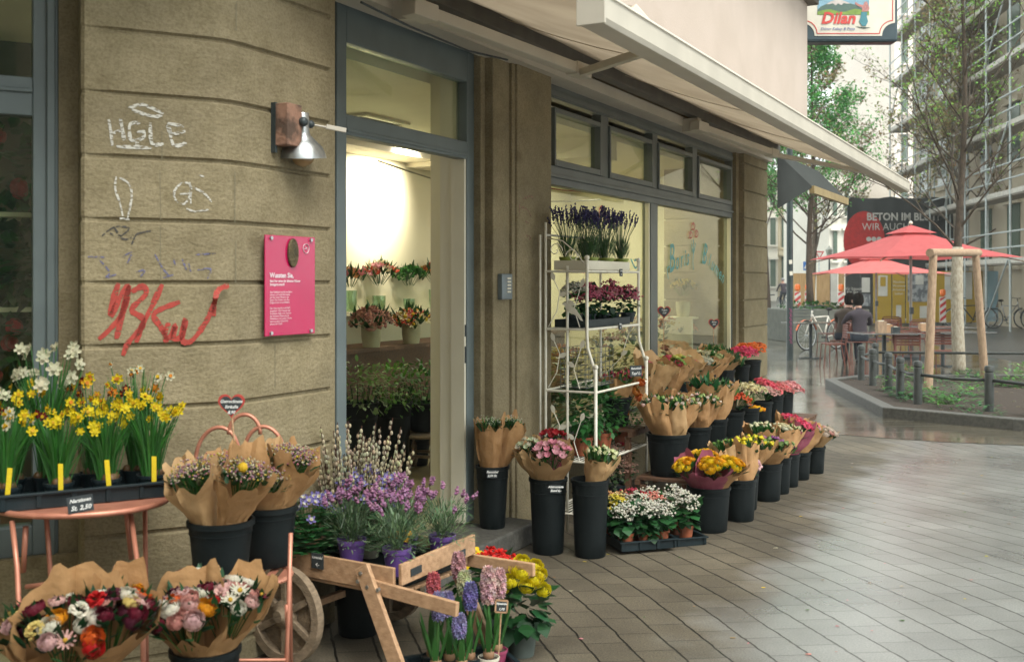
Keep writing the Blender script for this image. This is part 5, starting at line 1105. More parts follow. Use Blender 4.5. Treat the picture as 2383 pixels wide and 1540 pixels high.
for i in range(8):
    zz_ = .93+.034*i
    for (o0) in (RB+.06, RFt-.05): mb.tube([FW.pt(RS0+.1, o0, zz_), FW.pt(RS1-.35, o0, zz_)], .002, 4)
    mb.tube([FW.pt(RS0+.1, RB+.06, zz_), FW.pt(RS0+.1, RFt-.05, zz_)], .002, 4)
mb.build('wire_mesh', mat('dark_wire', (.10, .11, .10), rough=.5), wb, wc)
n_ = 0
for i in range(6):
    s_ = RS0+.10+.135*i; o_ = RB+.11+.1*(i % 2); p = FW.pt(s_, o_, 1.684); t = thing('lavender_pot', 'blue lavender pot in the white box on the top rack shelf, one of six alike', 'potted lavender', p, 'blue lavender pots on the top shelf'); pot(t, p, p, .055, .075, mat('lime_pot', (.20, .26, .03), rough=.5) if i == 0 else bpy.data.materials['lime_pot']); g = MB(); f = MB(); c = p+V((0, 0, .07))
    for k in range(190):
        a = random.uniform(0, 6.283); leaf(g, c+V((math.cos(a)*.04, math.sin(a)*.04, random.uniform(0, .1))), V((math.cos(a)*.5, math.sin(a)*.5, 1)), random.uniform(.05, .10), .002, rgb((.04, .11, .03), .35), bend=.1, seg=2)
    lav_spikes(f, g, c, 34, .12, .27, (.045, .04, .13), hr=.0095, hl=.045, stemcol=(.05, .11, .04)); g.build('foliage', M['leaf'], t, p); f.build('flowers', M['petal'], t, p)
slate('small chalk tag clipped on the white box of the top shelf', FW.pt(.28, RFt+.012, 1.66), .05, .05, ('Lavendel', '6,-'), .012, facing=(FW.n.x, FW.n.y, 0)); slate('small chalk tag clipped on the second rack shelf', FW.pt(.26, RFt+.014, 1.30), .05, .05, ('Skimmie', '8,-'), .012, facing=(FW.n.x, FW.n.y, 0))
PKF = [(.58, .14, .22), (.55, .10, .16), (.62, .22, .28)]
leafy('white kalanchoe at the left end of the second rack shelf', 'kalanchoe_pot', 'potted kalanchoe', FW.pt(RS0+.13, .22, 1.315), .055, .07, M['tray'], .085, .20, 60, .05, GREEN, 'cluster', [(.55, .52, .42)], 16, .03, 'kalanchoe pots on the second shelf')
for i, (s_, o_, r_, h_) in enumerate(((-.02, .24, .085, .20), (.14, .20, .08, .21), (.29, .24, .085, .17), (.47, .24, .085, .21), (.56, .32, .08, .18))):
    leafy(['rose pink kalanchoe behind the bird ornament of the rack', 'rose pink kalanchoe second from the bird ornament', 'pink kalanchoe hanging over the shelf edge in the middle', 'rose pink kalanchoe near the right post of the rack', 'round pink kalanchoe bulging past the right post of the rack'][i], 'kalanchoe_pot', 'potted kalanchoe', FW.pt(s_, o_, 1.315), .055, .07, M['tray'], r_, h_, 60, .05, DGREEN, 'cluster', PKF, 20, .034, 'kalanchoe pots on the second shelf', up_=.5)
leafy('large bushy basil plant on the lower rack shelf', 'basil_pot', 'potted basil', FW.pt(-.05, .24, .465), .075, .12, M['terra'], .17, .40, 330, .055, (.03, .14, .03), 'puff', [(.3, .3, .3)], 0, .01, W=.36)
leafy('second basil plant beside the large one on the rack', 'basil_pot', 'potted basil', FW.pt(.20, .28, .465), .07, .12, M['terra'], .14, .36, 240, .05, (.04, .16, .035), 'puff', [(.3, .3, .3)], 0, .01, W=.36)
t = leafy('feathery ranunculus plant with orange blooms at the right of the rack', 'ranunculus_pot', 'potted ranunculus', FW.pt(.46, .32, .465), .07, .12, M['terra'], .15, .26, 360, .032, (.045, .16, .03), 'puff', [(.3, .3, .3)], 0, .01, W=.3)
p = FW.pt(.46, .32, .465); g = MB(); f = MB()
for px, py in ((1455, 905), (1470, 902), (1488, 925), (1492, 890), (1480, 912), (1455, 960), (1440, 972)):
    q = at(px, py, FW.pt(.46, .36, 0).y); g.tube([p+V((0, 0, .15)), (p+q)/2+V((0, 0, .1)), q], .0025, 4, rgb(GREEN), cap=False); f = MB(); rose(f, q, V((random.uniform(-.5, .5), -.8, .6)), .03, random.choice([(.55, .12, .02), (.52, .18, .04), (.58, .22, .04)])); f.build('flower', M['petal'], t, p)
g.build('stems', M['leaf'], t, p)
slate('chalk tag with the ranunculus price hanging on the rack', FW.pt(.38, RFb+.02, .99), .10, .075, ('Ranunkeln', 'Topf 5,-'), .021, facing=(FW.n.x*.6, FW.n.y*.6-.6, 0))
leafy('dusty pink heather on the lowest rack shelf', 'heather_pot', 'potted heather', FW.pt(.32, .34, .13), .07, .09, M['tray'], .14, .26, 120, .03, (.06, .10, .04), 'cluster', [(.40, .22, .17), (.45, .28, .20)], 70, .02, up_=.8)
leafy('trailing green plant with a few red blooms under the ranunculus', 'trailing_plant', 'potted plant', FW.pt(.50, .28, .13), .06, .09, M['tray'], .13, .32, 220, .03, (.035, .10, .03), 'rose', [(.55, .03, .07)], 4, .026)
# ================================================================ kalanchoe tray on the paving
kO = gnd(1440, 1292); kx = V((.86, .28, 0)).normalized(); ky = V((-.28, .86, 0)).normalized()
def K(a, b, z): p = kO+kx*a+ky*b; return V((p.x, p.y, z))
t = thing('plant_tray', 'black plant tray full of white kalanchoe on the paving', 'tray', K(.2, .15, 0)); tray(.02, .36, .0, .32, .02, .055, t, V(t.location), TT=K)
t = thing('plant_tray', 'second black plant tray behind, with the smaller white kalanchoes', 'tray', K(.5, .25, 0)); tray(.42, .60, .08, .40, .0, .05, t, V(t.location), TT=K)
KW = [(.62, .60, .50)]
for i, (a, b, cols, lb) in enumerate(((.07, .06, KW, 'white kalanchoe at the front left corner of the floor tray'), (.19, .05, KW, 'white kalanchoe in the middle of the tray front'), (.30, .06, KW, 'white kalanchoe at the front right corner of the floor tray'), (.07, .18, [(.66, .52, .05), (.6, .5, .2)], 'yellow kalanchoe behind the front left one'),
        (.19, .18, [(.6, .58, .46)], 'cream kalanchoe in the centre of the tray'), (.30, .18, [(.58, .16, .12), (.55, .25, .18)], 'salmon kalanchoe on the right of the tray centre'), (.09, .29, [(.60, .30, .12)], 'orange kalanchoe at the back left of the tray'), (.22, .29, [(.42, .03, .06)], 'dark red kalanchoe at the back of the tray'), (.33, .30, [(.50, .02, .02), (.6, .57, .46)], 'red and white kalanchoe at the back right of the tray'),
        (.50, .13, KW, 'white kalanchoe hanging over the second tray'), (.50, .27, KW, 'white kalanchoe at the back of the second tray'))):
    leafy(lb, 'kalanchoe_pot', 'potted kalanchoe', K(a, b, .032), .052, .085, M['terra'], .083, .17+.03*(b > .1), 70, .062, (.018, .085, .022), 'cluster', cols, 24, .030, 'kalanchoe pots on the floor trays', up_=.35, W=.5)
# ================================================================ wooden staging and the window buckets
t = thing('flower_staging', 'stepped dark wooden slat staging under the shop window', 'staging', FW.pt(2.2, .5, 0)); B0 = V(t.location)
for (o0, z_) in ((.10, .60), (.48, .285)):
    mb = MB(); wbox(mb, .28, 4.35, o0, o0+.03, z_-.05, z_-.018); wbox(mb, .28, 4.35, o0+.33, o0+.36, z_-.05, z_-.018)
    for k in range(40): s_ = .30+.102*k; wbox(mb, s_, s_+.075, o0, o0+.37, z_-.0175, z_)
    mb.build('shelf', M['darkwood'], t, B0)
    for s_ in (.30, 1.6, 2.9, 4.28):
        for oo in (o0+.03, o0+.30): mb = MB(); wbox(mb, s_, s_+.04, oo, oo+.035, 0, z_-.0505); mb.build('leg', M['darkwood'], t, B0)
def fwb(lab, s_, o_, z_, r, h, m=None): p = FW.pt(s_, o_, z_); bucket('flower_bucket', lab, 'bucket', p, r*.82, r, h, 'black flower buckets', m); return p
def kb(lab, s_, o_, z_, top, r1, kind, cols, n=12, fs=.028, name='kraft_bouquet', d=(0, 0), **k):
    k.setdefault('group', 'bouquets in front of the shop window'); r1 *= 1.1; k.setdefault('wh', 1.01); k.setdefault('sink', .03)
    return bunch(name, lab, FW.pt(s_+d[0], o_+d[1], z_), top, r1, kind, cols, n=n, fs=fs, **k)
def TP(s_, o_, z_): return FW.pt(s_, o_, z_)
PT = [(.62, .40, .34), (.60, .50, .42), (.35, .45, .15)]
# --- front row on the paving
f1 = V((1.27, 6.93, 0)); bucket('flower_bucket', 'large black bucket of yellow ranunculus, nearest of the front row', 'bucket', f1, .115, .135, .285, 'black flower buckets')
YR = [(.70, .38, .008), (.68, .46, .010), (.70, .31, .006)]
for (dx, dy, px, py, r, n, lb, bk_) in ((-.06, -.05, 1590, 1075, .085, 9, 'yellow ranunculus bouquet hanging out to the left of the first front bucket', (.6, 1, 0)), (.0, -.07, 1660, 1075, .105, 15, 'yellow ranunculus bouquet in the middle of the first front bucket', (0, 1, 0)), (.06, -.04, 1706, 1072, .095, 9, 'yellow ranunculus bouquet at the right of the first front bucket', (.3, 1, 0)), (.0, .05, 1640, 1052, .10, 8, 'yellow ranunculus bouquet at the back of the first front bucket', (0, 1, 0))):
    bunch('ranunculus_bouquet', lb, f1+V((dx, dy, .17)), at(px, py, f1.y+dy*2.2), r, 'rose', YR, n, .033, wrap=('pinkwrap' if dy < -.045 else 'kraft'), r0=.06, open_=.35, peak=.16, back=V(bk_), indiv=True, group='yellow ranunculus bouquets', green=(5, .05, .2, GREEN), dome=.3)
FR = [((1.53, 7.23), .095, .11, .28, 'black bucket tucked behind the yellow ranunculus bucket, second of the front row'), ((1.63, 7.58), .095, .112, .285, 'black bucket of yellow tulips, third of the front row'), ((1.87, 7.89), .095, .11, .275, 'wide black bucket of purple tulips, fourth of the front row'), ((2.02, 8.15), .08, .095, .275, 'black bucket in the middle of the front row, fifth from the camera'), ((2.16, 8.42), .08, .092, .255, 'black bucket of pink roses, sixth of the front row'), ((2.33, 8.72), .08, .092, .225, 'black bucket second from the far end of the front row'), ((2.53, 9.0), .078, .09, .225, 'black bucket at the far end of the front row')]
fp = []
for (x, y), r0, r1, h, lb in FR: p = V((x, y, 0)); bucket('flower_bucket', lb, 'bucket', p, r0, r1, h, 'black flower buckets'); fp.append((p, r1, h))
def fb(i, lb, dx, dy, px, py, Y, r, kind, cols, n=12, fs=.028, **k):
    p = fp[i][0]; k.setdefault('group', 'front row bouquets'); k.setdefault('green', (7, .07, .14, GREEN)); k.setdefault('r0', .05); r *= 1.06; k.setdefault('wh', 1.0); k.setdefault('sink', .02)
    return bunch(k.pop('name', 'kraft_bouquet'), lb, p+V((dx, dy, .16)), at(px, py, Y), r, kind, cols, n, fs, **k)
TY = [(.75, .60, .02), (.70, .62, .04)]; TPu = [(.22, .06, .20), (.20, .30, .10), (.28, .10, .22)]
fb(0, 'kraft cone of closed green tulips behind the yellow ranunculus', -.04, .0, 1684, 1032, 7.30, .10, 'tulip', [(.15, .28, .06)], 12, .022)
fb(0, 'kraft bouquet of yellow tulips with green leaves, left of two', .05, -.02, 1728, 1030, 7.28, .105, 'tulip', TY, 14, .028, peak=.04)
fb(1, 'white bloom poking from a kraft cone beside the yellow ranunculus', .03, -.05, 1742, 1075, 7.42, .07, 'puff', [(.66, .42, .42)], 3, .045)
fb(1, 'kraft bouquet of yellow tulips, right of two', .03, .02, 1765, 1025, 7.60, .11, 'tulip', TY+[(.25, .35, .08)], 14, .027)
fb(2, 'kraft bouquet of purple and green tulips above the wide bucket', .0, -.04, 1800, 1030, 7.80, .105, 'tulip', TPu, 14, .03)
fb(2, 'kraft bouquet of purple artichoke shaped buds, low at the right', .06, .02, 1832, 1030, 8.0, .08, 'puff', TPu, 8, .028)
fb(2, 'kraft bouquet of cream tulips behind the wide bucket', -.02, .06, 1770, 992, 8.0, .105, 'tulip', [(.62, .58, .36), (.60, .60, .40)], 12, .028)
fb(3, 'kraft bouquet of cream roses in the middle of the front row', .0, .0, 1815, 990, 8.2, .10, 'rose', [(.64, .58, .36), (.62, .60, .44)], 12, .03)
fb(3, 'kraft bouquet of pale yellow tulips in the middle of the front row', .04, .04, 1845, 998, 8.3, .09, 'tulip', [(.64, .60, .34)], 10, .028)
fb(4, 'plum tissue bouquet of hot pink flowers in the front row', .0, -.02, 1868, 985, 8.4, .095, 'puff', [(.72, .06, .14), (.75, .10, .18)], 12, .034, wrap='pinkwrap', green=(4, .05, .2, GREEN))
fb(4, 'hot pink bouquet at the back of the front row', -.03, .06, 1840, 972, 8.6, .11, 'puff', [(.72, .06, .14), (.78, .14, .20)], 16, .036)
fb(5, 'kraft bouquet of pink roses second from the far end', .0, .0, 1893, 988, 8.75, .09, 'rose', [(.72, .12, .20), (.7, .5, .46)], 10, .028)
fb(6, 'white and pink rose bouquet flaring out at the far end of the front row', .03, -.03, 1922, 1000, 8.95, .105, 'rose', [(.66, .56, .46), (.66, .36, .32)], 13, .030, open_=.3, peak=.15, back=V((-.6, 1, 0)))
fb(6, 'small white rose bouquet at the back of the last front bucket', -.03, .04, 1903, 992, 9.1, .08, 'rose', [(.66, .60, .52)], 9, .028)
# --- second tier
S2 = [(.47, .142, .285, 'big black bucket of kraft wrapped tulips at the near end of the second tier'), (1.08, .11, .26, 'black bucket, second on the second tier'), (1.50, .11, .27, 'black bucket of green tipped tulips, third on the second tier'), (1.98, .11, .27, 'black bucket of red kalanchoe stems, fourth on the second tier'), (2.50, .10, .25, 'black bucket of cream carnations, fifth on the second tier'), (3.0, .085, .25, 'black bucket, third from the far end of the second tier'), (3.42, .085, .27, 'black bucket of pink carnations, second from the far end of the second tier'), (3.83, .085, .27, 'black bucket of pink carnations at the far end of the second tier')]
for s_, r, h, lb in S2: fwb(lb, s_, .65, .286, r, h)
def y2(s_, o_=.65): return FW.pt(s_, o_, 0).y
def sb(s_, lb, px, py, r, kind, cols, n=12, fs=.028, d=(0, 0), o_=.65, z_=.42, **k):
    k.setdefault('r0', .055); return kb(lb, s_, o_, z_, at(px, py, y2(s_+d[0]*1.5, o_+d[1]*1.5)), r, kind, cols, n, fs, d=d, **k)
gt = (8, .09, .12, (.03, .14, .04))
for d, px, py, lb in (((-.08, .02), 1520, 930, 'kraft cone of pale tulips at the far left of the big tulip bucket'), ((-.01, .09), 1560, 935, 'kraft cone of pale tulips at the front of the big tulip bucket'), ((.09, .0), 1600, 930, 'kraft cone of pale tulips at the right of the big tulip bucket'), ((.0, -.07), 1575, 918, 'kraft cone of pale tulips at the back of the big tulip bucket')):
    sb(.47, lb, px, py, .095, 'tulip', PT, 12, .026, d=d, green=gt, folds=3, peak=.03, group='pale tulips in kraft cones')
sb(1.08, 'kraft cone of pale tulips, left one in the second bucket of the second tier', 1618, 925, .095, 'tulip', PT, 12, .026, d=(-.04, .04), green=gt, folds=3, peak=.03, group='pale tulips in kraft cones')
sb(1.08, 'kraft cone of pink tulips, right one in the second bucket of the second tier', 1650, 925, .095, 'tulip', PT, 12, .026, d=(.05, .0), green=gt, folds=3, peak=.05, group='pale tulips in kraft cones')
sb(1.50, 'dark green leafy tulip bouquet between the second and third tiers', 1640, 893, .11, 'tulip', [(.05, .18, .05), (.35, .08, .12)], 12, .024, d=(-.05, -.05), green=(16, .12, .14, (.015, .11, .03)))
sb(1.50, 'tall narrow kraft cone at the end of the tulips', 1680, 890, .10, 'tulip', [(.05, .18, .05), (.5, .4, .3)], 8, .024, d=(.04, .02), green=gt, peak=.06, folds=3)
sb(1.98, 'bunch of orange red kalanchoe on bare green stems', 1722, 925, .12, 'puff', [(.70, .10, .035), (.68, .14, .05)], 18, .032, wrap=None, name='cut_flower_bunch', green=(12, .12, .08, LGREEN))
sb(2.50, 'round bunch of cream carnations on the second tier', 1742, 905, .16, 'puff', [(.66, .58, .30), (.66, .60, .36)], 26, .040, wrap=None, name='cut_flower_bunch', green=(6, .1, .08, GREEN))
sb(2.50, 'yellow parrot tulips bending down over the bucket rim', 1757, 955, .07, 'rose', [(.80, .46, .01), (.80, .30, .01)], 7, .045, wrap=None, name='cut_flower_bunch', d=(.05, .08))
sb(3.0, 'blush carnation bunch third from the far end', 1780, 910, .13, 'puff', [(.66, .44, .38), (.66, .36, .32)], 20, .038, wrap=None, name='cut_flower_bunch')
sb(3.42, 'coral pink carnation bunch second from the far end', 1808, 905, .15, 'puff', [(.72, .17, .18), (.70, .24, .22)], 24, .040, wrap=None, name='cut_flower_bunch')
sb(3.83, 'light pink carnation bunch at the far end of the second tier', 1836, 900, .14, 'puff', [(.74, .34, .34), (.72, .28, .28)], 24, .040, wrap=None, name='cut_flower_bunch')
sb(3.2, 'deep pink carnation bunch behind the coral ones', 1785, 893, .12, 'puff', [(.70, .10, .14)], 18, .04, o_=.52, wrap=None, name='cut_flower_bunch')
# --- third tier
S3 = [(.45, .10, .2, 'black bucket at the near end of the top tier, behind the rack'), (1.22, .10, .2, 'black bucket, second on the top tier'), (1.80, .11, .2, 'black bucket, third on the top tier'), (2.42, .11, .2, 'black bucket, fourth on the top tier'), (3.05, .10, .2, 'black bucket, fifth on the top tier'), (3.66, .075, .2, 'black bucket of hot pink carnations on the top tier by the pillar'), (4.06, .08, .22, 'black bucket of orange carnations at the far end of the top tier')]
for s_, r, h, lb in S3: fwb(lb, s_, .28, .601, r, h)
def t3(s_, lb, px, py, r, kind, cols, n=12, fs=.028, d=(0, 0), **k): return sb(s_, lb, px, py, r, kind, cols, n, fs, d=d, o_=.28, z_=.72, **k)
MX2 = [(.60, .56, .30), (.50, .12, .14), (.25, .38, .08), (.62, .48, .10)]
t3(.45, 'low kraft bouquet with dark red blooms behind the rack, left', 1438, 878, .12, 'tulip', [(.30, .03, .06)], 9, .026); t3(.60, 'low kraft bouquet with red tulips behind the rack, right', 1470, 872, .11, 'tulip', [(.45, .05, .08)], 10, .026, d=(.05, .02))
t3(1.1, 'wide kraft cone standing just right of the rack', 1528, 838, .15, 'mixed', MX2, 5, .03, peak=.2, back=V((-.8, .6, 0)), sink=.15)
t3(1.35, 'kraft bouquet of green, yellow and red buds on the top tier', 1566, 838, .13, 'rose', [(.50, .52, .12), (.45, .06, .08), (.25, .38, .08)], 9, .032, d=(.04, .05), green=(8, .08, .14, GREEN))
t3(1.80, 'tall kraft cone in the middle of the top tier', 1600, 828, .14, 'mixed', MX2, 5, .03, peak=.16, sink=.12)
t3(2.1, 'kraft bouquet of white blooms with dark leaves on the top tier', 1628, 838, .14, 'rose', [(.64, .60, .44), (.62, .62, .50)], 10, .04, d=(.0, .05), green=(12, .08, .16, DGREEN), open_=.2)
t3(2.42, 'kraft bouquet of pale buds half behind the white blooms', 1652, 825, .14, 'rose', [(.62, .56, .36), (.4, .45, .2)], 9, .034, d=(.05, 0), green=(12, .08, .16, GREEN))
t3(3.05, 'leafy kraft bouquet near the far end of the top tier', 1690, 832, .17, 'tiny', [(.45, .30, .12), (.10, .20, .06)], 18, .02, green=(26, .10, .16, (.03, .11, .03)), peak=.12)
t3(2.8, 'kraft bouquet with dark leafy top under the heart sign', 1668, 815, .13, 'tiny', [(.45, .34, .16)], 14, .02, green=(20, .09, .16, GREEN), d=(0, -.06))
t3(3.66, 'hot pink carnation bunch on the top tier by the pillar', 1722, 822, .17, 'puff', [(.78, .06, .16), (.75, .10, .20)], 26, .045, wrap=None, name='cut_flower_bunch')
t3(4.06, 'orange carnation bunch at the far end of the top tier', 1742, 812, .20, 'puff', [(.80, .16, .03), (.78, .24, .06)], 30, .046, wrap=None, name='cut_flower_bunch')
heart('heart shaped chalk sign in the window nearer the mullion', FW.pt(FW.s_at(1545, .12), .12, FW.hit(1545, 727, .12)[1]), .062, ('Tulpen', '7,50'), .26, facing=(FW.n.x*.3, -1, 0)); heart('heart shaped chalk sign in the window nearer the far frame', FW.pt(FW.s_at(1661, .12), .12, FW.hit(1661, 754, .12)[1]), .060, ('Rosen', '8,90'), .26, facing=(FW.n.x*.3, -1, 0))
# ================================================================ lettering on the window glass
t = thing('window_lettering', 'turquoise script lettering with red tulip emblem on the right window pane', 'window lettering', FW.pt(2.5, WO, 2.0)); B0 = V(t.location)
teal = mat('turquoise_film', (.035, .26, .26), (.03, .22, .22), rough=.4); rfilm = mat('red_film', (.42, .05, .035), (.38, .04, .03), rough=.4); ux = V((FW.u.x, FW.u.y, 0))
def glyph(pts, wd, o_=WO-.036): 
    P = [FW.pt(*( (FW.hit(x, y, o_)[0], o_, FW.hit(x, y, o_)[1]) )) for x, y in smooth(pts, 4)]; nrm = V((FW.n.x, FW.n.y, 0)); vs = []; n = len(P)
    for i, p in enumerate(P): d = (P[min(i+1, n-1)]-P[max(i-1, 0)]).normalized(); s = nrm.cross(d).normalized()*wd/2; vs += [p+s, p-s]
    return vs, [(2*i, 2*i+1, 2*i+3, 2*i+2) for i in range(n-1)]
def Z5(l): return [(1212.4+x*.4256, 163.9+y*.4256) for x, y in l]
def strokes(nm, sts, wd, m): 
    mb = MB()
    for st in sts: mb.add(*glyph(Z5(st), wd))
    mb.build(nm, m, t, B0)
mb = MB()
for ch, zx, zy, sz, ang_ in (('B', 822, 1035, .36, 12), ('o', 853, 1046, .23, 10), ('r', 876, 1038, .23, 8), ('i', 894, 1030, .23, 5), ('s', 911, 1024, .23, 0), ('B', 1002, 1008, .31, -12), ('l', 1030, 1036, .20, -22), ('u', 1048, 1060, .20, -26), ('m', 1070, 1084, .20, -30), ('e', 1089, 1108, .20, -32), ('n', 1104, 1130, .20, -34)):
    px, py = Z5([(zx, zy)])[0]; a, z_ = FW.hit(px, py, WO-.036); an = R(ang_); uz_ = V((0, 0, 1)); text_mb(mb, ch, sz, FW.pt(a, WO-.036, z_), ux*math.cos(an)+uz_*math.sin(an), uz_*math.cos(an)-ux*math.sin(an), shear=.3, bold=.0022, sx=.8)
mb.build('lettering', teal, t, B0)
strokes('stem_drawing', [[(942, 925), (944, 980), (940, 1050), (944, 1090)], [(932, 950), (936, 975), (944, 1000)], [(955, 945), (950, 970), (944, 1000)], [(806, 1140), (800, 1090), (812, 1070)]], .018, teal)
def bud(cx, cy, w_, h_): return [(cx, cy-h_), (cx+w_, cy-h_*.2), (cx+w_*.7, cy+h_*.7), (cx-w_*.5, cy+h_*.9), (cx-w_, cy), (cx, cy-h_)]
strokes('tulip_emblem', [bud(942, 852, 9, 20), [(942, 835), (946, 860)], bud(928, 898, 8, 20), [(930, 885), (926, 905)], bud(960, 892, 8, 20), [(962, 880), (958, 900)]], .014, rfilm)
t = thing('window_lettering', 'red tulip emblem on the left window pane above the lavender', 'window lettering', FW.pt(.8, WO, 2.0)); B0 = V(t.location)
strokes('tulip_emblem', [bud(440, 766, 13, 26), [(438, 745), (446, 775)], bud(424, 815, 11, 26), bud(466, 812, 11, 26), [(468, 795), (462, 820)]], .014, rfilm)
strokes('lettering', [[(600, 1030), (625, 1080), (640, 1060)], [(620, 1040), (640, 1030)], [(640, 1078), (652, 1090)]], .018, teal)

# fallen petals and leaf bits on the paving
random.seed(77); mb = MB()
for k in range(150):
    x = random.uniform(-.5, 4.5); y = random.uniform(4.3, 10)
    if (V((x, y))-FW.A).dot(FW.n) < .5: continue
    a = random.uniform(0, 6.283); s_ = random.uniform(.006, .016); c_ = random.choice([(.5, .45, .35), (.1, .2, .05), (.5, .2, .2), (.3, .2, .1), (.5, .4, .05)]); mb.add([(x+s_*math.cos(a+q), y+s_*.6*math.sin(a+q), .003+.002*(i_ % 2)) for i_, q in enumerate((0, 1.2, 2.4, 3.6, 5))], [(0, 1, 2, 3, 4)], rgb(c_, .3))
o = mb.build('fallen_petals', M['petal']); tag(o, kind='stuff')
# ================================================================ inside the shop
def RP(px, o, z): return FW.pt(FW.s_at(px, o), o, z)
def RZ(px, py, o): return FW.hit(px, py, o)[1]
z_s = RZ(900, 803, -2.0)
c = RP(900, -2.15, 0); t = thing('sideboard', 'long dark brown sideboard along the back wall of the shop', 'sideboard', c); mb = MB(); s0, s1 = FW.s_at(810, -2.1)-.6, FW.s_at(1020, -2.1)+2.5
wbox(mb, s0, s1, -2.35, -1.9, z_s-.035, z_s); mb.build('top', M['darkwood'], t, c)
mb = MB(); wbox(mb, s0+.03, s1-.03, -2.33, -1.95, .15, z_s-.036); mb.build('carcass', M['darkwood'], t, c)
z_u = RZ(900, 722, -2.3); c2 = RP(900, -2.3, z_u); t = thing('wall_ledge', 'narrow pale ledge on the back wall above the sideboard', 'shelf', c2); mb = MB(); wbox(mb, s0, s1, -2.395, -2.2, z_u-.03, z_u); mb.build('board', M['room'], t, c2)
gv = glass('vase_glass', (.75, .85, .75), .1); cream = mat('cream_vase', (.42, .40, .26), (.36, .34, .22), rough=.6)
def vase(lab, p, r, h, m, grp='vases in the shop'):
    t = thing('vase', lab, 'vase', p, grp); b = MB(); b.lathe([(r*.8, 0), (r*.95, h*.4), (r, h), (r*.93, h), (r*.88, h*.4), (r*.7, .01), (1e-4, .01)], p, 18); b.build('body', m, t, p, smooth=True, angle=40)
def vb(lab, p, r, h, top, R_, kind, cols, n, fs, green): bunch('cut_flower_bunch', lab, p+V((0, 0, .03)), top, R_, kind, cols, n, fs, group='cut flowers inside the shop', wrap=None, green=green, dome=.45)
for px, o, r, h, m, py, R_, kind, cols, n, fs, lv, lf in (
    (882, -2.30, .06, RZ(882, 688, -2.3)-z_u, gv, 632, .17, 'lily', [(.66, .60, .40), (.66, .32, .34), (.62, .1, .06)], 26, .055, 'glass vase on the wall ledge with white and pink lilies', 'white and pink lilies in a glass vase on the ledge'),
    (952, -2.30, .055, RZ(952, 695, -2.3)-z_u, gv, 638, .16, 'puff', [(.03, .15, .02), (.04, .18, .03)], 14, .06, 'glass vase on the wall ledge with round green heads', 'round green trick flowers in a glass vase on the ledge'),
    (1012, -2.28, .06, .18, gv, 630, .16, 'puff', [(.50, .10, .03), (.45, .06, .03), (.5, .25, .04)], 22, .05, 'glass vase on the ledge at the right, by the white return wall', 'orange red spiky flowers at the right end of the ledge'),
    (815, -2.28, .06, .18, gv, 640, .13, 'lily', [(.62, .22, .24), (.60, .3, .12)], 16, .05, 'glass vase on the ledge cut by the left door jamb', 'pink blooms on the ledge beside the left door jamb')):
    p = RP(px, o, z_u); vase(lv, p, r, h, m); vb(lf, p, r, h, RP(px, o+.02, RZ(px, py, o)), R_, kind, cols, n, fs, (14, .12, .1, (.04, .10, .03)))
for px, o, py, R_, kind, cols, n, fs, lv, lf in (
    (864, -1.95, 742, .19, 'puff', [(.42, .20, .15), (.45, .24, .18)], 34, .05, 'cream cylinder vase on the sideboard, left of two', 'dusty pink chrysanthemums in the left cream vase'),
    (957, -1.95, 740, .19, 'daisy', [(.58, .08, .04), (.62, .58, .36), (.66, .30, .16), (.45, .04, .05)], 30, .055, 'cream cylinder vase on the sideboard, right of two', 'red, white and orange gerberas in the right cream vase')):
    p = RP(px, o, z_s); h = RZ(px, 786, o)-z_s
    p = RP(px, o, z_s+.001); vase(lv, p, .085, max(.2, h+.02), cream); vb(lf, p, .085, h, RP(px, o+.03, RZ(px, py, o)), R_, kind, cols, n, fs, (22, .12, .12, (.02, .07, .02)))
for i, (px, o, lb, cl, n) in enumerate(((835, -1.45, 'fluffy pale green filler plant low inside the shop, left', (.13, .22, .06), 420), (915, -1.45, 'bushy yellow green plant low inside the shop, middle', (.10, .26, .03), 420), (985, -1.35, 'dark green bushy plant in the black bucket on the stool', (.05, .16, .03), 460))):
    zt3 = RZ(px, 850, o); p = RP(px, o, .15 if i < 2 else RZ(px, 1000, o)); t = thing('shop_plant', lb, 'plant', p, 'bushy plants inside the shop'); g = MB(); leafball(g, V((p.x, p.y, zt3-.18)), (.24, .24, .22), n, .045, cl, W=.3, inner=.1)
    for k in range(20): a = k*.6; g.tube([p+V((0, 0, .1)), V((p.x+.15*math.cos(a), p.y+.15*math.sin(a), zt3-.15))], .003, 4, rgb(DGREEN), cap=False)
    g.build('foliage', M['leaf'], t, p)
    bucket('flower_bucket', ['black bucket inside the shop under the pale filler', 'black bucket inside the shop under the yellow green plant', 'black bucket standing on the round stool inside the shop'][i], 'bucket', p, .11, .14, (RZ(px, 935, o)-p.z), 'black flower buckets')
o = -1.35; sx = 985; zt4 = RZ(sx, 1004, o); p = RP(sx, o, .15); t = thing('stool', 'round wooden stool with turned legs inside the shop doorway', 'stool', p); mb = MB(); mb.lathe([(1e-4, -.03), (.22, -.03), (.235, -.015), (.22, 0), (1e-4, 0)], V((p.x, p.y, zt4)), 28); mb.build('seat', M['oldwood'], t, p)
for k in range(4):
    a = .5+k*1.571; mb = MB(); h = zt4-.03-.15; mb.lathe([(.018, 0), (.022, h*.1), (.03, h*.25), (.018, h*.35), (.024, h*.6), (.016, h*.75), (.026, h*.9), (.02, h)], V((p.x+.17*math.cos(a), p.y+.17*math.sin(a), .15)), 10); mb.build('leg', M['oldwood'], t, p, smooth=True)
mb = MB(); 
for k in range(4): a = .5+k*1.571; b_2 = a+1.571; mb.bar(V((p.x+.17*math.cos(a), p.y+.17*math.sin(a), .27)), V((p.x+.17*math.cos(b_2), p.y+.17*math.sin(b_2), .27)), .02, .02)
mb.build('stretcher', M['oldwood'], t, p)
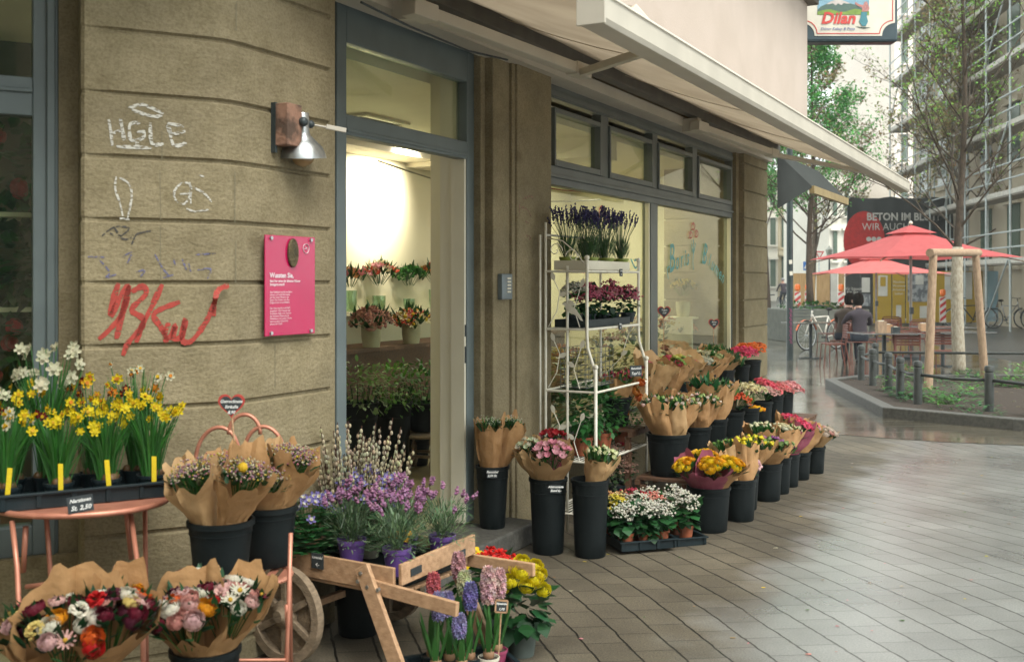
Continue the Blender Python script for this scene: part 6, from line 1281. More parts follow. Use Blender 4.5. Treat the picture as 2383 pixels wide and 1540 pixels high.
bucket('flower_bucket', 'small empty black bucket on the floor under the stool', 'bucket', RP(975, -1.5, .15), .07, .09, .22, 'black flower buckets')
# things behind the big window
c = FW.pt(4.95, -.6, 0); t = thing('display_shelf', 'pale shelf unit behind the right window pane', 'shelf', c); mb = MB()
for z_ in (.75, 1.22): wbox(mb, 4.47, 5.5, -.8, -.47, z_-.02, z_)
for s_ in (4.49, 5.48): wbox(mb, s_-.02, s_+.02, -.79, -.48, .15, 1.22-.021)
mb.build('rack', M['white'], t, c)
for i, (s_, z_, kind, cols, R_, fs, lb) in enumerate(((4.60, 1.22, 'puff', [(.45, .35, .05), (.5, .4, .1)], .20, .05, 'yellow mimosa behind the window mullion'), (4.95, 1.22, 'puff', [(.55, .14, .08), (.5, .1, .06)], .22, .06, 'orange red flowers on the shelf behind the lettering'), (5.32, 1.22, 'puff', [(.40, .10, .06)], .20, .06, 'rust red flowers at the far end behind the window'), (4.62, .75, 'puff', [(.55, .18, .05)], .22, .06, 'orange flowers low behind the right window pane'), (5.15, .75, 'puff', [(.5, .42, .2), (.45, .1, .08)], .22, .06, 'cream and red flowers low behind the right window pane'))):
    p = FW.pt(s_, -.62, z_+.001); vase('pale vase with '+lb, p, .08, .16, cream); vb(lb, p, .08, .2, p+V((0, 0, .34)), R_*.8, kind, cols, 24, fs*.8, (14, .10, .12, (.04, .09, .03)))
for i, (s_, lb) in enumerate(((.9, 'leafy plant on the sill behind the left window pane'), (1.7, 'second leafy plant on the sill near the mullion'), (2.6, 'flowering plant on the sill behind the mullion'), (3.3, 'flowering plant on the sill behind the left half of the right pane'), (4.0, 'tall flowering plant on the sill in the middle of the right pane'))):
    p = FW.pt(s_, -.68, .45); leafy(lb, 'sill_plant', 'potted plant', p, .09, .14, cream, .19, .40+.08*i, 170, .07, (.06, .12, .04), 'cluster', [(.5, .18, .08), (.5, .4, .1)], 18, .04)
c = FW.pt(1.7, -.7, .45); t = thing('window_bench', 'low bench behind the shop window carrying plants', 'bench', FW.pt(1.7, -.7, .15)); mb = MB(); wbox(mb, .3, 4.4, -1.0, -.48, .41, .45); wbox(mb, .35, .4, -.95, -.5, .15, .409); wbox(mb, 4.3, 4.35, -.95, -.5, .15, .409); mb.build('board', M['oldwood'], t, V(t.location))
for zz_, oo, cc in ((2.52, -.9, (.35, .03, .02)), (2.44, -1.2, (.3, .28, .2))):
    p = FW.pt(.2, oo, zz_); t = thing('hanging_cord', 'thin red cord strung under the ceiling behind the fanlights' if cc[0] > .34 else 'thin pale cord strung under the ceiling behind the fanlights', 'cord', p); mb = MB(); mb.tube([FW.pt(-.3+.4*i, oo, zz_-.12*math.sin(math.pi*i/10)) for i in range(11)], .006, 5); mb.build('cord', mat('cord_%d' % int(cc[0]*100), cc), t, p)
# air vent in the ceiling
p = RP(845, -1.7, 2.83); t = thing('ceiling_vent', 'square slatted air vent in the shop ceiling', 'air vent', p); mb = MB()
for k in range(6): wbox(mb, FW.s_at(845, -1.7)-.25, FW.s_at(845, -1.7)+.25, -1.9+.07*k, -1.87+.07*k, 2.815, 2.828)
mb.build('grille', M['dark'], t, p); mb = MB(); s_ = FW.s_at(845, -1.7)
for a_0, a_1, o_0, o_1 in ((s_-.29, s_+.29, -1.95, -1.91), (s_-.29, s_+.29, -1.5, -1.46), (s_-.29, s_-.25, -1.91, -1.5), (s_+.25, s_+.29, -1.91, -1.5)): wbox(mb, a_0, a_1, o_0, o_1, 2.81, 2.829)
mb.build('frame', M['white'], t, p)
# plants and goods in the side window, left
for i, (px, py, cl, rr, lb) in enumerate(((30, 400, (.02, .10, .03), .22, 'dark leafy plant high in the left side window'), (40, 620, (.03, .09, .03), .2, 'green plant at eye level in the left side window'), (25, 790, (.03, .07, .03), .22, 'bushy plant low in the left side window'))):
    a, z_ = LW.hit(px, py, -.7); p = LW.pt(a, -.7, z_); t = thing('window_plant', lb, 'plant', p, 'plants in the side window'); g = MB(); leafball(g, p, (rr, rr, rr*.9), 200, .07, cl, W=.4)
    if i != 1:
        for k in range(7): q = p+V((random.uniform(-rr, rr)*.8, -rr*.7, random.uniform(-rr, rr)*.8)); rose(g, q, CF, .035, (.5, .04, .05))
    g.build('foliage', M['leaf'], t, p)
    a, z_ = LW.hit(px, py, -.9); c = LW.pt(a, -.8, z_-rr*.95); t = thing('window_shelf', ['upper', 'middle', 'lower'][i]+' glass shelf in the left side window', 'shelf', c, 'shelves in the side window'); mb = MB(); mb.box(c, (1.0, .35, .02), LW.ang()); mb.build('board', M['white'], t, c)
# ================================================================ hanging sign box
SY = 12.87
def SX(px): return (px-CX)/F*SY
def SZ(py): return EYE+(HY-py)/F*SY
x0, x1, z0, z1 = SX(1858), SX(2091), SZ(97), SZ(-150)
B0 = V(((x0+x1)/2, SY+.12, (z0+z1)/2)); t = thing('shop_sign', 'projecting box sign with a mountain picture and red italic lettering above the street', 'sign', B0)
mb = MB(); mb.box(B0, (x1-x0, .22, z1-z0)); mb.build('sign_box', mat('petrol_frame', (.025, .05, .06), (.02, .04, .05), rough=.4), t, B0, bevel=.03)
xi0, xi1, zi0 = SX(1866), SX(2083), SZ(84); cr = .155; zi1 = z1-.06
def notch(i0, i1, j0, j1, c, n=8):
    pts = []
    for cx_, cz_, a0 in ((i1, j0, 180), (i1, j1, 270), (i0, j1, 0), (i0, j0, 90)):
        seg = [(cx_+c*math.cos(R(a0-90*k/n)), cz_+c*math.sin(R(a0-90*k/n))) for k in range(n+1)]; pts += seg
    return pts
MS = Matrix(((1, 0, 0), (0, 0, -1), (0, 1, 0)))
def flat(nm, pts, m, y, par=None): mb = MB(); mb.poly(pts, .004, MS, (0, y, 0)); return mb.build(nm, m, par or t, B0)
face = mat('sign_white', (.66, .62, .52), rough=.3, scale=2)
flat('sign_face', notch(xi0, xi1, zi0, zi1, cr), face, SY+.008)
redl = mat('sign_red', (.58, .05, .04), rough=.4)
pts = notch(xi0+.028, xi1-.028, zi0+.028, zi1-.028, cr); mb = MB()
for i in range(len(pts)): a, b = pts[i], pts[(i+1) % len(pts)]; mb.bar((a[0], SY-.0, a[1]), (b[0], SY-.0, b[1]), .010, .002, up=(0, 1, 0))
mb.build('border_line', redl, t, B0)
def hill(pts, m, y, nm): flat(nm, [(SX(a), SZ(b)) for a, b in pts], m, y)
def q3(l): return [(1769.6+x*.1702, y*.1702) for x, y in l]
hill(q3([(780, 130), (1485, 130), (1485, -120), (1380, -260), (900, -260), (780, -100)]), mat('sky_print', (.20, .36, .46), rough=.5), SY+.004, 'painted_sky')
hill(q3([(780, 140), (830, 90), (900, 60), (970, 20), (1060, -10), (1130, 10), (1200, 40), (1290, 70), (1390, 120), (1480, 150), (1485, 190), (780, 190)]), mat('mountain_print', (.05, .10, .085), (.07, .12, .09), rough=.5, scale=40), SY+.0035, 'painted_mountain')
hill(q3([(900, 62), (970, 20), (1060, -10), (1130, 10), (1230, 52), (1180, 56), (1140, 44), (1110, 75), (1060, 50), (1030, 80), (990, 48), (950, 62)]), mat('snow_print', (.50, .45, .42), rough=.5), SY+.003, 'painted_snow')
hill(q3([(780, 205), (780, 165), (860, 140), (960, 130), (1080, 165), (1150, 165), (1290, 125), (1400, 140), (1485, 165), (1485, 210), (1360, 205)]), mat('meadow_print', (.18, .28, .04), (.12, .20, .03), rough=.5, scale=30), SY+.0025, 'painted_meadow')
mb = MB(); text_mb(mb, 'Dilan', .19, (SX(1950), SY-.0045, SZ(44)), (1, 0, 0), (0, 0, 1), shear=.25, bold=.006, sx=1.02); mb.build('lettering', redl, t, B0)
mb = MB(); text_mb(mb, 'Döner Kebap & Pizza', .047, (SX(1949), SY-.0045, SZ(68)), (1, 0, 0), (0, 0, 1), shear=.3, bold=.0004); mb.build('lettering', mat('sign_blue', (.08, .10, .28), rough=.4), t, B0)
hill(q3([(1375, 170), (1460, 170), (1452, 230), (1470, 300), (1440, 360), (1390, 360), (1350, 300), (1372, 230)]), mat('teal_print', (.05, .22, .26), rough=.5), SY-.001, 'painted_skirt')
hill(q3([(1385, 165), (1470, 160), (1490, 120), (1470, 60), (1450, 25), (1425, 30), (1405, 75), (1340, 60), (1300, 30), (1290, 60), (1345, 95), (1390, 110)]), mat('rose_print', (.45, .20, .16), (.3, .12, .12), rough=.5, scale=60), SY-.0006, 'painted_figure')
hill(q3([(1310, 365), (1395, 375), (1500, 380), (1420, 395), (1350, 380)]), mat('shadow_print', (.03, .07, .05), rough=.5), SY+.0013, 'painted_ground')
mb = MB(); mb.bar((x0+.1, SY+.12, z0+.3), (x0-.55, SY-.2, z0+.3), .05, .05); mb.build('bracket', M['dark'], t, B0)
# ================================================================ street post
p = gnd(1838, 838); t = thing('steel_post', 'dark painted steel post with a pink scrawl, on the wet paving past the pillar', 'post', p)
mb = MB(); mb.lathe([(.068, 0), (.066, 1.5), (.060, 4.3), (1e-4, 4.32)], p, 20); mb.build('pole', mat('dark_post', (.03, .045, .045), (.02, .03, .03), rough=.4, scale=6), t, p, smooth=True, angle=40)
mb = MB(); random.seed(5)
for i in range(8): z_ = 1.05-.09*i; mb.tube([p+V((-.028, -.064, z_)), p+V((.02, -.067, z_-.03)), p+V((-.012, -.068, z_-.055)), p+V((.03, -.062, z_-.07))], .0055, 4)
mb.build('scrawl', mat('pink_scrawl', (.50, .06, .22), rough=.6), t, p)
mb = MB(); 
for z_, dx in ((1.95, 0), (1.72, .01)): mb.add([p+V((-.03+dx, -.0668, z_)), p+V((.035+dx, -.0668, z_+.01)), p+V((.03+dx, -.0668, z_+.09)), p+V((-.035+dx, -.0668, z_+.085))], [(0, 1, 2, 3)])
mb.build('sticker', face, t, p)
# ================================================================ planting bed
kt = .13; eo = [gnd(1920, 881, kt), gnd(2054, 947, kt), gnd(2357, 974, kt), gnd(2900, 1012, kt), gnd(2900, 868, kt), gnd(1995, 872, kt)]
def inset(P, d):
    n = len(P); out = []
    for i in range(n):
        a, b, c = V(P[i-1][:2]), V(P[i][:2]), V(P[(i+1) % n][:2]); d1 = (b-a).normalized(); d2 = (c-b).normalized(); n1 = V((-d1.y, d1.x)); n2 = V((-d2.y, d2.x)); m_ = (n1+n2); m_ = m_/max(.3, m_.dot(n1)); q = b+m_*d; out.append(V((q.x, q.y, P[i][2])))
    return out
ei = inset(eo, .16)
mb = MB(); n = len(eo); vs = [V((p.x, p.y, 0)) for p in eo]+list(eo)+list(ei)+[V((p.x, p.y, 0)) for p in ei]
mb.add(vs, [(i, (i+1) % n, n+(i+1) % n, n+i) for i in range(n)]+[(n+i, n+(i+1) % n, 2*n+(i+1) % n, 2*n+i) for i in range(n)]+[(2*n+i, 2*n+(i+1) % n, 3*n+(i+1) % n, 3*n+i) for i in range(n)])
c = (eo[0]+eo[2])/2; c.z = 0; o = mb.build('bed_kerb', M['kerb'], None, c, bevel=.012); tag(o, 'dark granite kerb round the planting bed', 'kerb')
mb = MB(); ns_ = 16; P = [V((p.x, p.y, .10)) for p in ei]; mb.add(P, [tuple(range(n))]); o = mb.build('bed_soil', M['soil']); tag(o, kind='structure')
def inbed(x, y, P=ei):
    r = False; j = len(P)-1
    for i in range(len(P)):
        if (P[i].y > y) != (P[j].y > y) and x < (P[j].x-P[i].x)*(y-P[i].y)/(P[j].y-P[i].y)+P[i].x: r = not r
        j = i
    return r
mb = MB(); random.seed(21); cl = []
while len(cl) < 46:
    x = random.uniform(5, 13.5); y = random.uniform(11.5, 17)
    if inbed(x, y) and noise.noise(V((x*.8, y*.8, 3))) > -.12: cl.append((x, y))
for x, y in cl:
    hgt = random.uniform(.08, .26); rr = random.uniform(.14, .3); cc = random.choice([(.10, .26, .05), (.05, .20, .03), (.16, .30, .08), (.05, .15, .05)])
    for k in range(90):
        a = random.uniform(0, 6.283); q = V((x+rr*random.random()**.5*math.cos(a), y+rr*random.random()**.5*math.sin(a), .10+hgt*random.random()))
        if inbed(q.x, q.y): leaf(mb, q, V((math.cos(a), math.sin(a), random.uniform(.2, 1.2))), random.uniform(.05, .10), .018, rgb(cc, .35), bend=.7, seg=2)
o = mb.build('ground_cover', M['leaf']); tag(o, kind='stuff')
mb = MB()
for k in range(700):
    x = random.uniform(5, 13.5); y = random.uniform(11.5, 17)
    if inbed(x, y): s_ = random.uniform(.008, .03); mb.ball((x, y, .10), s_, rgb((.12, .09, .06), .5), 5, 4, sc=(1, 1, .5))
o = mb.build('soil_clods', M['leaf']); tag(o, kind='stuff')
# bollard fence
bp_ = [(2004, 884), (2031, 897), (2068, 910), (2095, 927), (2136, 940), (2302, 957), (2560, 985)]
bps = [gnd(a, b, .10) for a, b in bp_]; t = thing('bollard_fence', 'low fence of dark bollards joined by tube rails around the planting bed', 'fence', bps[3])
BM = mat('grey_bollard', (.045, .05, .045), (.03, .034, .031), rough=.55, scale=14, bump=.2)
def boll(p): mb = MB(); mb.lathe([(.052, 0), (.050, .44), (.044, .445), (.044, .46), (.053, .465), (.055, .50), (.045, .525), (1e-4, .535)], p, 16); mb.build('bollard', BM, t, bps[3], smooth=True, angle=30)
for p in bps: boll(p)
for a, b in zip(bps, bps[1:]):
    mb = MB(); d = (b-a).normalized(); mb.tube([a+d*.055+V((0, 0, .36)), (a+b)/2+V((0, 0, .345)), b-d*.055+V((0, 0, .36))], .020, 8); mb.build('rail', BM, t, bps[3], smooth=True)
q1, q2 = gnd(2068, 884, .1)+V((0, 1.2, 0)), V((10.6, 16.4, .1))
boll(V((q1.x, q1.y-.6, .1))); mb = MB(); mb.tube([bps[0]+V((.05, 0, .38)), V((q1.x-.05, q1.y-.6, .48))], .020, 8); mb.tube([V((q1.x+.05, q1.y-.6, .48)), q2+V((0, 0, .38)), q2+V((3, -.3, .38))], .02, 8); mb.build('rail', BM, t, bps[3], smooth=True)
# ================================================================ trees
def tree(name, label, base, H, r, lean, seed, leafn, lcol, lsize, nb=16, z0=.28, spread=.55, gen=3, trunk_m=None, wash=0, grp=None, upb=.9, len0=.42, droop=0, hook=None):
    random.seed(seed); t = thing(name, label, 'tree', base, grp); tk = MB(); tw = MB(); lf_ = MB(); base = V(base); tips = []
    ax = [base+V((lean[0]*f*H+.04*math.sin(f*9+seed)*H*.15, lean[1]*f*H, f*H)) for f in [i/12 for i in range(13)]]
    tk.tube(ax, [r*(1.15 if i == 0 else 1)*(1-.93*(i/12)**.9) for i in range(13)], 10)
    def grow(p, d, L, rr, g):
        n = 4; pts = [p]; q = p.copy(); dd = d.normalized()
        for i in range(n): dd = (dd+V((random.uniform(-.18, .18), random.uniform(-.18, .18), random.uniform(-.05, .14)-droop))).normalized(); q = q+dd*L/n; pts.append(q.copy())
        (tk if g == 0 else tw).tube(pts, [rr*(1-.75*i/n) for i in range(n+1)], 5 if g < 2 else 3, cap=False)
        if g >= gen-1 or g >= 1:
            for i in range(1, n+1): tips.append((pts[i], dd, g))
        if g < gen:
            m_ = 5 if g == 0 else 4
            for k in range(m_):
                f = random.uniform(.25, 1); i = min(n-1, int(f*n)); b0 = pts[i].lerp(pts[i+1], f*n-i); sdv = V((random.uniform(-1, 1), random.uniform(-1, 1), random.uniform(-.35, .7)))
                grow(b0, dd*.75+sdv*.75, L*random.uniform(.42, .62), rr*.45, g+1)
    for k in range(nb):
        f = z0+(.97-z0)*(k+random.random()*.6)/nb; i = min(11, int(f*12)); b0 = ax[i].lerp(ax[i+1], f*12-i); a = k*2.39996+seed
        grow(b0, V((math.cos(a), math.sin(a), upb*random.uniform(.6, 1.3)))*1, H*len0*(1.12-f)*random.uniform(.75, 1.15)*spread*1.6, r*.30*(1.15-f), 0)
    for k in range(leafn):
        p, d, g = random.choice(tips); c = rgb(random.choice(lcol), .35); q = p+V((random.gauss(0, 1), random.gauss(0, 1), random.gauss(0, 1)))*lsize*.8
        for _ in range(3): leaf(lf_, q, V((random.uniform(-1, 1), random.uniform(-1, 1), random.uniform(-.6, .5))), lsize*random.uniform(.6, 1.2), lsize*.3, c, seg=2)
    tm = trunk_m or M['bark']; tk.build('trunk', tm, t, base, smooth=True); tw.build('twigs', M['bark'], t, base); lf_.build('crown', M['treeleaf'], t, base); return t
tb = gnd(2232, 873, .1)
tree('street_tree', 'slender young tree tied between round stakes in the planting bed', tb, 8.2, .085, (.010, .0), 3, 2600, [(.34, .56, .14), (.28, .50, .12)], .045, nb=24, z0=.24, spread=.5, upb=1.25, len0=.40)
mb = MB(); mb.tube([tb+V((.010*8.2*f+.04*math.sin(f*9+3)*8.2*.15, 0, 8.2*f)) for f in [i/48 for i in range(13)]], [.085*(1.24-.9*(i/48)**.9) for i in range(13)], 14); WT = [o for o in COL.objects if o.name == 'street_tree'][0]; mb.build('whitewashed_bark', M['palebark'], WT, tb, smooth=True)
st = [gnd(2160, 905, .1), gnd(2292, 884, .1)]; tops = [at(2172, 590, st[0].y+.15), at(2270, 590, st[1].y-.1)]; t = thing('tree_stakes', 'round timber stakes with a cross beam holding the young tree', 'tree stakes', st[0])
for a, b in zip(st, tops): mb = MB(); mb.tube([a, b], [.062, .055], 14); mb.build('stake', M['stake'], t, st[0], smooth=True, angle=40)
mb = MB(); d = (tops[1]-tops[0]).normalized(); mb.tube([tops[0]-d*.12+V((0, -.0, .01)), tops[1]+d*.12+V((0, 0, .01))], .060, 14); mb.build('cross_beam', M['stake'], t, st[0], smooth=True, angle=40)
# ================================================================ concrete planter and the leafy tree in it
pc = V((8.3, 29.3, 0)); t = thing('concrete_planter', 'big square grey concrete planter behind the steel post', 'planter', pc); mb = MB(); ang = .10
mb.box(pc+V((0, 0, .43)), (2.3, 1.6, .86), ang); mb.build('box', M['sconcrete'], t, pc, bevel=.02)
mb = MB(); leafball(mb, pc+V((0, 0, .95)), (1.1, .7, .07), 420, .09, GREEN, inner=0); mb.build('foliage', M['leaf'], t, pc)
tree('street_tree', 'fresh green tree growing out of the concrete planter', V((8.15, 29.4, .84)), 7.6, .10, (.012, 0), 9, 5600, [(.14, .44, .13), (.20, .50, .14), (.10, .36, .10)], .085, nb=24, z0=.22, spread=.52, upb=.75, len0=.42)
tree('street_tree', 'fresh green tree behind the awning tip, beyond the planter', V((9.0, 38, 0)), 10.5, .11, (.0, 0), 14, 4000, [(.2, .46, .15), (.26, .5, .16)], .11, nb=20, z0=.3, spread=.5, upb=.7)
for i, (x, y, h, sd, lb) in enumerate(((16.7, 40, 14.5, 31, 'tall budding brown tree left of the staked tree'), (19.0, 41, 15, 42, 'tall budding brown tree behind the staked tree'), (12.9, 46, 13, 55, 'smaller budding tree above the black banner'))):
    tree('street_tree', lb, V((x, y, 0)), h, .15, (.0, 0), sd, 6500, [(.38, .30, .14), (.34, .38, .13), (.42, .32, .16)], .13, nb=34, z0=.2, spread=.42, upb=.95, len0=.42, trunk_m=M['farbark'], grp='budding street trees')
# ================================================================ parasols
def parasol(lab, c, zr, za, rad, rot, m, pole_r=.03, base=True):
    t = thing('parasol', lab, 'parasol', c, 'red parasols over the café tables'); c = V(c); mb = MB(); n = 8; vs = []; fs_ = []
    cor = [V((c.x+rad*math.cos(R(rot+90*k)), c.y+rad*math.sin(R(rot+90*k)), zr)) for k in range(4)]; apex = V((c.x, c.y, za)); segs = 8
    for k in range(4):
        a, b = cor[k], cor[(k+1) % 4]; st_ = len(vs)
        for j in range(segs+1):
            f = j/segs
            for i in range(segs+1):
                g = i/segs; e = a.lerp(b, g); q = apex.lerp(e, f); q.z -= .10*math.sin(math.pi*f)*.6-.06*math.sin(math.pi*g)*f*(1 if f < 1 else .6); vs.append(q)
        fs_ += [(st_+j*(segs+1)+i, st_+(j+1)*(segs+1)+i, st_+(j+1)*(segs+1)+i+1, st_+j*(segs+1)+i+1) for j in range(segs) for i in range(segs)]
    mb.add(vs, fs_); mb.build('canopy', m, t, c, smooth=False)
    mb = MB()
    cap = [apex+V((0, 0, .05))]+[apex.lerp(q, .24)+V((0, 0, .03)) for q in cor]; mb.add(cap, [(0, 1, 2), (0, 2, 3), (0, 3, 4), (0, 4, 1)]); mb.build('top_cap', m, t, c)
    mb = MB(); mb.tube([c, V((c.x, c.y, za+.02))], pole_r, 12); mb.build('pole', mat('pole_grey', (.26, .25, .22), rough=.4, metal=.4), t, c, smooth=True, angle=40)
    mb = MB(); mb.ball(apex+V((0, 0, .09)), .04, n=10); mb.build('finial', M['white'], t, c)
    for q in cor: mb = MB(); mb.bar(apex-V((0, 0, .22)), q-V((0, 0, .08)), .02, .02); mb.build('rib', M['oldwood'], t, c)
    mb = MB(); mb.lathe([(.34, 0), (.34, .06), (.06, .09), (.05, .3)], c, 20); mb.build('foot', M['dark'], t, c)
    mb = MB(); mb.box(c+V((0, -.04, 1.0)), (.07, .07, .14)); mb.build('crank', M['dark'], t, c)
parasol('large red parasol over the café tables', (8.24, 22.2, 0), 2.07, 2.72, 2.15, 55, M['redcloth'])
M['pinkcloth'] = mat('pale_red_parasol_cloth', (.74, .20, .19), (.70, .18, .17), rough=.85, scale=6, trans=.4)
parasol('paler red parasol, lower and behind the large one', (10.0, 29.5, 0), 1.80, 2.30, 2.1, 48, M['pinkcloth'])
# ================================================================ café chairs and tables
def cafe_chair(lab, p, rz):
    t = thing('cafe_chair', lab, 'chair', (0, 0, 0), 'red brown slatted café chairs')
    for sx_ in (-1, 1):
        mb = MB(); mb.tube([(sx_*.20, -.20, 0), (sx_*.20, -.17, .43), (sx_*.19, .19, .44)], .011, 6); mb.build('leg', M['chair'], t)
        mb = MB(); mb.tube([(sx_*.20, .27, 0), (sx_*.20, .19, .44), (sx_*.21, .235, .60), (sx_*.20, .27, .80)], .011, 6); mb.build('leg', M['chair'], t)
    mb = MB()
    for k in range(8): mb.box((0, -.17+.05*k, .452), (.40, .036, .010))
    mb.build('seat', M['chair'], t)
    mb = MB(); pts = []
    for k in range(6):
        z_ = .56+.045*k; y_ = .222+.05*(z_-.6); n = 6; P = [((-.21+.42*i/n), y_+.035*(1-((i-3)/3)**2), z_) for i in range(n+1)]
        for a, b in zip(P, P[1:]): mb.bar(a, b, .010, .032)
    mb.build('backrest', M['chair'], t); mb = MB(); mb.tube([(-.2, .26, .54), (-.225, .25, .6), (-.225, .265, .78), (-.18, .29, .83), (0, .31, .835), (.18, .29, .83), (.225, .265, .78), (.225, .25, .6), (.2, .26, .54)], .010, 6); mb.build('back_frame', M['chair'], t)
    t.location = p; t.rotation_euler.z = rz; return t
ch0 = cafe_chair('café chair seen from the side, at the left end of the café', gnd(1938, 855), R(-95))
chs = [(gnd(2000, 850), R(0), 'café chair the man in the dark sweater sits on'), (gnd(1962, 846), R(-35), 'café chair of the person leaning to the left of the man'), (gnd(2122, 884), R(170-180+8), 'café chair with its back to the bollards, left of two beside the stake'), (gnd(2200, 880), R(-6), 'café chair with its back to the bollards, between the stake and the tree'), (gnd(2050, 842), R(190), 'café chair on the far side of the front table'), (gnd(1930, 823), R(-80), 'café chair standing further back beside the white bicycle'), (gnd(2118, 838), R(200), 'café chair on the far side of the table under the parasol pole'), (gnd(2090, 828), R(10), 'café chair furthest back in the middle of the café')]
for p, rz, lb in chs: copy_tree(ch0, loc=p, rz=rz, label=lb)
def cafe_table(lab, p, rz=0, w_=.85, d_=.7):
    t = thing('cafe_table', lab, 'table', (0, 0, 0), 'dark café tables'); mb = MB(); mb.box((0, 0, .74), (w_, d_, .022)); mb.build('tabletop', mat('dark_top', (.07, .072, .066), rough=.15, spec=.8) if 'dark_top' not in bpy.data.materials else bpy.data.materials['dark_top'], t, bevel=.004)
    mb = MB(); mb.tube([(0, 0, .02), (0, 0, .73)], .035, 10); mb.build('column', M['dark'], t); mb = MB(); mb.box((0, 0, .012), (.5, .07, .022)); mb.box((0, 0, .013), (.07, .5, .020)); mb.build('foot', M['dark'], t); t.location = p; t.rotation_euler.z = rz; return t
ct = cafe_table('dark café table nearest the bollards, with wooden boxes on it', V((6.2, 17.9, 0)), .1, 1.0)
copy_tree(ct, V((8.1, 20.2, 0)), .1, 'dark café table around the parasol pole'); copy_tree(ct, V((6.2, 22.3, 0)), .2, 'dark café table in front of the seated couple')
copy_tree(ct, V((7.6, 18.3, 0)), .1, 'dark café table behind the staked tree')
for px, Yc, wd, hh, m, lb in ((2050, 17.8, .14, .19, 'stake', 'tall wooden menu box on the front café table'), (2066, 18.0, .11, .13, 'wood', 'small wooden cutlery box on the front café table'), (2084, 17.7, .11, .10, 'dark', 'small black box on the front café table'), (2148, 18.4, .12, .13, 'wood', 'small wooden cutlery box on the table behind the stake')):
    p = at(px, 700, Yc); p.z = .752; t = thing('table_box', lb, 'box', p, 'boxes on the café tables'); mb = MB()
    for dx, dy, sx_, sy_ in ((-wd/2, 0, .008, wd), (wd/2, 0, .008, wd), (0, -wd/2, wd-.009, .008), (0, wd/2, wd-.009, .008)): mb.box(p+V((dx, dy, hh/2)), (sx_, sy_, hh))
    mb.box(p+V((0, 0, .004)), (wd-.01, wd-.01, .006)); mb.build('sides', M[m], t, p); mb = MB(); mb.box(p+V((0, 0, hh*.65)), (wd*.6, wd*.5, hh*.85)); mb.build('napkins', M['white'], t, p)
# ================================================================ people
def body(name, lab, loc, rz, joints, edges, radii, mats, cat='person', extra=None):
    me = bpy.data.meshes.new('body'); me.from_pydata(joints, edges, []); o = bpy.data.objects.new('body_tmp', me); COL.objects.link(o)
    sk = o.modifiers.new('s', 'SKIN'); sl = me.skin_vertices[0].data
    for i, r_ in enumerate(radii): sl[i].radius = (r_, r_) if not isinstance(r_, tuple) else r_
    sl[0].use_root = True; ss = o.modifiers.new('d', 'SUBSURF'); ss.levels = 2; ss.render_levels = 2
    dg = bpy.context.evaluated_depsgraph_get(); m2 = bpy.data.meshes.new_from_object(o.evaluated_get(dg)); bpy.data.objects.remove(o)
    m2.materials.clear()
    for m in mats: m2.materials.append(m)
    for p_ in m2.polygons: p_.use_smooth = True; p_.material_index = extra(p_.center) if extra else 0
    b = bpy.data.objects.new('body', m2); COL.objects.link(b); t = thing(name, lab, cat, loc, None, rz); b.parent = t; return t
SW = mat('dark_sweater', (.045, .035, .045), (.035, .028, .035), rough=.9, scale=30, bump=.3); JN = mat('dark_jeans', (.02, .028, .04), rough=.9, scale=40); SHO = mat('dark_shoes', (.02, .02, .02), rough=.5); BRJ = mat('brown_jacket', (.05, .033, .022), rough=.8, scale=30, bump=.3); HAIR = mat('dark_hair', (.006, .005, .004), (.010, .007, .005), rough=.95, spec=.1, scale=60, bump=.8, stretch=(1, 1, .3))
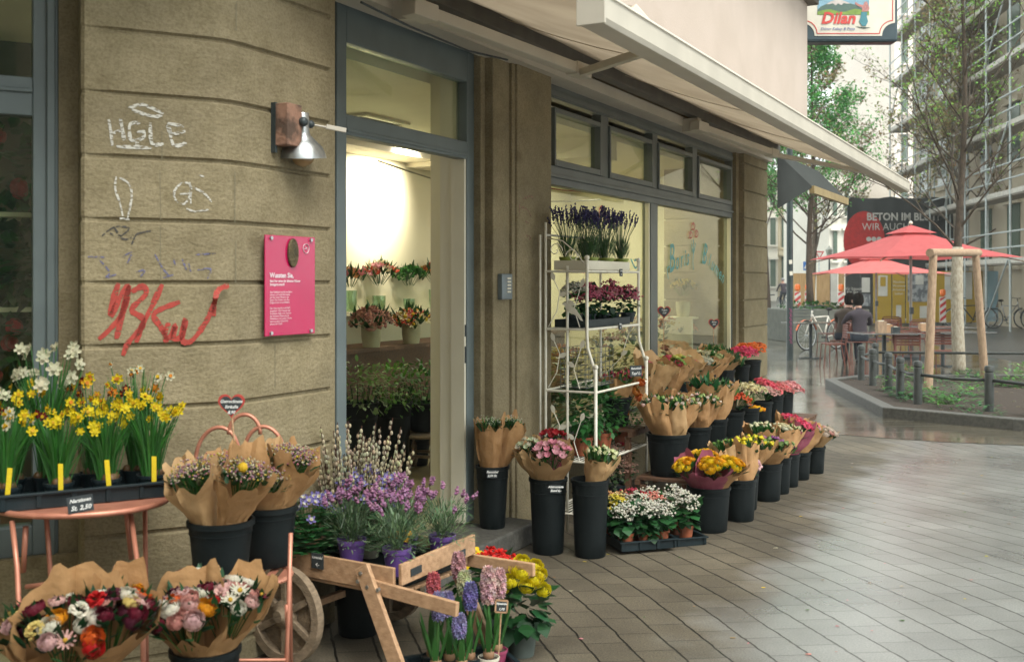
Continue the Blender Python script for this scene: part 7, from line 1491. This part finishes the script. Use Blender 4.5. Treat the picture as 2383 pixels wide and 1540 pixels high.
def sitter(name, lab, loc, rz, top, tilt=0, arms='table'):
    # facing +y, pelvis on the seat at .47
    hd = V((tilt, .10, 1.20)); J = [(0, 0, .52), (0, .0, .66), (tilt*.3, .02, .84), (tilt*.5, .03, .98), (tilt*.7, .05, 1.06), (tilt*.95, .08, 1.14), tuple(hd)]
    E = [(0, 1), (1, 2), (2, 3), (3, 4), (4, 5), (5, 6)]; Rr = [(.15, .12), (.145, .11), (.165, .115), (.15, .095), (.06, .06), (.055, .055), (.085, .10)]
    J.append((hd.x, hd.y+.01, hd.z+.08)); E.append((6, 7)); Rr.append((.078, .09))
    for s_ in (-1, 1):
        b = len(J); x_ = tilt*.5
        hand = (s_*.10+x_, .42, .80) if arms == 'table' else (s_*.06+tilt, .26, 1.06); elb = (s_*.27+x_, .18, .78) if arms == 'table' else (s_*.25+x_, .25, .80)
        J += [(s_*.19+x_, .03, .97), elb, hand, (hand[0]-s_*.01, hand[1]+.07, hand[2]+.01)]; Rr += [.062, .046, .032, .036]; E += [(3, b), (b, b+1), (b+1, b+2), (b+2, b+3)]
        h3 = len(J)-1
        for f in range(5):
            o_ = (f-1.8)*.018*s_; ln = (.055, .07, .075, .07, .055)[f]; c = len(J); P3 = J[h3]
            if f == 0: J.append((P3[0]-s_*.045, P3[1]+.0, P3[2]+.015)); J.append((P3[0]-s_*.06, P3[1]+.03, P3[2]+.01))
            else: J.append((P3[0]+o_, P3[1]+ln*.6, P3[2])); J.append((P3[0]+o_, P3[1]+ln, P3[2]-.018))
            Rr += [.010, .008]; E += [(h3, c), (c, c+1)]
        l = len(J); J += [(s_*.10, .02, .52), (s_*.13, .42, .52), (s_*.13, .44, .10), (s_*.13, .50, .045), (s_*.13, .60, .035)]; Rr += [.10, .07, .045, .045, .035]; E += [(0, l), (l, l+1), (l+1, l+2), (l+2, l+3), (l+3, l+4)]
    def mi(c):
        if c.z > 1.10 and abs(c.x-tilt) < .16: return 1
        if math.hypot(c.y-J[10][1], c.z-J[10][2]) < .06 or (c.y > .40 and c.z > .74) or (arms != 'table' and c.y > .24 and c.z > .98): return 1
        if c.z < .09: return 3
        return 2 if c.z < .60 else 0
    t = body(name, lab, loc, rz, J, E, Rr, [top, M['skin'], JN, SHO], extra=mi)
    mb = MB(); mb.lathe([(1e-4, .135), (.06, .12), (.095, .07), (.105, .0), (.098, -.06), (.07, -.11), (.03, -.12), (1e-4, -.10)], (hd.x, hd.y-.012, hd.z+.055), 18, sy=1.05); v2 = [(v[0], v[1]-(.0 if v[1] < hd.y else (v[1]-hd.y)*.55), v[2]) for v in mb.v]; mb.v = v2; mb.build('hair', HAIR, t, smooth=True)
    for s_ in (-1, 1): mb = MB(); mb.ball((hd.x+s_*.098, hd.y+.02, hd.z+.02), .026, n=8, sc=(1, .5, 1.2)); mb.build('ear', M['skin'], t, smooth=True)
    mb = MB(); mb.tube([(hd.x, hd.y+.09, hd.z+.05), (hd.x, hd.y+.125, hd.z+.0)], [.010, .018], 6); mb.build('nose', M['skin'], t, smooth=True); return t
p = V(gnd(2000, 850)); sitter('person', 'person in a dark sweater sitting with their back to the street at the café', p+V((0, -.02, 0)), 0, SW)
p = V(gnd(1962, 846)); sitter('person', 'person in a brown jacket leaning in with raised hands at the café table', p, R(-35), BRJ, tilt=.10, arms='up')
# cyclist riding away
def bike(name, lab, loc, rz, fm, basket=False, mudcol=None, grp='parked bicycles', lean=0):
    t = thing(name, lab, 'bicycle', (0, 0, 0), grp)
    for x_ in (-.52, .54):
        mb = MB(); ring = [(x_+.335*math.cos(6.283*i/28), 0, .345+.335*math.sin(6.283*i/28)) for i in range(29)]; mb.tube(ring, .017, 6, cap=False); wl = mb.build('wheel', M['tyre'], t, smooth=True)
        mb = MB(); ring = [(x_+.312*math.cos(6.283*i/28), 0, .345+.312*math.sin(6.283*i/28)) for i in range(29)]; mb.tube(ring, .010, 5, cap=False)
        mb.build('rim', M['steel'], wl)
        mb = MB()
        for k in range(16): a = 6.283*k/16; mb.tube([(x_, .02*(-1)**k, .345), (x_+.305*math.cos(a), 0, .345+.305*math.sin(a))], .0022, 3, cap=False)
        mb.tube([(x_, -.04, .345), (x_, .04, .345)], .018, 8); mb.build('spokes', M['steel'], wl)
    A, Bq, C_, D_, E_ = (-.52, 0, .345), (-.08, 0, .29), (-.22, 0, .78), (.34, 0, .82), (.54, 0, .345)
    mb = MB(); 
    for a, b, r_ in ((A, Bq, .012), (A, C_, .010), (Bq, C_, .018), (Bq, D_, .022), (C_, (.33, 0, .76), .018), ((.34, 0, .92), (.38, 0, .68), .020), ((.38, .04, .68), (.54, .05, .345), .012), ((.38, -.04, .68), (.54, -.05, .345), .012)): mb.tube([a, b], r_, 8)
    mb.build('frame', fm, t, smooth=True); mb = MB(); mb.tube([C_, (-.25, 0, .93)], .013, 8); mb.ball((-.26, 0, .95), .10, n=12, sc=(1, .6, .4)); mb.build('saddle', M['tyre'], t, smooth=True)
    mb = MB(); mb.tube([(.34, 0, .9), (.33, 0, 1.02)], .014, 8); mb.tube([(.22, -.29, 1.03), (.32, -.22, 1.04), (.35, 0, 1.02), (.32, .22, 1.04), (.22, .29, 1.03)], .012, 8); mb.build('handlebar', M['dark'], t, smooth=True)
    mb = MB(); mb.tube([(-.08, -.07, .29), (-.08, .07, .29)], .03, 8); mb.tube([(-.08, .08, .29), (.04, .08, .17)], .009, 6); mb.tube([(-.08, -.08, .29), (-.20, -.08, .41)], .009, 6); mb.box((.04, .12, .17), (.09, .08, .02)); mb.box((-.2, -.12, .41), (.09, .08, .02)); mb.build('crank', M['dark'], t)
    mb = MB(); mb.add([(-.52+.37*math.cos(R(a)), s_, .345+.37*math.sin(R(a))) for a in range(40, 181, 14) for s_ in (-.025, .025)], [(2*i, 2*i+1, 2*i+3, 2*i+2) for i in range(10)]); mb.add([(.54+.37*math.cos(R(a)), s_, .345+.37*math.sin(R(a))) for a in range(20, 161, 14) for s_ in (-.025, .025)], [(2*i, 2*i+1, 2*i+3, 2*i+2) for i in range(10)]); mb.build('mudguard', mudcol or M['dark'], t)
    if basket:
        mb = MB()
        for z_ in (.78, .86, .94, 1.0): mb.tube([(.48, -.17, z_), (.78, -.17, z_), (.78, .17, z_), (.48, .17, z_), (.48, -.17, z_)], .005, 4)
        for q in range(6): mb.tube([(.48+.06*q, -.17, .78), (.48+.06*q, -.17, 1.0)], .003, 3); mb.tube([(.48+.06*q, .17, .78), (.48+.06*q, .17, 1.0)], .003, 3); mb.tube([(.78, -.17+.068*q, .78), (.78, -.17+.068*q, 1.0)], .003, 3)
        mb.build('basket', M['dark'], t)
    t.location = loc; t.rotation_euler.z = rz; t.rotation_euler.x = lean; return t
wf = mat('white_bike_paint', (.62, .60, .52), rough=.3); of = mat('orange_paint', (.60, .11, .02), rough=.35); df = mat('black_bike_paint', (.02, .02, .022), rough=.3)
bike('bicycle', 'white city bicycle with front basket and orange guard, parked by the planter', V((7.3, 25.3, 0)), R(214), wf, True, of, lean=0)
bk1 = bike('bicycle', 'pale road bicycle leaning by the hoarding, left of the row', V((16.9, 36.6, 0)), R(5), mat('silver_bike', (.38, .38, .38), rough=.3, metal=.5))
for x_, y_, rz, lb in ((15.8, 37.0, 170, 'dark bicycle behind the whitewashed tree trunk'), (18.0, 36.4, 12, 'dark bicycle in the row at the right edge, nearest the pale one'), (18.8, 36.0, 168, 'dark bicycle at the right edge of the picture'), (19.4, 36.8, 8, 'dark bicycle last in the row, cut by the right edge')): bike('bicycle', lb, V((x_, y_, 0)), R(rz), df)
cyb = bike('bicycle', 'dark bicycle of the rider far down the street', V((15.6, 62, 0)), R(96), df, grp=None)
J = [(0, 0, .98), (0, .05, 1.15), (0, .12, 1.34), (0, .16, 1.46), (0, .19, 1.53), (0, .22, 1.62), (0, .23, 1.70)]; E = [(i, i+1) for i in range(6)]; Rr = [(.15, .12), (.14, .11), (.17, .11), (.14, .09), .055, (.085, .095), (.08, .09)]
for s_ in (-1, 1):
    b = len(J); J += [(s_*.19, .16, 1.43), (s_*.26, .30, 1.22), (s_*.26, .50, 1.08), (s_*.26, .57, 1.06)]; Rr += [.06, .045, .034, .036]; E += [(3, b), (b, b+1), (b+1, b+2), (b+2, b+3)]; h3 = b+3
    for f in range(5): c = len(J); dx = (f-2)*.018; J += [(s_*.26+dx, .61, 1.06), (s_*.26+dx, .63, 1.03)]; Rr += [.01, .008]; E += [(h3, c), (c, c+1)]
    l = len(J); kz = .72 if s_ > 0 else .58; fz2 = .36 if s_ > 0 else .14; J += [(s_*.10, .02, .95), (s_*.12, .36, kz), (s_*.12, .16, fz2+.05), (s_*.12, .20, fz2), (s_*.12, .30, fz2-.01)]; Rr += [.10, .07, .045, .045, .035]; E += [(0, l), (l, l+1), (l+1, l+2), (l+2, l+3), (l+3, l+4)]
cy = body('person', 'person in dark clothes cycling away far down the street', V((15.62, 61.75, 0)), 0, J, E, Rr, [SW, M['skin'], JN, SHO], extra=lambda c: 1 if c.z > 1.50 else (2 if c.z < 1.0 and abs(c.x) < .2 else 0))
mb = MB(); mb.lathe([(.10, 0), (.105, .05), (.08, .10), (1e-4, .13)], (0, .20, 1.68), 14); mb.build('helmet', mat('grey_helmet', (.3, .3, .3)), cy, smooth=True)
# ================================================================ barrier boards, hoarding, banner
def barrier(lab, px, py, Y, rz=0, dz=0):
    p = at(px, py, Y); p.z = dz; t = thing('barrier_board', lab, 'barrier', p, 'striped barrier boards with orange lamps'); mb = MB(); wd, z0, z1 = .21, .22, 1.08
    mb.box(p+V((0, 0, (z0+z1)/2)), (wd, .04, z1-z0), rz); bd = mb.build('board', mat('board_white', (.62, .60, .55), rough=.4) if 'board_white' not in bpy.data.materials else bpy.data.materials['board_white'], t, p, bevel=.008)
    rm = bpy.data.materials.get('board_red') or mat('board_red', (.52, .03, .03), rough=.4); mb = MB()
    for k in range(4):
        zb_ = z0+.02+k*.23; vs = [(-wd/2+.004, zb_), (wd/2-.004, zb_+.16), (wd/2-.004, min(z1-.005, zb_+.27)), (-wd/2+.004, min(z1-.005, zb_+.11))]; mb.poly(vs, .004, MS, p+V((0, -.0205, 0)))
    mb.build('stripes', rm, t, p); mb = MB(); mb.lathe([(.05, 1.09), (.05, 1.13), (.095, 1.15), (.10, 1.25), (.085, 1.32), (1e-4, 1.35)], p, 14, sy=.6); mb.build('warning_lamp', bpy.data.materials.get('orange_lens') or mat('orange_lens', (.80, .16, .01), rough=.25, coat=.5), t, p, smooth=True, angle=40)
    mb = MB(); mb.box(p+V((0, 0, .06)), (.8, .35, .12)); mb.box(p+V((0, 0, .15)), (.06, .04, .12)); mb.build('foot', M['tyre'], t, p, bevel=.02)
for px, Yb, lb in ((1856, 37, 'striped barrier board nearest the steel post'), (1880, 37.5, 'striped barrier board left of the planter tree trunk'), (1925, 41, 'striped barrier board right of the planter tree trunk, partly hidden'), (1957, 37, 'striped barrier board left of the seated couple'), (2194, 36, 'striped barrier board between the stake and the whitewashed trunk')): barrier(lb, px, 700, Yb, dz=0 if px > 2000 else .17)
HYD = 39.5
def panel(name, lab, x0, x1, y0, y1, Y, m, th=.05, cat='hoarding panel', grp='hoarding panels', parent=None):
    a, b = at(x0, y0, Y), at(x1, y1, Y); c = V(((a.x+b.x)/2, Y, 0)); zt5, zb5 = max(a.z, b.z), max(0.0, min(a.z, b.z)); mb = MB(); mb.box((c.x, Y+th/2, (zt5+zb5)/2), (b.x-a.x-.02, th, zt5-zb5))
    if parent: return mb.build(name, m, parent, V(parent.location))
    t = thing('hoarding_panel', lab, cat, c, grp); mb.build('sheet', m, t, c); return t
ye = mat('yellow_sheet', (.42, .27, .02), (.36, .23, .02), rough=.6, scale=2); bks = mat('black_sheet', (.035, .035, .033), rough=.6); wdn = mat('raw_boards', (.46, .30, .14), (.34, .21, .09), rough=.8, scale=3, stretch=(8, 1, .6)); pos = mat('white_poster', (.60, .58, .52), rough=.7, scale=2); grs = mat('grey_photo_print', (.32, .33, .33), (.12, .13, .14), rough=.6, scale=6, lo=.45, hi=.55)
for a, b, m, lb in ((1846, 1898, wdn, 'raw timber hoarding left of the planter tree trunk'), (1900, 1932, wdn, 'raw timber hoarding right of the planter tree trunk'), (1933, 1950, pos, 'narrow pale hoarding panel between timber boards'), (1951, 1966, wdn, 'narrow raw timber hoarding beside the black panel')): panel('x', lb, a, b, 636, 754, HYD, m)
t = panel('x', 'black hoarding panel with faint white text behind the seated couple', 1967, 2001, 636, 756, HYD, bks)
mb = MB(); [text_mb(mb, s, .16, at(1984, 672+8*i, HYD-.01), (1, 0, 0), (0, 0, 1)) for i, s in enumerate(('Wir bauen', 'für Sie', 'hier neu', 'und um'))]; mb.build('lettering', pos, t, V(t.location))
t = panel('x', 'hoarding panel with two black and white photo posters', 2002, 2030, 636, 756, HYD, bks); panel('poster', '', 2005, 2025, 646, 680, HYD-.02, pos, .015, parent=t); panel('poster', '', 2006, 2026, 684, 712, HYD-.02, grs, .015, parent=t)
t = panel('x', 'yellow hoarding panel with one long white poster', 2032, 2075, 632, 752, HYD, ye); panel('poster', '', 2043, 2066, 641, 689, HYD-.02, pos, .015, parent=t); panel('poster_picture', '', 2048, 2062, 644, 666, HYD-.03, ye, .008, parent=t)
t = panel('x', 'yellow hoarding panel with rows of white text', 2077, 2107, 632, 752, HYD, ye)
mb = MB(); [text_mb(mb, s, .13, at(2092, 656+9*i, HYD-.01), (1, 0, 0), (0, 0, 1)) for i, s in enumerate(('Neubau', 'Wohnen', 'Arbeiten', 'Leben'))]; mb.build('lettering', pos, t, V(t.location)); panel('poster', '', 2085, 2098, 710, 738, HYD-.02, pos, .015, parent=t)
t = panel('x', 'yellow hoarding panel with a collage of photographs behind the parasol pole', 2109, 2164, 632, 752, HYD, ye); panel('poster', '', 2112, 2160, 636, 702, HYD-.02, grs, .015, parent=t); panel('poster', '', 2130, 2150, 640, 662, HYD-.04, pos, .008, parent=t); panel('poster', '', 2140, 2158, 712, 740, HYD-.02, pos, .015, parent=t)
t = panel('x', 'yellow hoarding panel with a large white poster behind the whitewashed trunk', 2166, 2288, 631, 750, HYD, ye); panel('poster', '', 2198, 2263, 633, 696, HYD-.02, pos, .015, parent=t); panel('poster_picture', '', 2212, 2228, 646, 670, HYD-.03, ye, .008, parent=t)
t = panel('x', 'hoarding banner with a picture of a building against blue sky at the right edge', 2293, 2380, 631, 748, HYD-.3, mat('blue_print', (.20, .36, .44), (.30, .42, .48), rough=.5, scale=1))
mb = MB(); mb.poly([(at(a, b, HYD).x, at(a, b, HYD).z) for a, b in ((2308, 715), (2316, 690), (2352, 662), (2380, 672), (2380, 715))], .01, MS, (0, HYD-.31, 0)); mb.build('printed_building', mat('print_brown', (.24, .19, .15), (.16, .12, .10), scale=5), t, V(t.location))
# banner
BY = 45.0; a, b = at(1976, 458, BY), at(2262, 648, BY); c = V(((a.x+b.x)/2, BY, 0)); t = thing('banner', 'huge black banner with a red balloon shape and white lettering above the parasols', 'banner', c); mb = MB(); n = 18; m_ = 8; vs = []
for i in range(n+1):
    for j in range(m_+1): x_ = a.x+(b.x-a.x)*i/n; z_ = b.z+(a.z-b.z)*j/m_; vs.append((x_, BY+.07*math.sin(i*1.9+j*.7)+.05*noise.noise(V((i*.6, j*1.1, 0))), z_-(.12*math.sin(math.pi*i/n*3)**2 if j == m_ else 0)))
mb.add(vs, [(i*(m_+1)+j, (i+1)*(m_+1)+j, (i+1)*(m_+1)+j+1, i*(m_+1)+j+1) for i in range(n) for j in range(m_)]); mb.build('cloth', mat('black_mesh', (.03, .035, .035), (.045, .05, .05), rough=.6, scale=1), t, c, smooth=True)
def bpnt(px, py, d): q = at(px, py, BY); q.y = BY-d; return q
mb = MB(); cc = bpnt(2008, 558, .16); mb.poly([((2008+48*math.cos(6.283*i/30)*(1 if i else 1)-CX)/F*BY, EYE+(HY-(560-68*math.sin(6.283*i/30)))/F*BY) for i in range(30)], .01, MS, (0, BY-.16, 0)); mb.build('red_shape', mat('banner_red', (.52, .02, .018), rough=.5), t, c)
wl_ = mat('banner_white', (.62, .60, .56), rough=.5); mb = MB(); text_mb(mb, 'BETON IM BLUT?', .44, bpnt(2098, 506, .20), (1, 0, 0), (0, 0, 1), bold=.012, sx=.92); text_mb(mb, 'WIR AUCH.', .42, bpnt(2060, 529, .20), (1, 0, 0), (0, 0, 1), sx=.95); mb.build('lettering', wl_, t, c)
mb = MB()
for k in range(3): mb.poly([(bpnt(2018+12*k, 557, 0).x+.10*math.cos(6.283*i/16), bpnt(0, 557, 0).z+.10*math.sin(6.283*i/16)) for i in range(16)], .01, MS, (0, BY-.19, 0))
mb.build('dots', wl_, t, c); mb = MB(); mb.box((c.x, BY+.25, a.z/2), (b.x-a.x, .12, a.z-.1)); mb.build('backing_frame', M['dark'], t, c)
# ================================================================ traffic signs, lantern, scooter
def sign(name, lab, px, py, Y, ph, shape, m1, m2, sz):
    p = at(px, py, Y); c = V((p.x, p.y, 0)); t = thing(name, lab, 'traffic sign', c); mb = MB(); mb.tube([c, V((p.x, p.y, p.z+sz*.5))], .035, 8); mb.build('pole', M['steel'], t, c)
    mb = MB(); mb.poly([(p.x+x*sz, p.z+z*sz) for x, z in shape], .02, MS, (0, Y-.06, 0)); mb.build('sign_plate', m1, t, c); mb = MB(); mb.poly([(p.x+x*sz*.62, p.z+z*sz*.62+(.04*sz if len(shape) == 3 else 0)) for x, z in (shape if len(shape) == 3 else [(-.7, -.6), (.7, -.6), (0, .8)])], .01, MS, (0, Y-.085, 0)); mb.build('sign_symbol', m2, t, c)
sign('yield_sign', 'small red and white yield sign left of the parasol tip', 1906, 594, 62, 3, [(-.5, .42), (0, -.45), (.5, .42)][::-1], bpy.data.materials['board_red'], bpy.data.materials['board_white'], .56)
sign('crossing_sign', 'blue pedestrian crossing sign beside the planter tree trunk', 1877, 619, 62, 3, [(-.5, -.6), (.5, -.6), (.5, .6), (-.5, .6)], mat('sign_blue_plate', (.02, .14, .42), rough=.4), bpy.data.materials['board_white'], .42)
p = at(1930, 590, 56); c = V((p.x, p.y, 0)); t = thing('street_lantern', 'old glass street lantern behind the left parasol tip', 'street lantern', c); mb = MB(); mb.tube([c, V((p.x, p.y, p.z-.25))], [.08, .045], 8); mb.build('pole', M['dark'], t, c); mb = MB(); mb.lathe([(.10, -.25), (.20, .2), (.06, .34), (1e-4, .42)], p, 6); mb.build('lantern_head', mat('lantern_glass', (.35, .36, .30), rough=.2), t, c)
p = gnd(1789, 751); t = thing('kick_scooter', 'pink red hire scooter standing just past the pillar edge', 'scooter', p); pm = mat('scooter_pink', (.55, .06, .10), rough=.4); mb = MB(); mb.tube([p+V((0, 0, .12)), p+V((0, .08, 1.05))], .045, 10); mb.build('stem', pm, t, p); mb = MB(); mb.tube([p+V((-.25, .08, 1.08)), p+V((.25, .08, 1.08))], .022, 8); mb.build('handlebar', M['dark'], t, p)
mb = MB(); mb.box(p+V((0, .5, .13)), (.16, .8, .05)); mb.build('deck', pm, t, p, bevel=.01)
for dy in (-.05, 1.0): mb = MB(); Mx = Matrix.Rotation(R(90), 3, 'Y'); mb.lathe([(1e-4, -.025), (.11, -.025), (.12, 0), (.11, .025), (1e-4, .025)], p+V((0, dy, .12)), 18, M=Mx); mb.build('wheel', M['tyre'], t, p)
# ================================================================ far buildings
def block(name, lab, x0, x1, Y, ztop, m, wins, wcol, depth=12, rows=(), cornice=None, rz=0, wfrac=.5, grp=None):
    a, b = (x0-CX)/F*Y, (x1-CX)/F*Y; c = V(((a+b)/2, Y+depth/2, 0)); t = thing(name, lab, 'building', c, grp); mb = MB(); mb.box((c.x, c.y, ztop/2), (b-a, depth, ztop)); mb.build('wall', m, t, c)
    for zz_, hh in rows:
        for k in range(wins):
            xw = a+(b-a)*(k+.5)/wins; ww = (b-a)/wins*wfrac; mb = MB(); mb.box((xw, Y+.0, zz_+hh/2), (ww, .3, hh)); wn = mb.build('window', wcol, t, c)
            mb = MB(); mb.box((xw, Y-.16, zz_-.08), (ww+.3, .25, .14)); mb.box((xw, Y-.16, zz_+hh+.09), (ww+.4, .25, .18)); mb.build('window_surround', m, wn, c)
    if cornice:
        mb = MB()
        for zz_, pr, hh in cornice: mb.box((c.x, Y-pr/2-.01, zz_), (b-a+.2, pr, hh))
        mb.build('cornice', m, t, c)
    return t
cr1 = mat('cream_stone', (.72, .64, .47), (.66, .58, .42), rough=.9, scale=.6); gr1 = mat('pale_grey_render', (.70, .67, .58), (.64, .61, .52), rough=.9, scale=.5); pk1 = mat('pale_pink_render', (.78, .70, .62), (.74, .66, .58), rough=.9, scale=.5); br1 = mat('brown_stone', (.46, .40, .30), (.38, .33, .24), rough=.9, scale=.7); wn1 = mat('dim_window_green', (.07, .11, .08), (.10, .14, .10), rough=.25, scale=1)
block('town_house', 'cream ornate town house at the end of the street', 1812, 1928, 95, 11.5, cr1, 5, wn1, 14, [(1.2, 2.6), (4.6, 2.6), (8.0, 2.4)], [(4.1, .5, .4), (7.5, .4, .3), (11.3, .9, .5)], wfrac=.42)
block('town_house', 'pale scaffolded house at the far left of the street end', 1740, 1810, 88, 10.5, gr1, 3, wn1, 14, [(1.2, 2.2), (4.6, 2.2), (7.8, 2)], [(10.4, .6, .3)])
block('town_house', 'plain grey rendered house behind the left parasol tip', 1929, 1984, 72, 9.5, gr1, 2, wn1, 12, [(3.0, 2.0), (6.0, 2.0)], [(9.4, .5, .3)], wfrac=.3)
block('tower_block', 'tall pale pink building face beyond the black banner', 2082, 2172, 74, 22.5, pk1, 2, wn1, 14, [(3+3.4*i, 1.9) for i in range(6)], wfrac=.28)
block('town_house', 'grey house low behind the black banner', 1985, 2100, 80, 8.2, gr1, 4, wn1, 12, [(4.8, 1.8)], [(8.1, .6, .3)])
# scaffolded building on the right side of the street
BP = Plane((19.4, 52), (-.13, -1)); L_ = 26; HB_ = 16.5; c = BP.pt(8, 0, 0); t = thing('scaffolded_building', 'tall brown stone building wrapped in scaffolding at the right', 'building', c)
mb = MB(); wbox(mb, 0, L_, -10, 0, 0, HB_, BP); mb.build('wall', br1, t, c)
for i in range(8):
    for j in range(4):
        s_ = 1.6+3.1*i; zz_ = 2.2+3.5*j; mb = MB(); wbox(mb, s_, s_+1.3, -.1, .03, zz_, zz_+2.1, BP); w_ = mb.build('window', wn1, t, c); mb = MB(); wbox(mb, s_-.2, s_+1.5, -.05, .14, zz_-.18, zz_-.002, BP); wbox(mb, s_-.2, s_+1.5, -.05, .16, zz_+2.102, zz_+2.3, BP); mb.build('window_surround', br1, w_, c)
t = thing('scaffold', 'galvanised scaffolding standing along the brown stone building', 'scaffold', BP.pt(8, 1, 0)); c = V(t.location); gal = mat('galvanised_tube', (.46, .51, .50), (.38, .42, .42), rough=.5, metal=.3)
for i in range(11):
    for oo in (.35, 1.15): mb = MB(); mb.tube([BP.pt(.4+2.5*i, oo, 0), BP.pt(.4+2.5*i, oo, 17.2)], .035, 6); mb.build('standard', gal, t, c)
for j in range(7):
    z_ = 2.2*(j+1); mb = MB(); wbox(mb, .3, 25.5, .38, 1.12, z_-.05, z_, BP); mb.build('deck', mat('deck_board', (.30, .27, .22), rough=.8) if 'deck_board' not in bpy.data.materials else bpy.data.materials['deck_board'], t, c)
    for hz in (.5, 1.0): mb = MB(); mb.tube([BP.pt(.4, 1.2, z_+hz), BP.pt(25.4, 1.2, z_+hz)], .03, 5); mb.build('guard_rail', gal, t, c)
    mb = MB(); wbox(mb, .3, 25.5, 1.125, 1.155, z_, z_+.16, BP); mb.build('toe_board', mat('toe_board_white', (.5, .48, .42), rough=.7) if 'toe_board_white' not in bpy.data.materials else bpy.data.materials['toe_board_white'], t, c)
for i in (0, 2, 4, 6, 8):
    for j in range(0, 6, 2): mb = MB(); mb.tube([BP.pt(.4+2.5*i, 1.22, 2.2*j+.1), BP.pt(.4+2.5*(i+1), 1.22, 2.2*(j+1)+.1)], .03, 5); mb.build('brace', gal, t, c)
# houses across the street behind the viewpoint: what the glass and the wet paving reflect
def across(lab, x, y, w_, d_, h_, m): c = V((x, y, 0)); t = thing('street_house', lab, 'building', c, 'houses across the street'); mb = MB(); mb.box((x, y, h_/2), (w_, d_, h_)); mb.build('wall', m, t, c); return t, c
t, c = across('brown house across the street behind the viewpoint, seen only as a reflection', -4, -19, 36, 8, 10, br1)
for i in range(9):
    for j in range(3): mb = MB(); mb.box((-20+4*i, -14.98, 2.6+3.6*j), (1.6, .1, 2.1)); mb.build('window', wn1, t, c)
# rain haze in the air of the whole street
mb = MB(); mb.box((0, 220, 13), (620, 580, 30)); hz = bpy.data.materials.new('rain_haze'); hz.use_nodes = True; N = hz.node_tree.nodes; N.remove(N['Principled BSDF']); pv = N.new('ShaderNodeVolumePrincipled')
pv.inputs['Color'].default_value = (.9, .93, .92, 1); pv.inputs['Density'].default_value = .0010; pv.inputs['Anisotropy'].default_value = .2; hz.node_tree.links.new(pv.outputs[0], N['Material Output'].inputs['Volume'])
o = mb.build('haze', hz); tag(o, kind='stuff')
